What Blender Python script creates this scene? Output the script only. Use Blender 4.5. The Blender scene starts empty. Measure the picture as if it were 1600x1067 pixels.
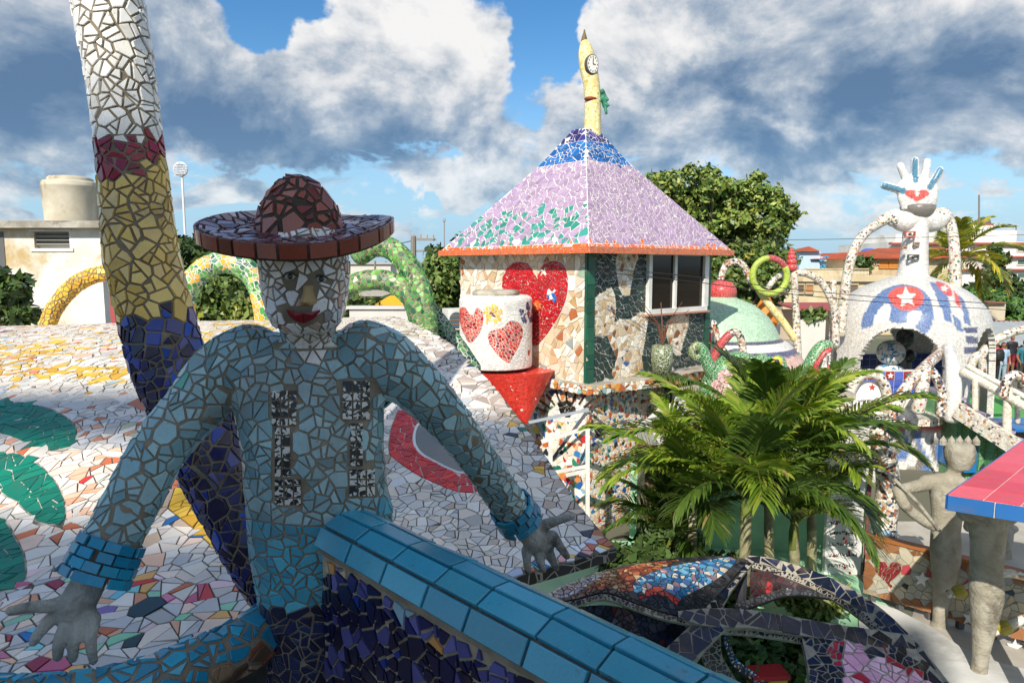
import bpy, math, random
import numpy as np
from mathutils import Vector, Matrix, kdtree
from mathutils.bvhtree import BVHTree
rng = np.random.default_rng(7)
random.seed(7)
SC = bpy.context.scene
COL = SC.collection
# ------------------------------------------------------------------ camera
E = 5.1                      # eye height above the yard
FPX = 1067.0                 # focal length in pixels of the 1600 px wide photograph (24 mm)
TH = math.radians(6.3)
cam_d = bpy.data.cameras.new('camera')
cam_d.sensor_width = 36.0
cam_d.lens = 24.0
cam_d.clip_start = 0.05
cam_d.clip_end = 6000
cam = bpy.data.objects.new('camera', cam_d)
cam.location = (0, 0, E)
cam.rotation_euler = (math.radians(90) - TH, 0, 0)
COL.objects.link(cam)
SC.camera = cam
# ------------------------------------------------------------------ view and light
SC.view_settings.view_transform = 'Standard'
SC.view_settings.look = 'None'
SC.view_settings.exposure = 0.92
SC.view_settings.gamma = 1.0
SC.view_settings.use_curve_mapping = False
SC.cycles.use_denoising = True
SC.cycles.max_bounces = 7
SC.cycles.transparent_max_bounces = 8
SUN_XY = Vector((-0.38, -0.925))
SUN_EL = math.radians(38)
sun_dir = Vector((SUN_XY.x * math.cos(SUN_EL), SUN_XY.y * math.cos(SUN_EL), math.sin(SUN_EL)))
sl = bpy.data.lights.new('sun', 'SUN')
sl.energy = 3.0
sl.angle = math.radians(0.5)
sl.color = (1.0, 0.93, 0.82)
so = bpy.data.objects.new('sun', sl)
so.rotation_euler = sun_dir.to_track_quat('Z', 'Y').to_euler()
so.location = (-20, -34, 40)
COL.objects.link(so)
def ray(px, py):
 """direction of a pixel of the photograph"""
 x = (px - 800.0) / FPX
 v = -(py - 533.5) / FPX
 return Vector((x, math.cos(TH) + v * math.sin(TH), -math.sin(TH) + v * math.cos(TH)))
def P(px, py, Y):
 d = ray(px, py)
 return Vector((d.x / d.y * Y, Y, E + d.z / d.y * Y))
def Pz(px, py, z):
 d = ray(px, py)
 s = (z - E) / d.z
 return Vector((d.x * s, d.y * s, z))
def proj(p):
 """pixel of a world point"""
 x, y, z = p[0], p[1], p[2] - E
 fwd = y * math.cos(TH) - z * math.sin(TH)
 up = y * math.sin(TH) + z * math.cos(TH)
 if fwd < 1e-4:
  return (-9999.0, -9999.0)
 return (800 + FPX * x / fwd, 533.5 - FPX * up / fwd)
def lin(c):
 if isinstance(c, str):
  c = c.lstrip('#')
  c = [int(c[i:i + 2], 16) / 255 for i in (0, 2, 4)]
 return tuple((v / 12.92 if v <= 0.04045 else ((v + 0.055) / 1.055) ** 2.4) for v in c)
# ------------------------------------------------------------------ node helper
class NG:
 def __init__(s, tree):
  s.t = tree
  s.n = tree.nodes
  s.l = tree.links
 def node(s, typ, **kw):
  n = s.n.new(typ)
  for k, v in kw.items():
   setattr(n, k, v)
  return n
 def set(s, sock, v):
  if hasattr(v, 'is_output') or isinstance(v, bpy.types.NodeSocket):
   s.l.new(v, sock)
  else:
   try:
    sock.default_value = v
   except Exception:
    if isinstance(v, (tuple, list)) and len(v) == 3:
     sock.default_value = (*v, 1.0)
    else:
     sock.default_value = (v, v, v)
 def m(s, op, a, b=None, c=None, clamp=False):
  n = s.node('ShaderNodeMath', operation=op)
  n.use_clamp = clamp
  s.set(n.inputs[0], a)
  if b is not None:
   s.set(n.inputs[1], b)
  if c is not None:
   s.set(n.inputs[2], c)
  return n.outputs[0]
 def vm(s, op, a, b=None):
  n = s.node('ShaderNodeVectorMath', operation=op)
  s.set(n.inputs[0], a)
  if b is not None:
   s.set(n.inputs[1], b)
  return n.outputs[0]
 def mix(s, f, a, b, blend='MIX'):
  n = s.node('ShaderNodeMix', data_type='RGBA', blend_type=blend)
  s.set(n.inputs['Factor'], f)
  s.set(n.inputs[6], (*a, 1) if isinstance(a, tuple) and len(a) == 3 else a)
  s.set(n.inputs[7], (*b, 1) if isinstance(b, tuple) and len(b) == 3 else b)
  return n.outputs[2]
 def ss(s, x, lo, hi, a=0.0, b=1.0):
  n = s.node('ShaderNodeMapRange', interpolation_type='SMOOTHSTEP')
  s.set(n.inputs[0], x)
  s.set(n.inputs[1], lo)
  s.set(n.inputs[2], hi)
  s.set(n.inputs[3], a)
  s.set(n.inputs[4], b)
  return n.outputs[0]
 def noise(s, vec, scale, detail=3, rough=0.5, dist=0.0, lac=2.0):
  n = s.node('ShaderNodeTexNoise')
  if vec is not None:
   s.l.new(vec, n.inputs['Vector'])
  n.inputs['Scale'].default_value = scale
  n.inputs['Detail'].default_value = detail
  n.inputs['Roughness'].default_value = rough
  n.inputs['Lacunarity'].default_value = lac
  n.inputs['Distortion'].default_value = dist
  return n.outputs['Fac'] if 'Fac' in n.outputs else n.outputs[0]
 def ramp(s, f, stops):
  n = s.node('ShaderNodeValToRGB')
  cr = n.color_ramp
  while len(cr.elements) < len(stops):
   cr.elements.new(0.5)
  for e, (p, c) in zip(cr.elements, stops):
   e.position = p
   e.color = (*c, 1)
  s.set(n.inputs[0], f)
  return n.outputs[0]
# ------------------------------------------------------------------ sky
def build_world():
 w = bpy.data.worlds.new('World')
 SC.world = w
 w.use_nodes = True
 g = NG(w.node_tree)
 g.n.clear()
 out = g.node('ShaderNodeOutputWorld')
 sky = g.node('ShaderNodeTexSky')
 sky.sky_type = 'NISHITA'
 sky.sun_disc = False
 sky.sun_elevation = SUN_EL
 sky.sun_rotation = math.atan2(SUN_XY.x, SUN_XY.y)
 sky.altitude = 10
 sky.air_density = 1.0
 sky.dust_density = 0.1
 sky.ozone_density = 1.5
 tc = g.node('ShaderNodeTexCoord')
 d = tc.outputs['Generated']
 sp = g.node('ShaderNodeSeparateXYZ')
 g.l.new(d, sp.inputs[0])
 x, y, z = sp.outputs
 ay = g.m('MAXIMUM', g.m('ABSOLUTE', y), 0.12)
 a = g.m('DIVIDE', x, ay)
 e = g.m('DIVIDE', z, ay)
 # flattened cloud coordinates: a deck seen in perspective
 zz = g.m('ADD', g.m('MAXIMUM', z, 0.0), 0.62)
 cx = g.m('DIVIDE', x, zz)
 cy = g.m('DIVIDE', y, zz)
 cv = g.node('ShaderNodeCombineXYZ')
 g.l.new(cx, cv.inputs[0])
 g.l.new(cy, cv.inputs[1])
 g.l.new(g.m('MULTIPLY', z, 0.3), cv.inputs[2])
 v = cv.outputs[0]
 n1 = g.noise(v, 3.6, 11, 0.60, 0.25)
 n2 = g.noise(g.vm('ADD', v, (0.015, -0.07, 0.0)), 3.6, 11, 0.60, 0.25)   # same field a little up-sun
 n3 = g.noise(v, 1.4, 4, 0.5)
 # direction-space masses
 wn = g.noise(d, 5.0, 5, 0.6)
 wob = g.m('MULTIPLY', g.m('SUBTRACT', wn, 0.5), 0.30)
 aw = g.m('ADD', a, wob)
 ew = g.m('ADD', e, g.m('MULTIPLY', g.m('SUBTRACT', g.noise(d, 6.3, 5, 0.6), 0.5), 0.20))
 def ae(px, py):
  r = ray(px, py)
  return r.x / r.y, r.z / r.y
 def blob(px, py, rx, ry, amp):
  a0, e0 = ae(px, py)
  ax = g.m('DIVIDE', g.m('SUBTRACT', aw, a0), rx / FPX)
  ez = g.m('DIVIDE', g.m('SUBTRACT', ew, e0), ry / FPX)
  r2 = g.m('ADD', g.m('MULTIPLY', ax, ax), g.m('MULTIPLY', ez, ez))
  return g.m('MULTIPLY', g.m('EXPONENT', g.m('MULTIPLY', r2, -1.0)), amp)
 def total(items):
  t = None
  for it in items:
   b = blob(*it)
   t = b if t is None else g.m('ADD', t, b)
  return t
 cover = total([(40, 60, 420, 170, 0.85), (130, 200, 280, 90, 0.85), (620, 110, 260, 130, 0.9),
     (440, 215, 170, 60, 0.55), (1200, 60, 420, 130, 0.95), (1080, 190, 260, 70, 0.7), (1400, 190, 330, 80, 0.85), (1580, 110, 170, 130, 0.75),
     (740, 290, 85, 42, 0.95), (790, 262, 40, 30, 0.6), (615, 262, 60, 26, 0.6), (1300, 330, 300, 60, 0.45), (570, 308, 44, 14, 0.55),
     (340, 300, 60, 22, 0.45), (30, 310, 60, 30, 0.45), (395, 30, 80, 60, -1.3), (850, 45, 40, 85, -1.3), (560, 340, 420, 34, -0.35), (800, 110, 36, 60, -0.7),
     (690, 240, 100, 20, -0.5), (850, 190, 40, 50, -0.3), (400, 330, 330, 50, -0.25), (650, 345, 300, 40, -0.3), (930, 340, 160, 50, -0.4)])
 dark = total([(60, 190, 300, 100, 1.15), (40, 60, 330, 90, 0.55), (430, 225, 170, 48, 0.95), (620, 215, 150, 38, 0.35), (1130, 165, 300, 55, 0.50),
     (1350, 235, 260, 45, 0.85), (1480, 130, 280, 90, 0.60), (860, 230, 130, 50, 0.40), (790, 322, 90, 14, 0.5),
     (1300, 150, 300, 40, 0.30), (620, 70, 180, 70, -0.5), (960, 90, 90, 70, -0.5), (1240, 195, 150, 14, -0.55), (760, 275, 60, 30, -0.6), (1250, 40, 200, 40, 0.1)])
 cover = g.m('ADD', cover, g.ss(e, 0.55, 1.1, 0.0, 0.55))
 n4 = g.noise(g.vm('MULTIPLY', v, (1.0, 1.0, 1.6)), 8.0, 9, 0.62, 0.35)
 dens = g.m('ADD', g.m('ADD', g.m('MULTIPLY', g.m('SUBTRACT', n1, 0.5), 2.3), g.m('MULTIPLY', g.m('SUBTRACT', n3, 0.52), 0.9)), cover)
 dens = g.m('SUBTRACT', g.m('ADD', dens, g.m('MULTIPLY', g.m('SUBTRACT', n4, 0.5), 0.5)), 0.40)
 # rows of small cumulus low over the horizon
 lv = g.node('ShaderNodeCombineXYZ')
 g.l.new(g.m('MULTIPLY', a, 4.2), lv.inputs[0])
 g.l.new(g.m('MULTIPLY', e, 10.5), lv.inputs[1])
 n5 = g.noise(lv.outputs[0], 1.5, 8, 0.58, 0.5)
 band = g.m('MULTIPLY', g.ss(e, 0.02, 0.06), g.ss(e, 0.17, 0.26, 1.0, 0.0))
 low = g.m('MULTIPLY', g.m('SUBTRACT', g.m('MULTIPLY', g.m('SUBTRACT', n5, 0.5), 3.4), -0.05), band)
 dens = g.m('MAXIMUM', dens, low)
 alpha = g.ss(dens, 0.0, 0.26)
 # shading: thick parts and lee sides darken
 lee = g.m('MULTIPLY', g.m('SUBTRACT', n2, n1), 3.2)
 dk = g.m('ADD', g.m('ADD', g.m('MULTIPLY', dark, 0.80), lee), g.m('MULTIPLY', g.m('SUBTRACT', dens, 0.55), 0.15))
 dk = g.m('ADD', dk, g.m('MULTIPLY', g.m('SUBTRACT', n3, 0.5), 0.7))
 dk = g.m('ADD', dk, g.m('MULTIPLY', g.m('SUBTRACT', n4, 0.5), 1.3))
 dkf = g.m('ADD', g.m('MULTIPLY', dk, 0.80), 0.21, clamp=True)
 ccol = g.ramp(dkf, [(0.0, (0.84, 0.835, 0.83)), (0.24, (0.66, 0.68, 0.71)), (0.46, (0.39, 0.46, 0.55)), (0.72, (0.20, 0.29, 0.42)), (1.0, (0.11, 0.20, 0.34))])
 # low haze at the horizon
 hz = g.ss(e, 0.0, 0.28, 1.0, 0.0)
 bg = g.node('ShaderNodeBackground')
 hs = g.node('ShaderNodeHueSaturation')
 hs.inputs['Saturation'].default_value = 1.35
 g.l.new(sky.outputs[0], hs.inputs['Color'])
 skyc = g.mix(g.m('MULTIPLY', hz, 0.9), hs.outputs[0], (2.3, 4.0, 5.7))
 g.l.new(skyc, bg.inputs[0])
 bg.inputs[1].default_value = 0.075
 bgc = g.node('ShaderNodeBackground')
 g.l.new(ccol, bgc.inputs[0])
 bgc.inputs[1].default_value = 0.58
 al = g.m('MULTIPLY', alpha, g.ss(e, -0.01, 0.05))
 al = g.m('MULTIPLY', al, g.m('SUBTRACT', 1.0, g.m('MULTIPLY', hz, 0.3)))
 mx = g.node('ShaderNodeMixShader')
 g.l.new(al, mx.inputs[0])
 g.l.new(bg.outputs[0], mx.inputs[1])
 g.l.new(bgc.outputs[0], mx.inputs[2])
 g.l.new(mx.outputs[0], out.inputs[0])
 w.cycles.sampling_method = 'MANUAL'
 w.cycles.sample_map_resolution = 512
build_world()
# ------------------------------------------------------------------ materials
MATS = {}
def new_mat(name):
 m = bpy.data.materials.new(name)
 m.use_nodes = True
 g = NG(m.node_tree)
 b = g.n['Principled BSDF']
 MATS[name] = m
 return m, g, b
def mat_vc(name, rough=0.3, var=0.18, streak=0.0, spec=0.5, nscale=14.0, bump=0.0, coat=0.0, dirt=0.0):
 """a material that takes each piece's own colour from the attribute Col and adds grain"""
 m, g, b = new_mat(name)
 at = g.node('ShaderNodeAttribute', attribute_name='Col')
 geo = g.node('ShaderNodeNewGeometry')
 pos = geo.outputs['Position']
 n = g.noise(pos, nscale, 4, 0.6)
 f = g.m('ADD', g.m('MULTIPLY', g.m('SUBTRACT', n, 0.5), var * 2), 1.0)
 c = g.mix(1.0, at.outputs['Color'], f, 'MULTIPLY')
 if streak > 0:
  st = g.noise(g.vm('MULTIPLY', pos, (9.0, 9.0, 2.0)), 30.0, 3, 0.6, 0.8)
  f2 = g.m('ADD', g.m('MULTIPLY', g.m('SUBTRACT', st, 0.5), streak * 2), 1.0)
  c = g.mix(1.0, c, f2, 'MULTIPLY')
 if dirt > 0:
  dn = g.noise(pos, 3.1, 6, 0.65)
  c = g.mix(g.m('MULTIPLY', g.ss(dn, 0.50, 0.72), dirt), c, (0.16, 0.12, 0.085))
  sp = g.noise(pos, 60.0, 2, 0.6)
  c = g.mix(g.m('MULTIPLY', g.ss(sp, 0.66, 0.74), dirt), c, (0.10, 0.08, 0.06))
 g.l.new(c, b.inputs['Base Color'])
 rn = g.noise(pos, 8.0, 3, 0.6)
 g.l.new(g.m('ADD', g.m('MULTIPLY', g.m('SUBTRACT', rn, 0.5), 0.22), rough, clamp=True), b.inputs['Roughness'])
 b.inputs['Specular IOR Level'].default_value = spec
 if coat:
  b.inputs['Coat Weight'].default_value = coat
  b.inputs['Coat Roughness'].default_value = 0.06
 if bump > 0:
  bn = g.node('ShaderNodeBump')
  bn.inputs['Strength'].default_value = bump
  bn.inputs['Distance'].default_value = 0.004
  g.l.new(g.noise(pos, 40, 3, 0.6), bn.inputs['Height'])
  g.l.new(bn.outputs[0], b.inputs['Normal'])
 return m
def mat_plain(name, c1, c2=None, rough=0.7, scale=4.0, detail=5, bump=0.0, bscale=30.0, bdist=0.01, metal=0.0, spec=0.4, c3=None):
 m, g, b = new_mat(name)
 geo = g.node('ShaderNodeNewGeometry')
 pos = geo.outputs['Position']
 c1 = lin(c1) if isinstance(c1, str) else c1
 if c2 is None:
  c2 = tuple(v * 0.8 for v in c1)
 else:
  c2 = lin(c2) if isinstance(c2, str) else c2
 n = g.noise(pos, scale, detail, 0.6, 0.3)
 c = g.mix(g.ss(n, 0.34, 0.66), c1, c2)
 if c3 is not None:
  c3 = lin(c3) if isinstance(c3, str) else c3
  c = g.mix(g.ss(g.noise(pos, scale * 0.37, 7, 0.68, 0.6), 0.50, 0.66), c, c3)
 g.l.new(c, b.inputs['Base Color'])
 b.inputs['Roughness'].default_value = rough
 b.inputs['Metallic'].default_value = metal
 b.inputs['Specular IOR Level'].default_value = spec
 if bump > 0:
  bn = g.node('ShaderNodeBump')
  bn.inputs['Strength'].default_value = bump
  bn.inputs['Distance'].default_value = bdist
  g.l.new(g.noise(pos, bscale, 5, 0.65), bn.inputs['Height'])
  g.l.new(bn.outputs[0], b.inputs['Normal'])
 return m
def mat_chip(name, stops, scale, grout, gw=0.06, rough=0.35, seedshift=0.0, base_attr=False, grain=0.12):
 """small-chip mosaic for surfaces too far away to build chip by chip"""
 m, g, b = new_mat(name)
 geo = g.node('ShaderNodeNewGeometry')
 pos = geo.outputs['Position']
 pos = g.vm('ADD', pos, (seedshift, seedshift * 1.7, seedshift * 0.3))
 vo = g.node('ShaderNodeTexVoronoi', feature='F1')
 vo.inputs['Scale'].default_value = scale
 g.l.new(pos, vo.inputs['Vector'])
 ve = g.node('ShaderNodeTexVoronoi', feature='DISTANCE_TO_EDGE')
 ve.inputs['Scale'].default_value = scale
 g.l.new(pos, ve.inputs['Vector'])
 sx = g.node('ShaderNodeSeparateColor')
 g.l.new(vo.outputs['Color'], sx.inputs[0])
 if base_attr:
  at = g.node('ShaderNodeAttribute', attribute_name='Col')
  f = g.m('ADD', g.m('MULTIPLY', g.m('SUBTRACT', sx.outputs[0], 0.5), 0.5), 1.0)
  c = g.mix(1.0, at.outputs['Color'], f, 'MULTIPLY')
  if stops:
   cc = g.ramp(sx.outputs[1], stops)
   c = g.mix(g.ss(sx.outputs[2], 1.0 - base_attr * 1.0, 1.0 - base_attr * 1.0 + 0.01), c, cc)
 else:
  n = g.node('ShaderNodeValToRGB')
  n.color_ramp.interpolation = 'CONSTANT'
  while len(n.color_ramp.elements) < len(stops):
   n.color_ramp.elements.new(0.5)
  for e_, (p_, c_) in zip(n.color_ramp.elements, stops):
   e_.position = p_
   e_.color = (*c_, 1)
  g.l.new(sx.outputs[0], n.inputs[0])
  f = g.m('ADD', g.m('MULTIPLY', g.m('SUBTRACT', sx.outputs[1], 0.5), 0.3), 1.0)
  c = g.mix(1.0, n.outputs[0], f, 'MULTIPLY')
 ed = g.ss(ve.outputs['Distance'], gw * 0.6, gw)
 c = g.mix(ed, lin(grout) if isinstance(grout, str) else grout, c)
 gn = g.noise(geo.outputs['Position'], 3.0, 5, 0.6)
 c = g.mix(1.0, c, g.m('ADD', g.m('MULTIPLY', g.m('SUBTRACT', gn, 0.5), grain * 2), 1.0), 'MULTIPLY')
 g.l.new(c, b.inputs['Base Color'])
 b.inputs['Roughness'].default_value = rough
 bn = g.node('ShaderNodeBump')
 bn.inputs['Strength'].default_value = 0.5
 bn.inputs['Distance'].default_value = 0.006
 g.l.new(g.m('ADD', ed, g.m('MULTIPLY', sx.outputs[2], 0.7)), bn.inputs['Height'])
 g.l.new(bn.outputs[0], b.inputs['Normal'])
 return m
mat_vc('glazed_tile', rough=0.24, var=0.14, streak=0.22, dirt=0.5, nscale=11)
mat_vc('roof_tile', rough=0.34, var=0.10, streak=0.05, dirt=0.25, nscale=6)
mat_vc('stone_piece', rough=0.55, var=0.22, streak=0.10, dirt=0.2, nscale=12)
mat_vc('grout_attr', rough=0.9, var=0.25, nscale=30, bump=0.5)
mat_vc('painted', rough=0.6, var=0.12, nscale=3)
mat_vc('leaf', rough=0.42, var=0.25, nscale=2.0, spec=0.35)
mat_plain('grout_brown', '#8a7f6d', '#736957', 0.9, 14, bump=0.6, bscale=90, bdist=0.004, c3='#7d7464')
mat_plain('grout_hat', '#4a4139', '#38312b', 0.9, 14, bump=0.6, bscale=90, bdist=0.004)
mat_plain('grout_sand', '#b9b09b', '#9f967f', 0.9, 10, bump=0.4, bscale=60, bdist=0.004)
mat_plain('grout_light', '#e0ddd6', '#c7c3ba', 0.9, 10, bump=0.3, bscale=60, bdist=0.003)
mat_plain('grout_dark', '#2b2a2a', '#3a3836', 0.9, 12, bump=0.5, bscale=80, bdist=0.004)
mat_plain('grout_tan', '#a3967f', '#887b66', 0.9, 12, bump=0.5, bscale=80, bdist=0.004)
mat_plain('concrete', '#aaaba4', '#86877f', 0.9, 14, 8, bump=1.0, bscale=48, bdist=0.012, c3='#4c4b45')
mat_plain('pale_concrete', '#b9b3a6', '#99927f', 0.85, 5, bump=0.4, bscale=50, bdist=0.006, c3='#7d7567')
mat_plain('white_paint', '#e8e8e4', '#d6d6d0', 0.45, 3)
mat_plain('dark_metal', '#2c2e30', '#3a3c3e', 0.5, 6, metal=0.6)
def glass_mat(name, col, rough=0.05, spec=0.8):
 m, g, b = new_mat(name)
 b.inputs['Base Color'].default_value = (*lin(col), 1)
 b.inputs['Roughness'].default_value = rough
 b.inputs['Specular IOR Level'].default_value = spec
 return m
glass_mat('dark_glass', '#241d18', 0.08, 0.35)
# ------------------------------------------------------------------ objects
WORLD_M = {}
def tag(o, label=None, cat=None, group=None, kind=None):
 if label:
  o['label'] = label
 if cat:
  o['category'] = cat
 if group:
  o['group'] = group
 if kind:
  o['kind'] = kind
 return o
def thing(name, label, cat, loc=(0, 0, 0), group=None):
 o = bpy.data.objects.new(name, None)
 o.empty_display_size = 0.1
 COL.objects.link(o)
 o.location = loc
 WORLD_M[o.name] = Matrix.Translation(Vector(loc))
 return tag(o, label, cat, group)
def link(name, me, parent=None, loc=None):
 o = bpy.data.objects.new(name, me)
 COL.objects.link(o)
 if loc is not None:
  o.location = loc
 if parent is not None:
  o.parent = parent
  o.matrix_parent_inverse = WORLD_M.get(parent.name, Matrix.Identity(4)).inverted()
 WORLD_M[o.name] = Matrix.Translation(Vector(loc)) if loc is not None else Matrix.Identity(4)
 return o
class MB:
 """collects shapes; build() links them as one mesh object"""
 def __init__(s):
  s.v = []
  s.f = []
  s.c = []
  s.col = (0.5, 0.5, 0.5)
 def add(s, verts, faces, col=None):
  b = len(s.v)
  s.v.extend([tuple(p) for p in verts])
  s.c.extend([col or s.col] * len(verts))
  s.f.extend([tuple(i + b for i in f) for f in faces])
  return s
 def box(s, c, size, rz=0.0, col=None, M=None):
  hx, hy, hz = size[0] / 2, size[1] / 2, size[2] / 2
  vs = [Vector((x, y, z)) for x in (-hx, hx) for y in (-hy, hy) for z in (-hz, hz)]
  R = M if M is not None else Matrix.Rotation(rz, 3, 'Z')
  vs = [R @ v + Vector(c) for v in vs]
  return s.add(vs, [(0, 1, 3, 2), (4, 6, 7, 5), (0, 4, 5, 1), (2, 3, 7, 6), (0, 2, 6, 4), (1, 5, 7, 3)], col)
 def bar(s, a, b, w, h, col=None, up=(0, 0, 1)):
  a, b = Vector(a), Vector(b)
  t = (b - a).normalized()
  side = t.cross(Vector(up))
  if side.length < 1e-4:
   side = t.cross(Vector((0, 1, 0)))
  side.normalize()
  u = side.cross(t).normalized()
  vs = []
  for p in (a, b):
   for i, j in ((-1, -1), (1, -1), (1, 1), (-1, 1)):
    vs.append(p + side * (i * w / 2) + u * (j * h / 2))
  return s.add(vs, [(3, 2, 1, 0), (4, 5, 6, 7), (0, 1, 5, 4), (1, 2, 6, 5), (2, 3, 7, 6), (3, 0, 4, 7)], col)
 def tube(s, pts, rad, n=12, col=None, cap=True, ell=None):
  V, F = tube_arrays(pts, rad, n, cap, ell)
  return s.add(V, F, col)
 def lathe(s, prof, center, n=24, col=None, axis=None):
  V, F = lathe_arrays(prof, center, n)
  return s.add(V, F, col)
 def prism(s, poly, z0, z1, col=None):
  n = len(poly)
  vs = [(x, y, z0) for x, y in poly] + [(x, y, z1) for x, y in poly]
  fs = [tuple(range(n - 1, -1, -1)), tuple(range(n, 2 * n))] + [(i, (i + 1) % n, n + (i + 1) % n, n + i) for i in range(n)]
  return s.add(vs, fs, col)
 def ellipsoid(s, c, r, nu=14, nv=8, col=None, M=None):
  c = Vector(c)
  vs = []
  for j in range(1, nv):
   t = math.pi * j / nv
   for i in range(nu):
    a = 2 * math.pi * i / nu
    p = Vector((r[0] * math.sin(t) * math.cos(a), r[1] * math.sin(t) * math.sin(a), r[2] * math.cos(t)))
    vs.append((M @ p if M else p) + c)
  top, bot = Vector((0, 0, r[2])), Vector((0, 0, -r[2]))
  vs.append((M @ top if M else top) + c)
  vs.append((M @ bot if M else bot) + c)
  T, B = len(vs) - 2, len(vs) - 1
  fs = []
  for i in range(nu):
   k = (i + 1) % nu
   fs.append((T, i, k))
   for j in range(nv - 2):
    fs.append((j * nu + i, (j + 1) * nu + i, (j + 1) * nu + k, j * nu + k))
   fs.append(((nv - 2) * nu + i, B, (nv - 2) * nu + k))
  return s.add(vs, fs, col)
 def build(s, name, mat, parent=None, smooth=False, kind=None, base=False):
  me = bpy.data.meshes.new(name)
  vs = s.v
  loc = None
  if base and vs:
   A = np.array(vs)
   mn, mx = A.min(0), A.max(0)
   loc = ((mn[0] + mx[0]) / 2, (mn[1] + mx[1]) / 2, mn[2])
   vs = (A - np.array(loc)).tolist()
  me.from_pydata(vs, [], s.f)
  at = me.color_attributes.new('Col', 'FLOAT_COLOR', 'POINT')
  arr = np.ones((len(vs), 4), np.float32)
  arr[:, :3] = np.array(s.c, np.float32)
  at.data.foreach_set('color', arr.ravel())
  me.materials.append(MATS[mat] if isinstance(mat, str) else mat)
  if smooth:
   me.polygons.foreach_set('use_smooth', [True] * len(me.polygons))
  me.update()
  o = link(name, me, parent, loc)
  if kind:
   o['kind'] = kind
  return o
def frames(pts):
 pts = [Vector(p) for p in pts]
 n = len(pts)
 T = []
 for i in range(n):
  a = pts[max(i - 1, 0)]
  b = pts[min(i + 1, n - 1)]
  T.append((b - a).normalized())
 ref = Vector((0, 0, 1)) if abs(T[0].z) < 0.9 else Vector((0, 1, 0))
 u = (ref - T[0] * ref.dot(T[0])).normalized()
 out = []
 for i in range(n):
  u = (u - T[i] * u.dot(T[i]))
  u = u.normalized() if u.length > 1e-6 else T[i].orthogonal().normalized()
  w = T[i].cross(u)
  out.append((pts[i], T[i], u.copy(), w))
 return out
def tube_arrays(pts, rad, n=12, cap=True, ell=None):
 fr = frames(pts)
 V, F = [], []
 m = len(fr)
 if not isinstance(rad, (list, tuple, np.ndarray)):
  rad = [rad] * m
 for i, (p, t, u, w) in enumerate(fr):
  r = rad[i]
  for k in range(n):
   a = 2 * math.pi * k / n
   V.append(p + u * (r * math.cos(a)) + w * (r * math.sin(a)))
 for i in range(m - 1):
  for k in range(n):
   k2 = (k + 1) % n
   F.append((i * n + k, i * n + k2, (i + 1) * n + k2, (i + 1) * n + k))
 if cap:
  for i, sgn in ((0, -1), (m - 1, 1)):
   p, t, u, w = fr[i]
   V.append(p + t * (sgn * rad[i] * 0.55))
   c = len(V) - 1
   b = len(V)
   for k in range(n):
    a = 2 * math.pi * k / n
    V.append(p + t * (sgn * rad[i] * 0.4) + (u * math.cos(a) + w * math.sin(a)) * rad[i] * 0.72)
   for k in range(n):
    k2 = (k + 1) % n
    if sgn < 0:
     F.append((i * n + k2, i * n + k, b + k, b + k2))
     F.append((c, b + k2, b + k))
    else:
     F.append((i * n + k, i * n + k2, b + k2, b + k))
     F.append((c, b + k, b + k2))
 return V, F
def lathe_arrays(prof, center, n=24):
 cx, cy, cz = center
 V, F = [], []
 for r, z in prof:
  for k in range(n):
   a = 2 * math.pi * k / n
   V.append((cx + r * math.cos(a), cy + r * math.sin(a), cz + z))
 for i in range(len(prof) - 1):
  for k in range(n):
   k2 = (k + 1) % n
   F.append((i * n + k, i * n + k2, (i + 1) * n + k2, (i + 1) * n + k))
 return V, F
def spline(pts, n):
 """Catmull-Rom through the points, n samples per span; works for tuples of any length"""
 P_ = [np.array(p, float) for p in pts]
 out = []
 m = len(P_)
 for i in range(m - 1):
  p0 = P_[max(i - 1, 0)]
  p1, p2 = P_[i], P_[i + 1]
  p3 = P_[min(i + 2, m - 1)]
  for k in range(n):
   t = k / n
   out.append(0.5 * ((2 * p1) + (-p0 + p2) * t + (2 * p0 - 5 * p1 + 4 * p2 - p3) * t * t + (-p0 + 3 * p1 - 3 * p2 + p3) * t ** 3))
 out.append(P_[-1])
 return out
def fuse(V, F, voxel, smooth=4, factor=0.5):
 """one continuous surface out of overlapping closed shapes: returns arrays"""
 me = bpy.data.meshes.new('tmp_fuse')
 me.from_pydata([tuple(v) for v in V], [], F)
 o = bpy.data.objects.new('tmp_fuse', me)
 COL.objects.link(o)
 r = o.modifiers.new('r', 'REMESH')
 r.mode = 'VOXEL'
 r.voxel_size = voxel
 if smooth:
  s_ = o.modifiers.new('s', 'SMOOTH')
  s_.factor = factor
  s_.iterations = smooth
 dg = bpy.context.evaluated_depsgraph_get()
 ev = o.evaluated_get(dg)
 m2 = ev.to_mesh()
 nv = len(m2.vertices)
 A = np.empty(nv * 3, np.float32)
 m2.vertices.foreach_get('co', A)
 A = A.reshape(-1, 3).astype(float)
 Fs = [tuple(p.vertices) for p in m2.polygons]
 ev.to_mesh_clear()
 bpy.data.objects.remove(o)
 bpy.data.meshes.remove(me)
 return A, Fs
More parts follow.
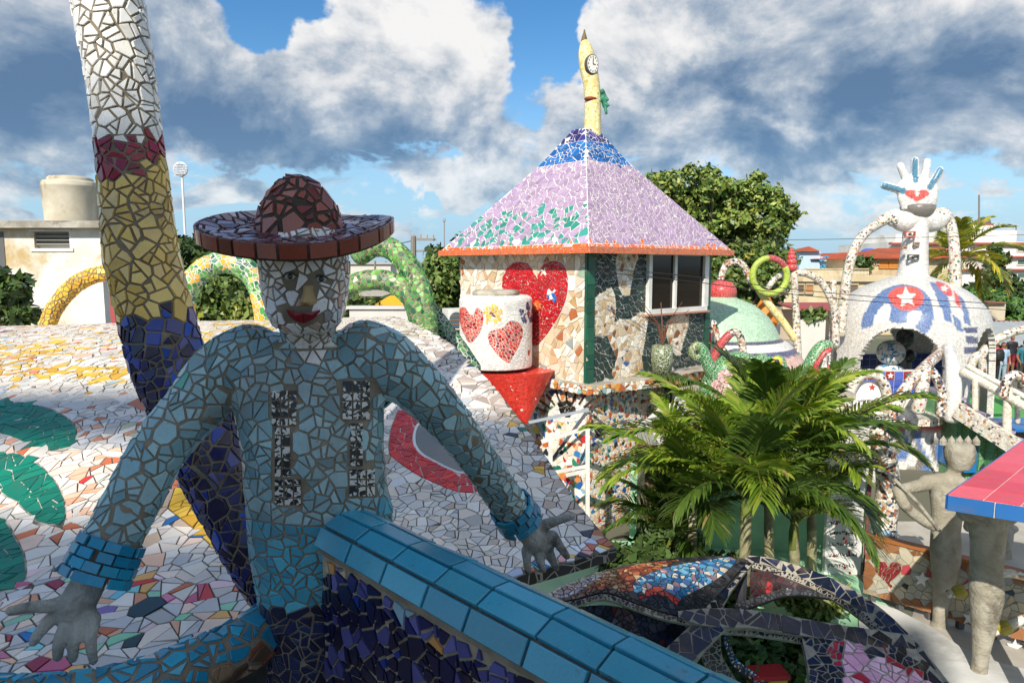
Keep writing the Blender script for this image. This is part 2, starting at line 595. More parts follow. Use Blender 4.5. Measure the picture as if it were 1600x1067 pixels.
# ------------------------------------------------------------------ mosaic
class Surf:
 def __init__(s, V, F, flat=False):
  s.V = np.array([tuple(v) for v in V], float)
  T = []
  for f in F:
   for k in range(1, len(f) - 1):
    T.append((f[0], f[k], f[k + 1]))
  s.T = np.array(T, int)
  a, b, c = s.V[s.T[:, 0]], s.V[s.T[:, 1]], s.V[s.T[:, 2]]
  cr = np.cross(b - a, c - a)
  s.area = np.linalg.norm(cr, axis=1) / 2
  s.fn = cr / np.maximum(np.linalg.norm(cr, axis=1, keepdims=True), 1e-12)
  vn = np.zeros_like(s.V)
  for k in range(3):
   np.add.at(vn, s.T[:, k], cr)
  s.vn = vn / np.maximum(np.linalg.norm(vn, axis=1, keepdims=True), 1e-12)
  s.flat = flat
  s._bvh = None
  s.bk = None
  # open borders
  ed = {}
  for t in s.T:
   for i, j in ((t[0], t[1]), (t[1], t[2]), (t[2], t[0])):
    k = (min(i, j), max(i, j))
    ed[k] = ed.get(k, 0) + 1
  s.bord = [k for k, n in ed.items() if n == 1]
 @property
 def bvh(s):
  if s._bvh is None:
   s._bvh = BVHTree.FromPolygons([Vector(v) for v in s.V], [tuple(int(i) for i in t) for t in s.T])
  return s._bvh
 def sample(s, n):
  p = s.area / s.area.sum()
  idx = rng.choice(len(s.T), size=n, p=p)
  u, v = rng.random(n), rng.random(n)
  m = u + v > 1
  u[m], v[m] = 1 - u[m], 1 - v[m]
  w = 1 - u - v
  t = s.T[idx]
  pts = s.V[t[:, 0]] * w[:, None] + s.V[t[:, 1]] * u[:, None] + s.V[t[:, 2]] * v[:, None]
  if s.flat:
   nn = s.fn[idx]
  else:
   nn = s.vn[t[:, 0]] * w[:, None] + s.vn[t[:, 1]] * u[:, None] + s.vn[t[:, 2]] * v[:, None]
   nn /= np.maximum(np.linalg.norm(nn, axis=1, keepdims=True), 1e-9)
  return pts, nn
 def border_kd(s, step):
  pts = []
  for i, j in s.bord:
   a, b = s.V[i], s.V[j]
   n = max(1, int(np.linalg.norm(b - a) / step))
   for k in range(n + 1):
    pts.append(a + (b - a) * k / n)
  if not pts:
   return None
  kd = kdtree.KDTree(len(pts))
  for i, p in enumerate(pts):
   kd.insert(p, i)
  kd.balance()
  return kd
def clip(poly, nx, ny, d):
 out = []
 m = len(poly)
 if m == 0:
  return out
 ax, ay = poly[-1]
 sa = ax * nx + ay * ny - d
 for bx, by in poly:
  sb = bx * nx + by * ny - d
  if sb <= 0:
   if sa > 0:
    t = sa / (sa - sb)
    out.append((ax + (bx - ax) * t, ay + (by - ay) * t))
   out.append((bx, by))
  elif sa <= 0:
   t = sa / (sa - sb)
   out.append((ax + (bx - ax) * t, ay + (by - ay) * t))
  ax, ay, sa = bx, by, sb
 return out
def parea(poly):
 s = 0
 for i in range(len(poly)):
  a, b = poly[i - 1], poly[i]
  s += a[0] * b[1] - a[1] * b[0]
 return abs(s) / 2
EYE = np.array([0, 0, E])
def mosaic(S, spacing, gap, thick, color, sdf=None, split=0.4, fit=0.6, cull=-0.3, tilt=0.03, irregular=0.35, levels=2, bevel=0.0, keep=None, edge=0.0, maxtile=1.35, bound=None):
 """broken-tile covering of a surface: returns tiles (verts, faces, colour, centre, normal)"""
 A = S.area.sum()
 n = int(A / (spacing * spacing) * 7) + 60
 pts, nor = S.sample(n)
 # cull what faces well away from the viewer
 if cull is not None:
  vv = EYE - pts
  vv /= np.linalg.norm(vv, axis=1, keepdims=True)
  k = (vv * nor).sum(1) > cull
  pts, nor = pts[k], nor[k]
 if keep is not None:
  k = np.array([keep(p) for p in pts], bool)
  pts, nor = pts[k], nor[k]
 acc_p, acc_n = [], []
 grid = {}
 inv = 1.0 / spacing
 def near(p, r2):
  gx, gy, gz = int(math.floor(p[0] * inv)), int(math.floor(p[1] * inv)), int(math.floor(p[2] * inv))
  for i in (gx - 1, gx, gx + 1):
   for j in (gy - 1, gy, gy + 1):
    for k in (gz - 1, gz, gz + 1):
     l = grid.get((i, j, k))
     if l:
      for q in l:
       dx, dy, dz = p[0] - q[0], p[1] - q[1], p[2] - q[2]
       if dx * dx + dy * dy + dz * dz < r2:
        return True
  return False
 def put(p, nn):
  g_ = (int(math.floor(p[0] * inv)), int(math.floor(p[1] * inv)), int(math.floor(p[2] * inv)))
  grid.setdefault(g_, []).append(p)
  acc_p.append(p)
  acc_n.append(nn)
 rr = spacing * (1 - irregular * rng.random(len(pts)))
 P3 = pts.tolist()
 N3 = nor.tolist()
 for i in range(len(P3)):
  p = P3[i]
  r = rr[i]
  if near(p, r * r):
   continue
  nn = N3[i]
  if sdf is not None:
   d0 = sdf(p)
   if d0 is not None and abs(d0) < 1e8:
    # metric distance from a numeric gradient in the tangent plane
    nv = Vector(nn)
    e1 = nv.orthogonal().normalized()
    e2 = nv.cross(e1)
    h = spacing * 0.15
    pv = Vector(p)
    g1 = (sdf(pv + e1 * h) - d0) / h
    g2 = (sdf(pv + e2 * h) - d0) / h
    gl = math.hypot(g1, g2)
    if gl > 1e-9:
     dist = d0 / gl
     if abs(dist) < spacing * 0.75:
      if abs(dist) < spacing * 0.13:
       continue
      gd = (e1 * g1 + e2 * g2) / gl
      q = pv - gd * (2 * dist)
      ql = q[:]
      if near(ql, (spacing * 0.35) ** 2):
       continue
      put(ql, nn)
  put(p, nn)
 m = len(acc_p)
 if m == 0:
  return []
 kd = kdtree.KDTree(m)
 for i, p in enumerate(acc_p):
  kd.insert(p, i)
 kd.balance()
 bk = S.border_kd(spacing * 0.25) if S.bord else None
 tiles = []
 R = spacing * 2.3
 hs = spacing * maxtile
 for i in range(m):
  p = Vector(acc_p[i])
  nn = Vector(acc_n[i])
  e1 = nn.orthogonal().normalized()
  an = random.random() * 6.283
  e1 = (Matrix.Rotation(an, 3, nn) @ e1)
  e2 = nn.cross(e1)
  poly = [(-hs, -hs), (hs, -hs), (hs, hs), (-hs, hs)]
  nb = []
  for (q, j, dd) in kd.find_range(p, R):
   if j == i or dd < 1e-7:
    continue
   if nn.dot(Vector(acc_n[j])) < 0.15:
    continue
   dv = q - p
   u, v = dv.dot(e1), dv.dot(e2)
   L = math.hypot(u, v)
   if L < 1e-7:
    continue
   nb.append((dd, u / L, v / L))
  nb.sort()
  for dd, u, v in nb:
   poly = clip(poly, u, v, dd / 2)
   if len(poly) < 3:
    break
  if len(poly) >= 3 and bk is not None:
   b, _, db = bk.find(p)
   if db < spacing * 1.6:
    for (b, _, db) in bk.find_n(p, 14):
     dv = b - p
     u, v = dv.dot(e1), dv.dot(e2)
     L = math.hypot(u, v)
     if L > 1e-6:
      pass
    b, _, db = bk.find(p)
    dv = b - p
    u, v = dv.dot(e1), dv.dot(e2)
    L = math.hypot(u, v)
    if L > 1e-6:
     poly = clip(poly, u / L, v / L, L - edge)
    # a second border (corners)
    for (b2, _, db2) in bk.find_range(p, spacing * 1.6):
     dv2 = b2 - p
     u2, v2 = dv2.dot(e1), dv2.dot(e2)
     L2 = math.hypot(u2, v2)
     if L2 > 1e-6 and L > 1e-6 and (u * u2 + v * v2) / (L * L2) < 0.3:
      poly = clip(poly, u2 / L2, v2 / L2, L2 - edge)
      break
  onb = False
  if bound is not None and len(poly) >= 3:
   d0 = bound(p)
   h = spacing * 0.12
   g1 = (bound(p + e1 * h) - d0) / h
   g2 = (bound(p + e2 * h) - d0) / h
   gl = math.hypot(g1, g2)
   if gl > 1e-9 and abs(d0) / gl < spacing * 1.6:
    sg = 1.0 if d0 < 0 else -1.0
    poly = clip(poly, sg * g1 / gl, sg * g2 / gl, abs(d0) / gl - gap * 0.25)
  if bk is not None and len(poly) >= 3:
   onb = bk.find(p)[2] < spacing * 1.6
  if len(poly) < 3:
   continue
  pieces = [poly]
  if split > 0:
   for _ in range(levels):
    nx = []
    for pc in pieces:
     if random.random() < split and parea(pc) > (0.35 if levels == 2 else 0.20) * spacing * spacing:
      cx = sum(q[0] for q in pc) / len(pc)
      cy = sum(q[1] for q in pc) / len(pc)
      # cut across the long side
      far = max(pc, key=lambda q: (q[0] - cx) ** 2 + (q[1] - cy) ** 2)
      aa = math.atan2(far[1] - cy, far[0] - cx) + random.gauss(0, 0.45)
      ux, uy = math.cos(aa), math.sin(aa)
      dd = cx * ux + cy * uy + random.gauss(0, 0.12) * spacing
      nx.append(clip(pc, ux, uy, dd))
      nx.append(clip(pc, -ux, -uy, -dd))
     else:
      nx.append(pc)
    pieces = nx
  for pc in pieces:
   if len(pc) < 3:
    continue
   # inset by half the joint
   g2 = gap * (0.5 + 0.35 * random.random())
   q = pc
   for k in range(len(pc)):
    a, b = pc[k - 1], pc[k]
    ex, ey = b[0] - a[0], b[1] - a[1]
    L = math.hypot(ex, ey)
    if L < 1e-9:
     continue
    nxx, nyy = ey / L, -ex / L
    # outward normal check
    cx = sum(w[0] for w in pc) / len(pc)
    cy = sum(w[1] for w in pc) / len(pc)
    if (cx - a[0]) * nxx + (cy - a[1]) * nyy > 0:
     nxx, nyy = -nxx, -nyy
    q = clip(q, nxx, nyy, a[0] * nxx + a[1] * nyy - g2)
    if len(q) < 3:
     break
   if len(q) < 3 or parea(q) < 0.03 * spacing * spacing:
    continue
   # drop near-duplicate corners
   qq = []
   for k in range(len(q)):
    if math.hypot(q[k][0] - q[k - 1][0], q[k][1] - q[k - 1][1]) > 0.05 * spacing:
     qq.append(q[k])
   q = qq
   if len(q) < 3:
    continue
   if parea(q) < 0.03 * spacing * spacing:
    continue
   s_ = sum((q[k - 1][0] * q[k][1] - q[k - 1][1] * q[k][0]) for k in range(len(q)))
   if s_ < 0:
    q = q[::-1]
   cx = sum(w[0] for w in q) / len(q)
   cy = sum(w[1] for w in q) / len(q)
   cen = p + e1 * cx + e2 * cy
   col = color(cen, nn)
   if col is None:
    continue
   tx, ty = random.gauss(0, tilt), random.gauss(0, tilt)
   th = thick * (0.8 + 0.4 * random.random())
   base, top, ins = [], [], []
   stray = False
   ws = []
   for (u, v) in q:
    w = p + e1 * u + e2 * v
    if fit > 0:
     hit = S.bvh.find_nearest(w, spacing * 2)
     if hit[0] is not None:
      w = hit[0]
    elif onb:
     hit = S.bvh.find_nearest(w)
     if hit[3] is not None and hit[3] > 0.2 * spacing:
      stray = True
    ws.append(w)
   pn = nn
   cen = sum(ws, Vector()) / len(ws)
   if fit > 0:
    # each shard lies flat on its own bit of the surface
    pn = Vector((0, 0, 0))
    for k in range(len(ws)):
     pn += (ws[k - 1] - cen).cross(ws[k] - cen)
    if pn.length < 1e-12:
     continue
    pn.normalize()
    if pn.dot(nn) < 0.3:
     continue
    ws = [w - pn * ((w - cen).dot(pn) * fit) for w in ws]
   e3 = pn.orthogonal().normalized()
   e4 = pn.cross(e3)
   for w in ws:
    dv = w - cen
    base.append(w - pn * (0.5 * thick + spacing * 0.03))
    hgt = th + tx * dv.dot(e3) + ty * dv.dot(e4)
    if bevel > 0:
     top.append(w + pn * (hgt - bevel * 0.6))
     L = dv.length
     k_ = max(0.5, 1 - bevel * 1.4 / max(L, 1e-6))
     ins.append(cen + dv * k_ + pn * hgt)
    else:
     top.append(w + pn * hgt)
   if stray:
    continue
   k = len(q)
   vs = base + top + ins
   fs = [(j, (j + 1) % k, k + (j + 1) % k, k + j) for j in range(k)]
   if bevel > 0:
    fs += [(k + j, k + (j + 1) % k, 2 * k + (j + 1) % k, 2 * k + j) for j in range(k)]
    fs.append(tuple(range(2 * k, 3 * k)))
   else:
    fs.append(tuple(range(k, 2 * k)))
   tiles.append((vs, fs, col, cen, nn))
 return tiles
def tile_size_px(t):
 k = [proj(v) for v in t[0][-max(3, len(t[0]) // 3):]]
 s = 0
 for i in range(len(k)):
  s += k[i - 1][0] * k[i][1] - k[i - 1][1] * k[i][0]
 cx = sum(q[0] for q in k) / len(k)
 cy = sum(q[1] for q in k) / len(k)
 inside = -20 < cx < 1620 and -20 < cy < 1087
 facing = (Vector(EYE) - t[3]).dot(t[4]) > 0
 return abs(s) / 2 if (inside and facing) else 0.0
def lay(tiles, parent, mat, name='tile', limit=300, min_px=9.0, stuff_name=None):
 """the pieces that show largest become parts of their own, the rest one part"""
 sz = [tile_size_px(t) for t in tiles]
 order = sorted(range(len(tiles)), key=lambda i: -sz[i])
 singles = [i for i in order[:limit] if sz[i] > 0.55 * min_px * min_px]
 sset = set(singles)
 m = MATS[mat]
 for i in singles:
  vs, fs, col, cen, nn = tiles[i]
  me = bpy.data.meshes.new(name)
  me.from_pydata([tuple(Vector(v) - cen) for v in vs], [], fs)
  at = me.color_attributes.new('Col', 'FLOAT_COLOR', 'POINT')
  at.data.foreach_set('color', np.tile(np.array([*col, 1.0], np.float32), len(vs)))
  me.materials.append(m)
  link(name, me, parent, cen)
 rest = [tiles[i] for i in range(len(tiles)) if i not in sset]
 if rest:
  b = MB()
  for vs, fs, col, cen, nn in rest:
   b.add(vs, fs, col)
  b.build(stuff_name or (name + '_field'), mat, parent, kind='stuff')
# ------------------------------------------------------------------ patterns
def poly_sdf(poly):
 A = np.array(poly, float)
 B = np.roll(A, -1, axis=0)
 D = B - A
 L2 = (D ** 2).sum(1)
 x0, y0 = A.min(0)
 x1, y1 = A.max(0)
 def f(x, y):
  # far away: cheap bound
  bx = max(x0 - x, 0, x - x1)
  by = max(y0 - y, 0, y - y1)
  bb = math.hypot(bx, by)
  if bb > 60:
   return bb
  w = np.array((x, y)) - A
  t = np.clip((w * D).sum(1) / L2, 0, 1)
  dd = ((w - D * t[:, None]) ** 2).sum(1).min()
  c = (A[:, 1] > y) != (B[:, 1] > y)
  xi = A[:, 0] + (y - A[:, 1]) / np.where(np.abs(D[:, 1]) < 1e-9, 1e-9, D[:, 1]) * D[:, 0]
  ins = np.count_nonzero(c & (x < xi)) % 2 == 1
  d = math.sqrt(dd)
  return -d if ins else d
 return f
def smooth_poly(pts, n=6):
 """closed Catmull-Rom outline"""
 m = len(pts)
 out = []
 for i in range(m):
  p0, p1, p2, p3 = [np.array(pts[(i + k) % m], float) for k in (-1, 0, 1, 2)]
  for k in range(n):
   t = k / n
   out.append(tuple(0.5 * ((2 * p1) + (-p0 + p2) * t + (2 * p0 - 5 * p1 + 4 * p2 - p3) * t * t + (-p0 + 3 * p1 - 3 * p2 + p3) * t ** 3)))
 return out
class Zones:
 """areas of a mosaic outlined on its surface; later ones lie over earlier ones"""
 def __init__(s, mapper):
  s.map = mapper
  s.z = []
 def add(s, poly, cols, edge=True):
  s.z.append((poly_sdf(poly), cols, edge))
  return s
 def sdf(s, p):
  x, y = s.map(p)
  best = 1e9
  for f, c, e in s.z:
   if e:
    d = f(x, y)
    if abs(d) < abs(best):
     best = d
  return best
 def find(s, p):
  x, y = s.map(p)
  for f, c, e in reversed(s.z):
   if f(x, y) < 0:
    return c
  return None
def pick(cols, var=0.12):
 c = cols[random.randrange(len(cols))] if isinstance(cols, list) else cols
 k = 1 + random.uniform(-var, var)
 return tuple(min(0.95, max(0.004, v * k)) for v in c)
def H(*hexes):
 return [lin(h) for h in hexes]
def hash01(*a):
 return (math.sin(sum(v * k for v, k in zip(a, (12.9898, 78.233, 37.719)))) * 43758.5453) % 1.0
# ------------------------------------------------------------------ chip mosaics for distant pieces
SPECK = [(0.0, lin('#dedace')), (0.50, lin('#d0c8b8')), (0.70, lin('#c2b194')), (0.80, lin('#a8704a')), (0.87, lin('#4a505a')), (0.93, lin('#4f8570')), (0.96, lin('#b8484a')), (0.98, lin('#d8b04a'))]
mat_chip('speck_chip', SPECK, 20, '#b5afa2', 0.045, grain=0.22)
mat_chip('dark_speck', [(0.0, lin('#e3ddd0')), (0.40, lin('#b9a890')), (0.55, lin('#b0623a')), (0.70, lin('#3a3634')), (0.85, lin('#e9e4d8')), (0.95, lin('#2f4f80'))], 19, '#8f887c', 0.05, grain=0.2)
mat_chip('attr_chip', None, 30, '#b8b4aa', 0.04, base_attr=True, grain=0.12)
mat_chip('attr_chip_dark', None, 21, '#dfe2d8', 0.05, base_attr=True, grain=0.15)
mat_chip('blue_chip', [(0.0, lin('#22262e')), (0.3, lin('#4a6a9c')), (0.55, lin('#9ab0cc')), (0.8, lin('#d8d8d4'))], 13, '#3a3a3a', 0.06)
mat_chip('dark_chip', [(0.0, lin('#14161c')), (0.5, lin('#3a3d44')), (0.75, lin('#5a5d62'))], 6, '#1c1e22', 0.05)
glass_mat('car_paint', '#1f6fb4', 0.2)
mat_chip('brown_chip', [(0.0, lin('#7a6448')), (0.4, lin('#5a4632')), (0.75, lin('#927a58'))], 14, '#2a2420', 0.06)
mat_plain('figure_stone', '#b3ad9e', '#98917f', 0.92, 4, 9, bump=1.0, bscale=16, bdist=0.03, c3='#6f685a')
mat_plain('palm_trunk', '#a8a67e', '#8d8a68', 0.8, 6, bump=0.5, bscale=18, bdist=0.01, c3='#6f6a52')
mat_plain('grout_car', '#a9a294', '#8a8376', 0.9, 12, bump=0.4, bscale=60, bdist=0.003)
# ------------------------------------------------------------------ ground
def ground():
 b = MB()
 n = 24
 V, F = [], []
 R = 3000
 V.append((0, 0, 0))
 for i in range(n):
  a = 2 * math.pi * i / n
  V.append((R * math.cos(a), R * math.sin(a), 0))
 F = [(0, 1 + i, 1 + (i + 1) % n) for i in range(n)]
 b.add(V, F)
 b.build('ground', 'ground_mix', kind='structure')
mat_plain('ground_mix', '#6f685c', '#57604a', 0.95, 0.05, 8, c3='#8a8070')
ground()
# ------------------------------------------------------------------ unseen wall added behind the viewpoint to throw the shade
mat_plain('plaster', '#d8d2c4', '#c4bcab', 0.9, 1.5, bump=0.3, bscale=25, c3='#a89b84')
def added_shade_wall():
 """its shade falls over the terrace, the statue and the near half of the mosaic roof"""
 Y0 = -26.0
 ux, uy, uz = sun_dir
 def back(x, y, z):
  k = (y - Y0) / -uy
  return x + ux * k, z + uz * k
 # shade edges on the near roof, carried back along the sun to the added wall's front
 def hole(x0, y0, z0, x1, y1, z1):
  a, b_ = back(x0, y0, E + z0), back(x1, y1, E + z1)
  return (min(a[0], b_[0]), max(a[0], b_[0]), min(a[1], b_[1]), max(a[1], b_[1]))
 top_l = back(-3.6, 4.75, E - 0.87)
 top_r = back(0.3, 4.3, E - 1.0)
 right = back(5.2, 7.6, E - 4.3)[0]
 step = back(-1.9, 4.0, E - 1.0)[0]
 left = step - 7.0
 t = thing('added_shade_wall', 'unseen wall added behind the terrace to cast shade', 'building', ((left + right) / 2, Y0 - 3, 0))
 b = MB()
 holes = [hole(-3.4, 4.15, -1.02, -1.95, 3.3, -1.28), hole(-1.75, 3.5, -1.22, -1.35, 3.15, -1.32), hole(-1.05, 2.9, -1.37, -0.8, 2.7, -1.38)]  # openings shaped to let sun patches through onto the near roof
 xs = sorted(set([left, step, right] + [v for h in holes for v in h[:2]]))
 for i in range(len(xs) - 1):
  xa, xb = xs[i], xs[i + 1]
  xm = (xa + xb) / 2
  top = top_r[1] if xm > step else top_l[1]
  cut = sorted([(h[2], h[3]) for h in holes if h[0] <= xm <= h[1]])
  z = 0
  for z0, z1 in cut + [(top, top)]:
   if z0 > z:
    b.box((xm, Y0, (z + z0) / 2), (xb - xa, 0.2, z0 - z))
   z = z1
 b.build('wall', 'plaster', t)
 return t
added_shade_wall()
# ------------------------------------------------------------------ mosaic vault roof in front
def interp(x, xs, ys):
 return float(np.interp(x, xs, ys))
ZY = ([1.6, 2.2, 2.9, 3.1, 3.5, 4.2, 5.0, 6.0, 7.5, 8.2, 9.0, 10.5],
  [-1.47, -1.42, -1.37, -1.345, -1.23, -1.0, -0.82, -0.66, -0.545, -0.62, -0.80, -1.35])
XR = ([1.6, 3.1, 3.5, 4.2, 5.0, 6.0, 7.5, 9.0, 11.0], [0.62, 0.494, 0.33, 0.09, -0.19, -0.56, -1.26, -1.9, -2.6])
def shell_z(x, y):
 z = interp(y, *ZY)
 return E + z - 0.025 * max(0, -1.3 - x)
def shell_yb(x):
 return max(1.85, 3.1 + 0.45 * (x - 0.494)) if x < 0.494 else 3.1
def shell_grid():
 # smoothed profile
 ns, nt = 190, 150
 V, F = [], []
 for j in range(nt + 1):
  for i in range(ns + 1):
   s_ = i / ns
   x0 = -9.5 + s_ * (9.994)
   yb = shell_yb(x0)
   t = j / nt
   y = yb + (10.4 - yb) * t ** 1.15
   x = -9.5 + s_ * (interp(y, *XR) + 9.5)
   z = sum(shell_z(x, y + d) for d in (-0.35, -0.18, 0, 0.18, 0.35)) / 5
   V.append((x, y, z))
 for j in range(nt):
  for i in range(ns):
   a = j * (ns + 1) + i
   F.append((a, a + 1, a + ns + 2, a + ns + 1))
 return V, F, ns, nt
WHITES = H('#e6e1d6', '#eae4d9', '#dcd6ca', '#e4d8c8', '#d4cec3', '#e8d9c9', '#e0dcd4')
GREYS = H('#cfcfce', '#c4c4c4', '#b9b6b2', '#d2cbc2', '#dad7d1')
STONE = H('#c9b8a8', '#b9a797', '#d6cabd', '#c2b2a5', '#ded4c8', '#a8978a')
GREENS = H('#0f7a62', '#0d745e', '#108066', '#0c6e5a')
YEL = H('#e8b82e', '#efc23a', '#dca828', '#e9bd45')
REDS = H('#d3202c', '#c81e33', '#e02b30', '#b81a2c')
MULTI = H('#9fd8b4', '#8fd0a8', '#7a2038', '#9a2a48', '#d07a9a', '#a4527c', '#1f6fb5', '#d82432', '#c8303c', '#6fc4d8', '#e8b060', '#d8926a', '#123a44', '#8a6fae', '#c05a7a', '#88d2d2', '#e6c8c8', '#f0d0d8')
PEACH = H('#eec0a0', '#e8b08c', '#f2d2bc', '#d9895c', '#c96f44', '#f0dccc')
TERRA = H('#c0714a', '#b3683f', '#cf8a64', '#d9a182')
def mosaic_roof():
 V, F, ns, nt = shell_grid()
 t = thing('mosaic_roof', 'broad curved roof of white broken tile with green, yellow and red patches', 'roof', (-3, 3, E - 1.5))
 b = MB()
 shell_mesh = b
 b.add(V, F)
 # rim and walls under the edges
 side = [V[j * (ns + 1) + ns] for j in range(nt + 1)]
 low = [V[i] for i in range(ns + 1)]
 rim = MB()
 for path, out in ((side, Vector((0.8, 0.25, 0))), (low, Vector((0.2, -0.6, 0)))):
  for k in range(len(path) - 1):
   a, c = Vector(path[k]), Vector(path[k + 1])
   rim.add([a, c, c - Vector((0, 0, 0.055)), a - Vector((0, 0, 0.055))], [(0, 1, 2, 3)])
 rim.build('rim', 'black_chip', t)
 w = MB()
 path = [Vector(v) for v in side if v[1] > 5.3]
 for a, c in zip(path[:-1], path[1:]):
  a, c = a + Vector((-0.12, 0, 0)), c + Vector((-0.12, 0, 0))
  w.add([a - Vector((0, 0, 0.1)), c - Vector((0, 0, 0.1)), Vector((c.x, c.y, 0)), Vector((a.x, a.y, 0))], [(0, 1, 2, 3)])
 e_ = path[0] + Vector((-0.12, 0, -0.1))
 w.add([e_, Vector((e_.x, e_.y, 0)), Vector((-9.5, e_.y, 0)), Vector((-9.5, e_.y, e_.z))], [(0, 1, 2, 3)])
 w.build('wall', 'grout_dark', t)
 S = Surf(V, F)
 Z = Zones(proj)
 # paint outlined on the shell, as seen in the photograph
 Z.add(smooth_poly([(-90, 650), (-20, 630), (40, 630), (90, 645), (118, 668), (114, 692), (90, 702), (55, 698), (10, 680), (-40, 672), (-90, 690)]), GREENS)
 Z.add(smooth_poly([(-60, 720), (0, 707), (40, 714), (78, 742), (100, 780), (101, 812), (88, 823), (58, 812), (24, 786), (-10, 768), (-60, 772)]), GREENS)
 Z.add(smooth_poly([(-50, 800), (0, 808), (22, 836), (38, 870), (40, 905), (22, 922), (0, 916), (-50, 900)]), GREENS)
 Z.add(smooth_poly([(203, 712), (208, 690), (225, 672), (246, 662), (250, 690), (225, 705)]), YEL)
 Z.add([(262, 795), (278, 752), (300, 775), (330, 815), (365, 850), (392, 888), (372, 890), (335, 858), (300, 825)], YEL)
 Z.add([(355, 640), (392, 640), (392, 720), (372, 700)], YEL)
 Z.add(smooth_poly([(632, 632), (665, 642), (720, 660), (770, 700), (778, 745), (745, 768), (715, 768), (690, 760), (652, 742), (622, 722), (608, 705), (612, 668)]), REDS)
 Z.add(smooth_poly([(647, 690), (652, 665), (675, 655), (705, 672), (730, 705), (736, 735), (715, 738), (680, 722), (657, 708)], 5), 'void')
 Z.add([(690, 520), (735, 545), (800, 615), (905, 770), (985, 868), (995, 885), (940, 880), (880, 800), (800, 690), (735, 605), (640, 530), (600, 500), (625, 485)], 'band', edge=False)
 Z.add([(770, 925), (800, 896), (945, 838), (1010, 815), (1010, 900), (770, 970)], 'edge', edge=False)
 gz = [f for f, c, e in Z.z[:3]] + [Z.z[6][0]]
 gf = [f for f, c, e in Z.z[:3]]
 for i, v in enumerate(V):
  x, y = proj(v)
  lt = min(f(x, y) for f in gz) < 0
  shell_mesh.c[i] = lin('#d8d2c2') if lt else lin('#625c52')
 shell_mesh.build('shell', 'grout_attr', t, smooth=True)
 EDGEC = H('#e8b84a', '#1d2b4a', '#c06a50', '#b9c6e0', '#e6e2da', '#2b6fae', '#d8a05a', '#1a2440', '#e0a8a0', '#7fc0a8', '#dfe6ee')
 def color(p, n):
  c = Z.find(p)
  x, y = proj(p)
  h = random.random()
  if c == 'void':
   return None
  if c == 'band':
   r = h
   if y < 560:
    return pick(WHITES if r < 0.45 else STONE)
   if r < 0.30:
    return pick(WHITES)
   if r < 0.91:
    return pick(STONE)
   return pick(H('#d2a23a', '#e8b84a', '#b06a48', '#26324e', '#1c6a58', '#d9c9a0'))
  if c == 'edge':
   return pick(EDGEC)
  if c is not None:
   return pick(c)
  # free field
  if y < 630 and x < 330:
   py = 0.50 * math.exp(-((y - 548) / 26) ** 2) + 0.42 * math.exp(-((y - 585) / 14) ** 2)
   if hash01(round(p[0] * 0.9), round(p[1] * 1.2)) < 0.25:
    py *= 0.3
   if h < py:
    return pick(YEL)
   if h < py + 0.05:
    return pick(PEACH)
   if y < 522 and h < py + 0.14:
    return pick(H('#7a2a3a', '#1f2a44', '#e8c0c8', '#c06a70', '#f0d8d8'))
   if h < py + 0.07:
    return pick(H('#bcd0da', '#c8c4a8', '#e8b0a0'))
   return pick(WHITES)
  if y < 520 and 330 <= x < 470 and h < 0.30:
   return pick(YEL)
  if x < 470 and y < 700:
   if h < 0.10:
    return pick(TERRA)
   if h < 0.16:
    return pick(H('#b8c0a0', '#8fb8c4', '#a8b090'))
   return pick(GREYS)
  if x < 420 and y < 870:
   if h < (0.30 if x < 200 else 0.1):
    return pick(PEACH)
   if h < 0.33 and x < 170:
    return pick(H('#d3302c', '#c86a40', '#d88a60'))
   if h < 0.4 and x > 220:
    return pick(H('#2a6fb0', '#d8c8c0', '#c0a890'))
   return pick(WHITES)
  if x < 480:
   pm = 0.36 if (x > 170 and y > 900) else (0.24 if y > 930 else 0.16)
   if y > 900 and x > 420:
    pm = 0.3
   if h < pm:
    return pick(MULTI)
   if h < pm + 0.1:
    return pick(PEACH)
   return pick(GREYS if h < 0.75 else WHITES)
  if y < 600 and x > 480:
   if h < 0.14:
    return pick(H('#e8c4b4', '#dcb0a0', '#c8d0b0', '#e8a050', '#e0c8c0'))
   return pick(WHITES)
  return pick(WHITES if h < 0.6 else GREYS) if h < 0.93 else pick(STONE)
 def near_keep(p):
  x, y = proj(p)
  return y > 625 and -150 < x < 1050
 def right_fine(p):
  x, y = proj(p)
  return y > 600 and x > 560
 def gsdf(p):
  x, y = proj(p)
  return min(f(x, y) for f in gf)
 def ingreen(p):
  return gsdf(p) < 0
 # coarser on the left, finer on the right-hand flank, as laid
 big = mosaic(S, 0.100, 0.005, 0.006, color, Z.sdf, split=0.8, levels=2, fit=0.4, keep=lambda p: near_keep(p) and not right_fine(p) and not ingreen(p), bound=gsdf)
 green = mosaic(S, 0.085, 0.017, 0.003, color, None, split=0.4, fit=0.4, keep=lambda p: -150 < proj(p)[0] and ingreen(p), bound=gsdf)
 fine = mosaic(S, 0.074, 0.0042, 0.005, color, Z.sdf, split=0.65, fit=0.4, keep=lambda p: near_keep(p) and right_fine(p))
 def far_keep(p):
  x, y = proj(p)
  return not near_keep(p) and -400 < x < 1100
 far = mosaic(S, 0.115, 0.006, 0.008, color, None, split=0.7, levels=3, fit=0.4, keep=far_keep)
 lay(big + fine + far + green, t, 'roof_tile', 'tile', 300, 10)
 # round window in the red flower
 c = P(690, 700, 4.05)
 n = Vector((0.05, -0.30, 0.95)).normalized()
 m_ = n.to_track_quat('Z', 'Y').to_matrix()
 ring = [P(x, y, 1.0) for x, y in smooth_poly([(647, 690), (652, 665), (675, 655), (705, 672), (730, 705), (736, 735), (715, 738), (680, 722), (657, 708)], 5)]
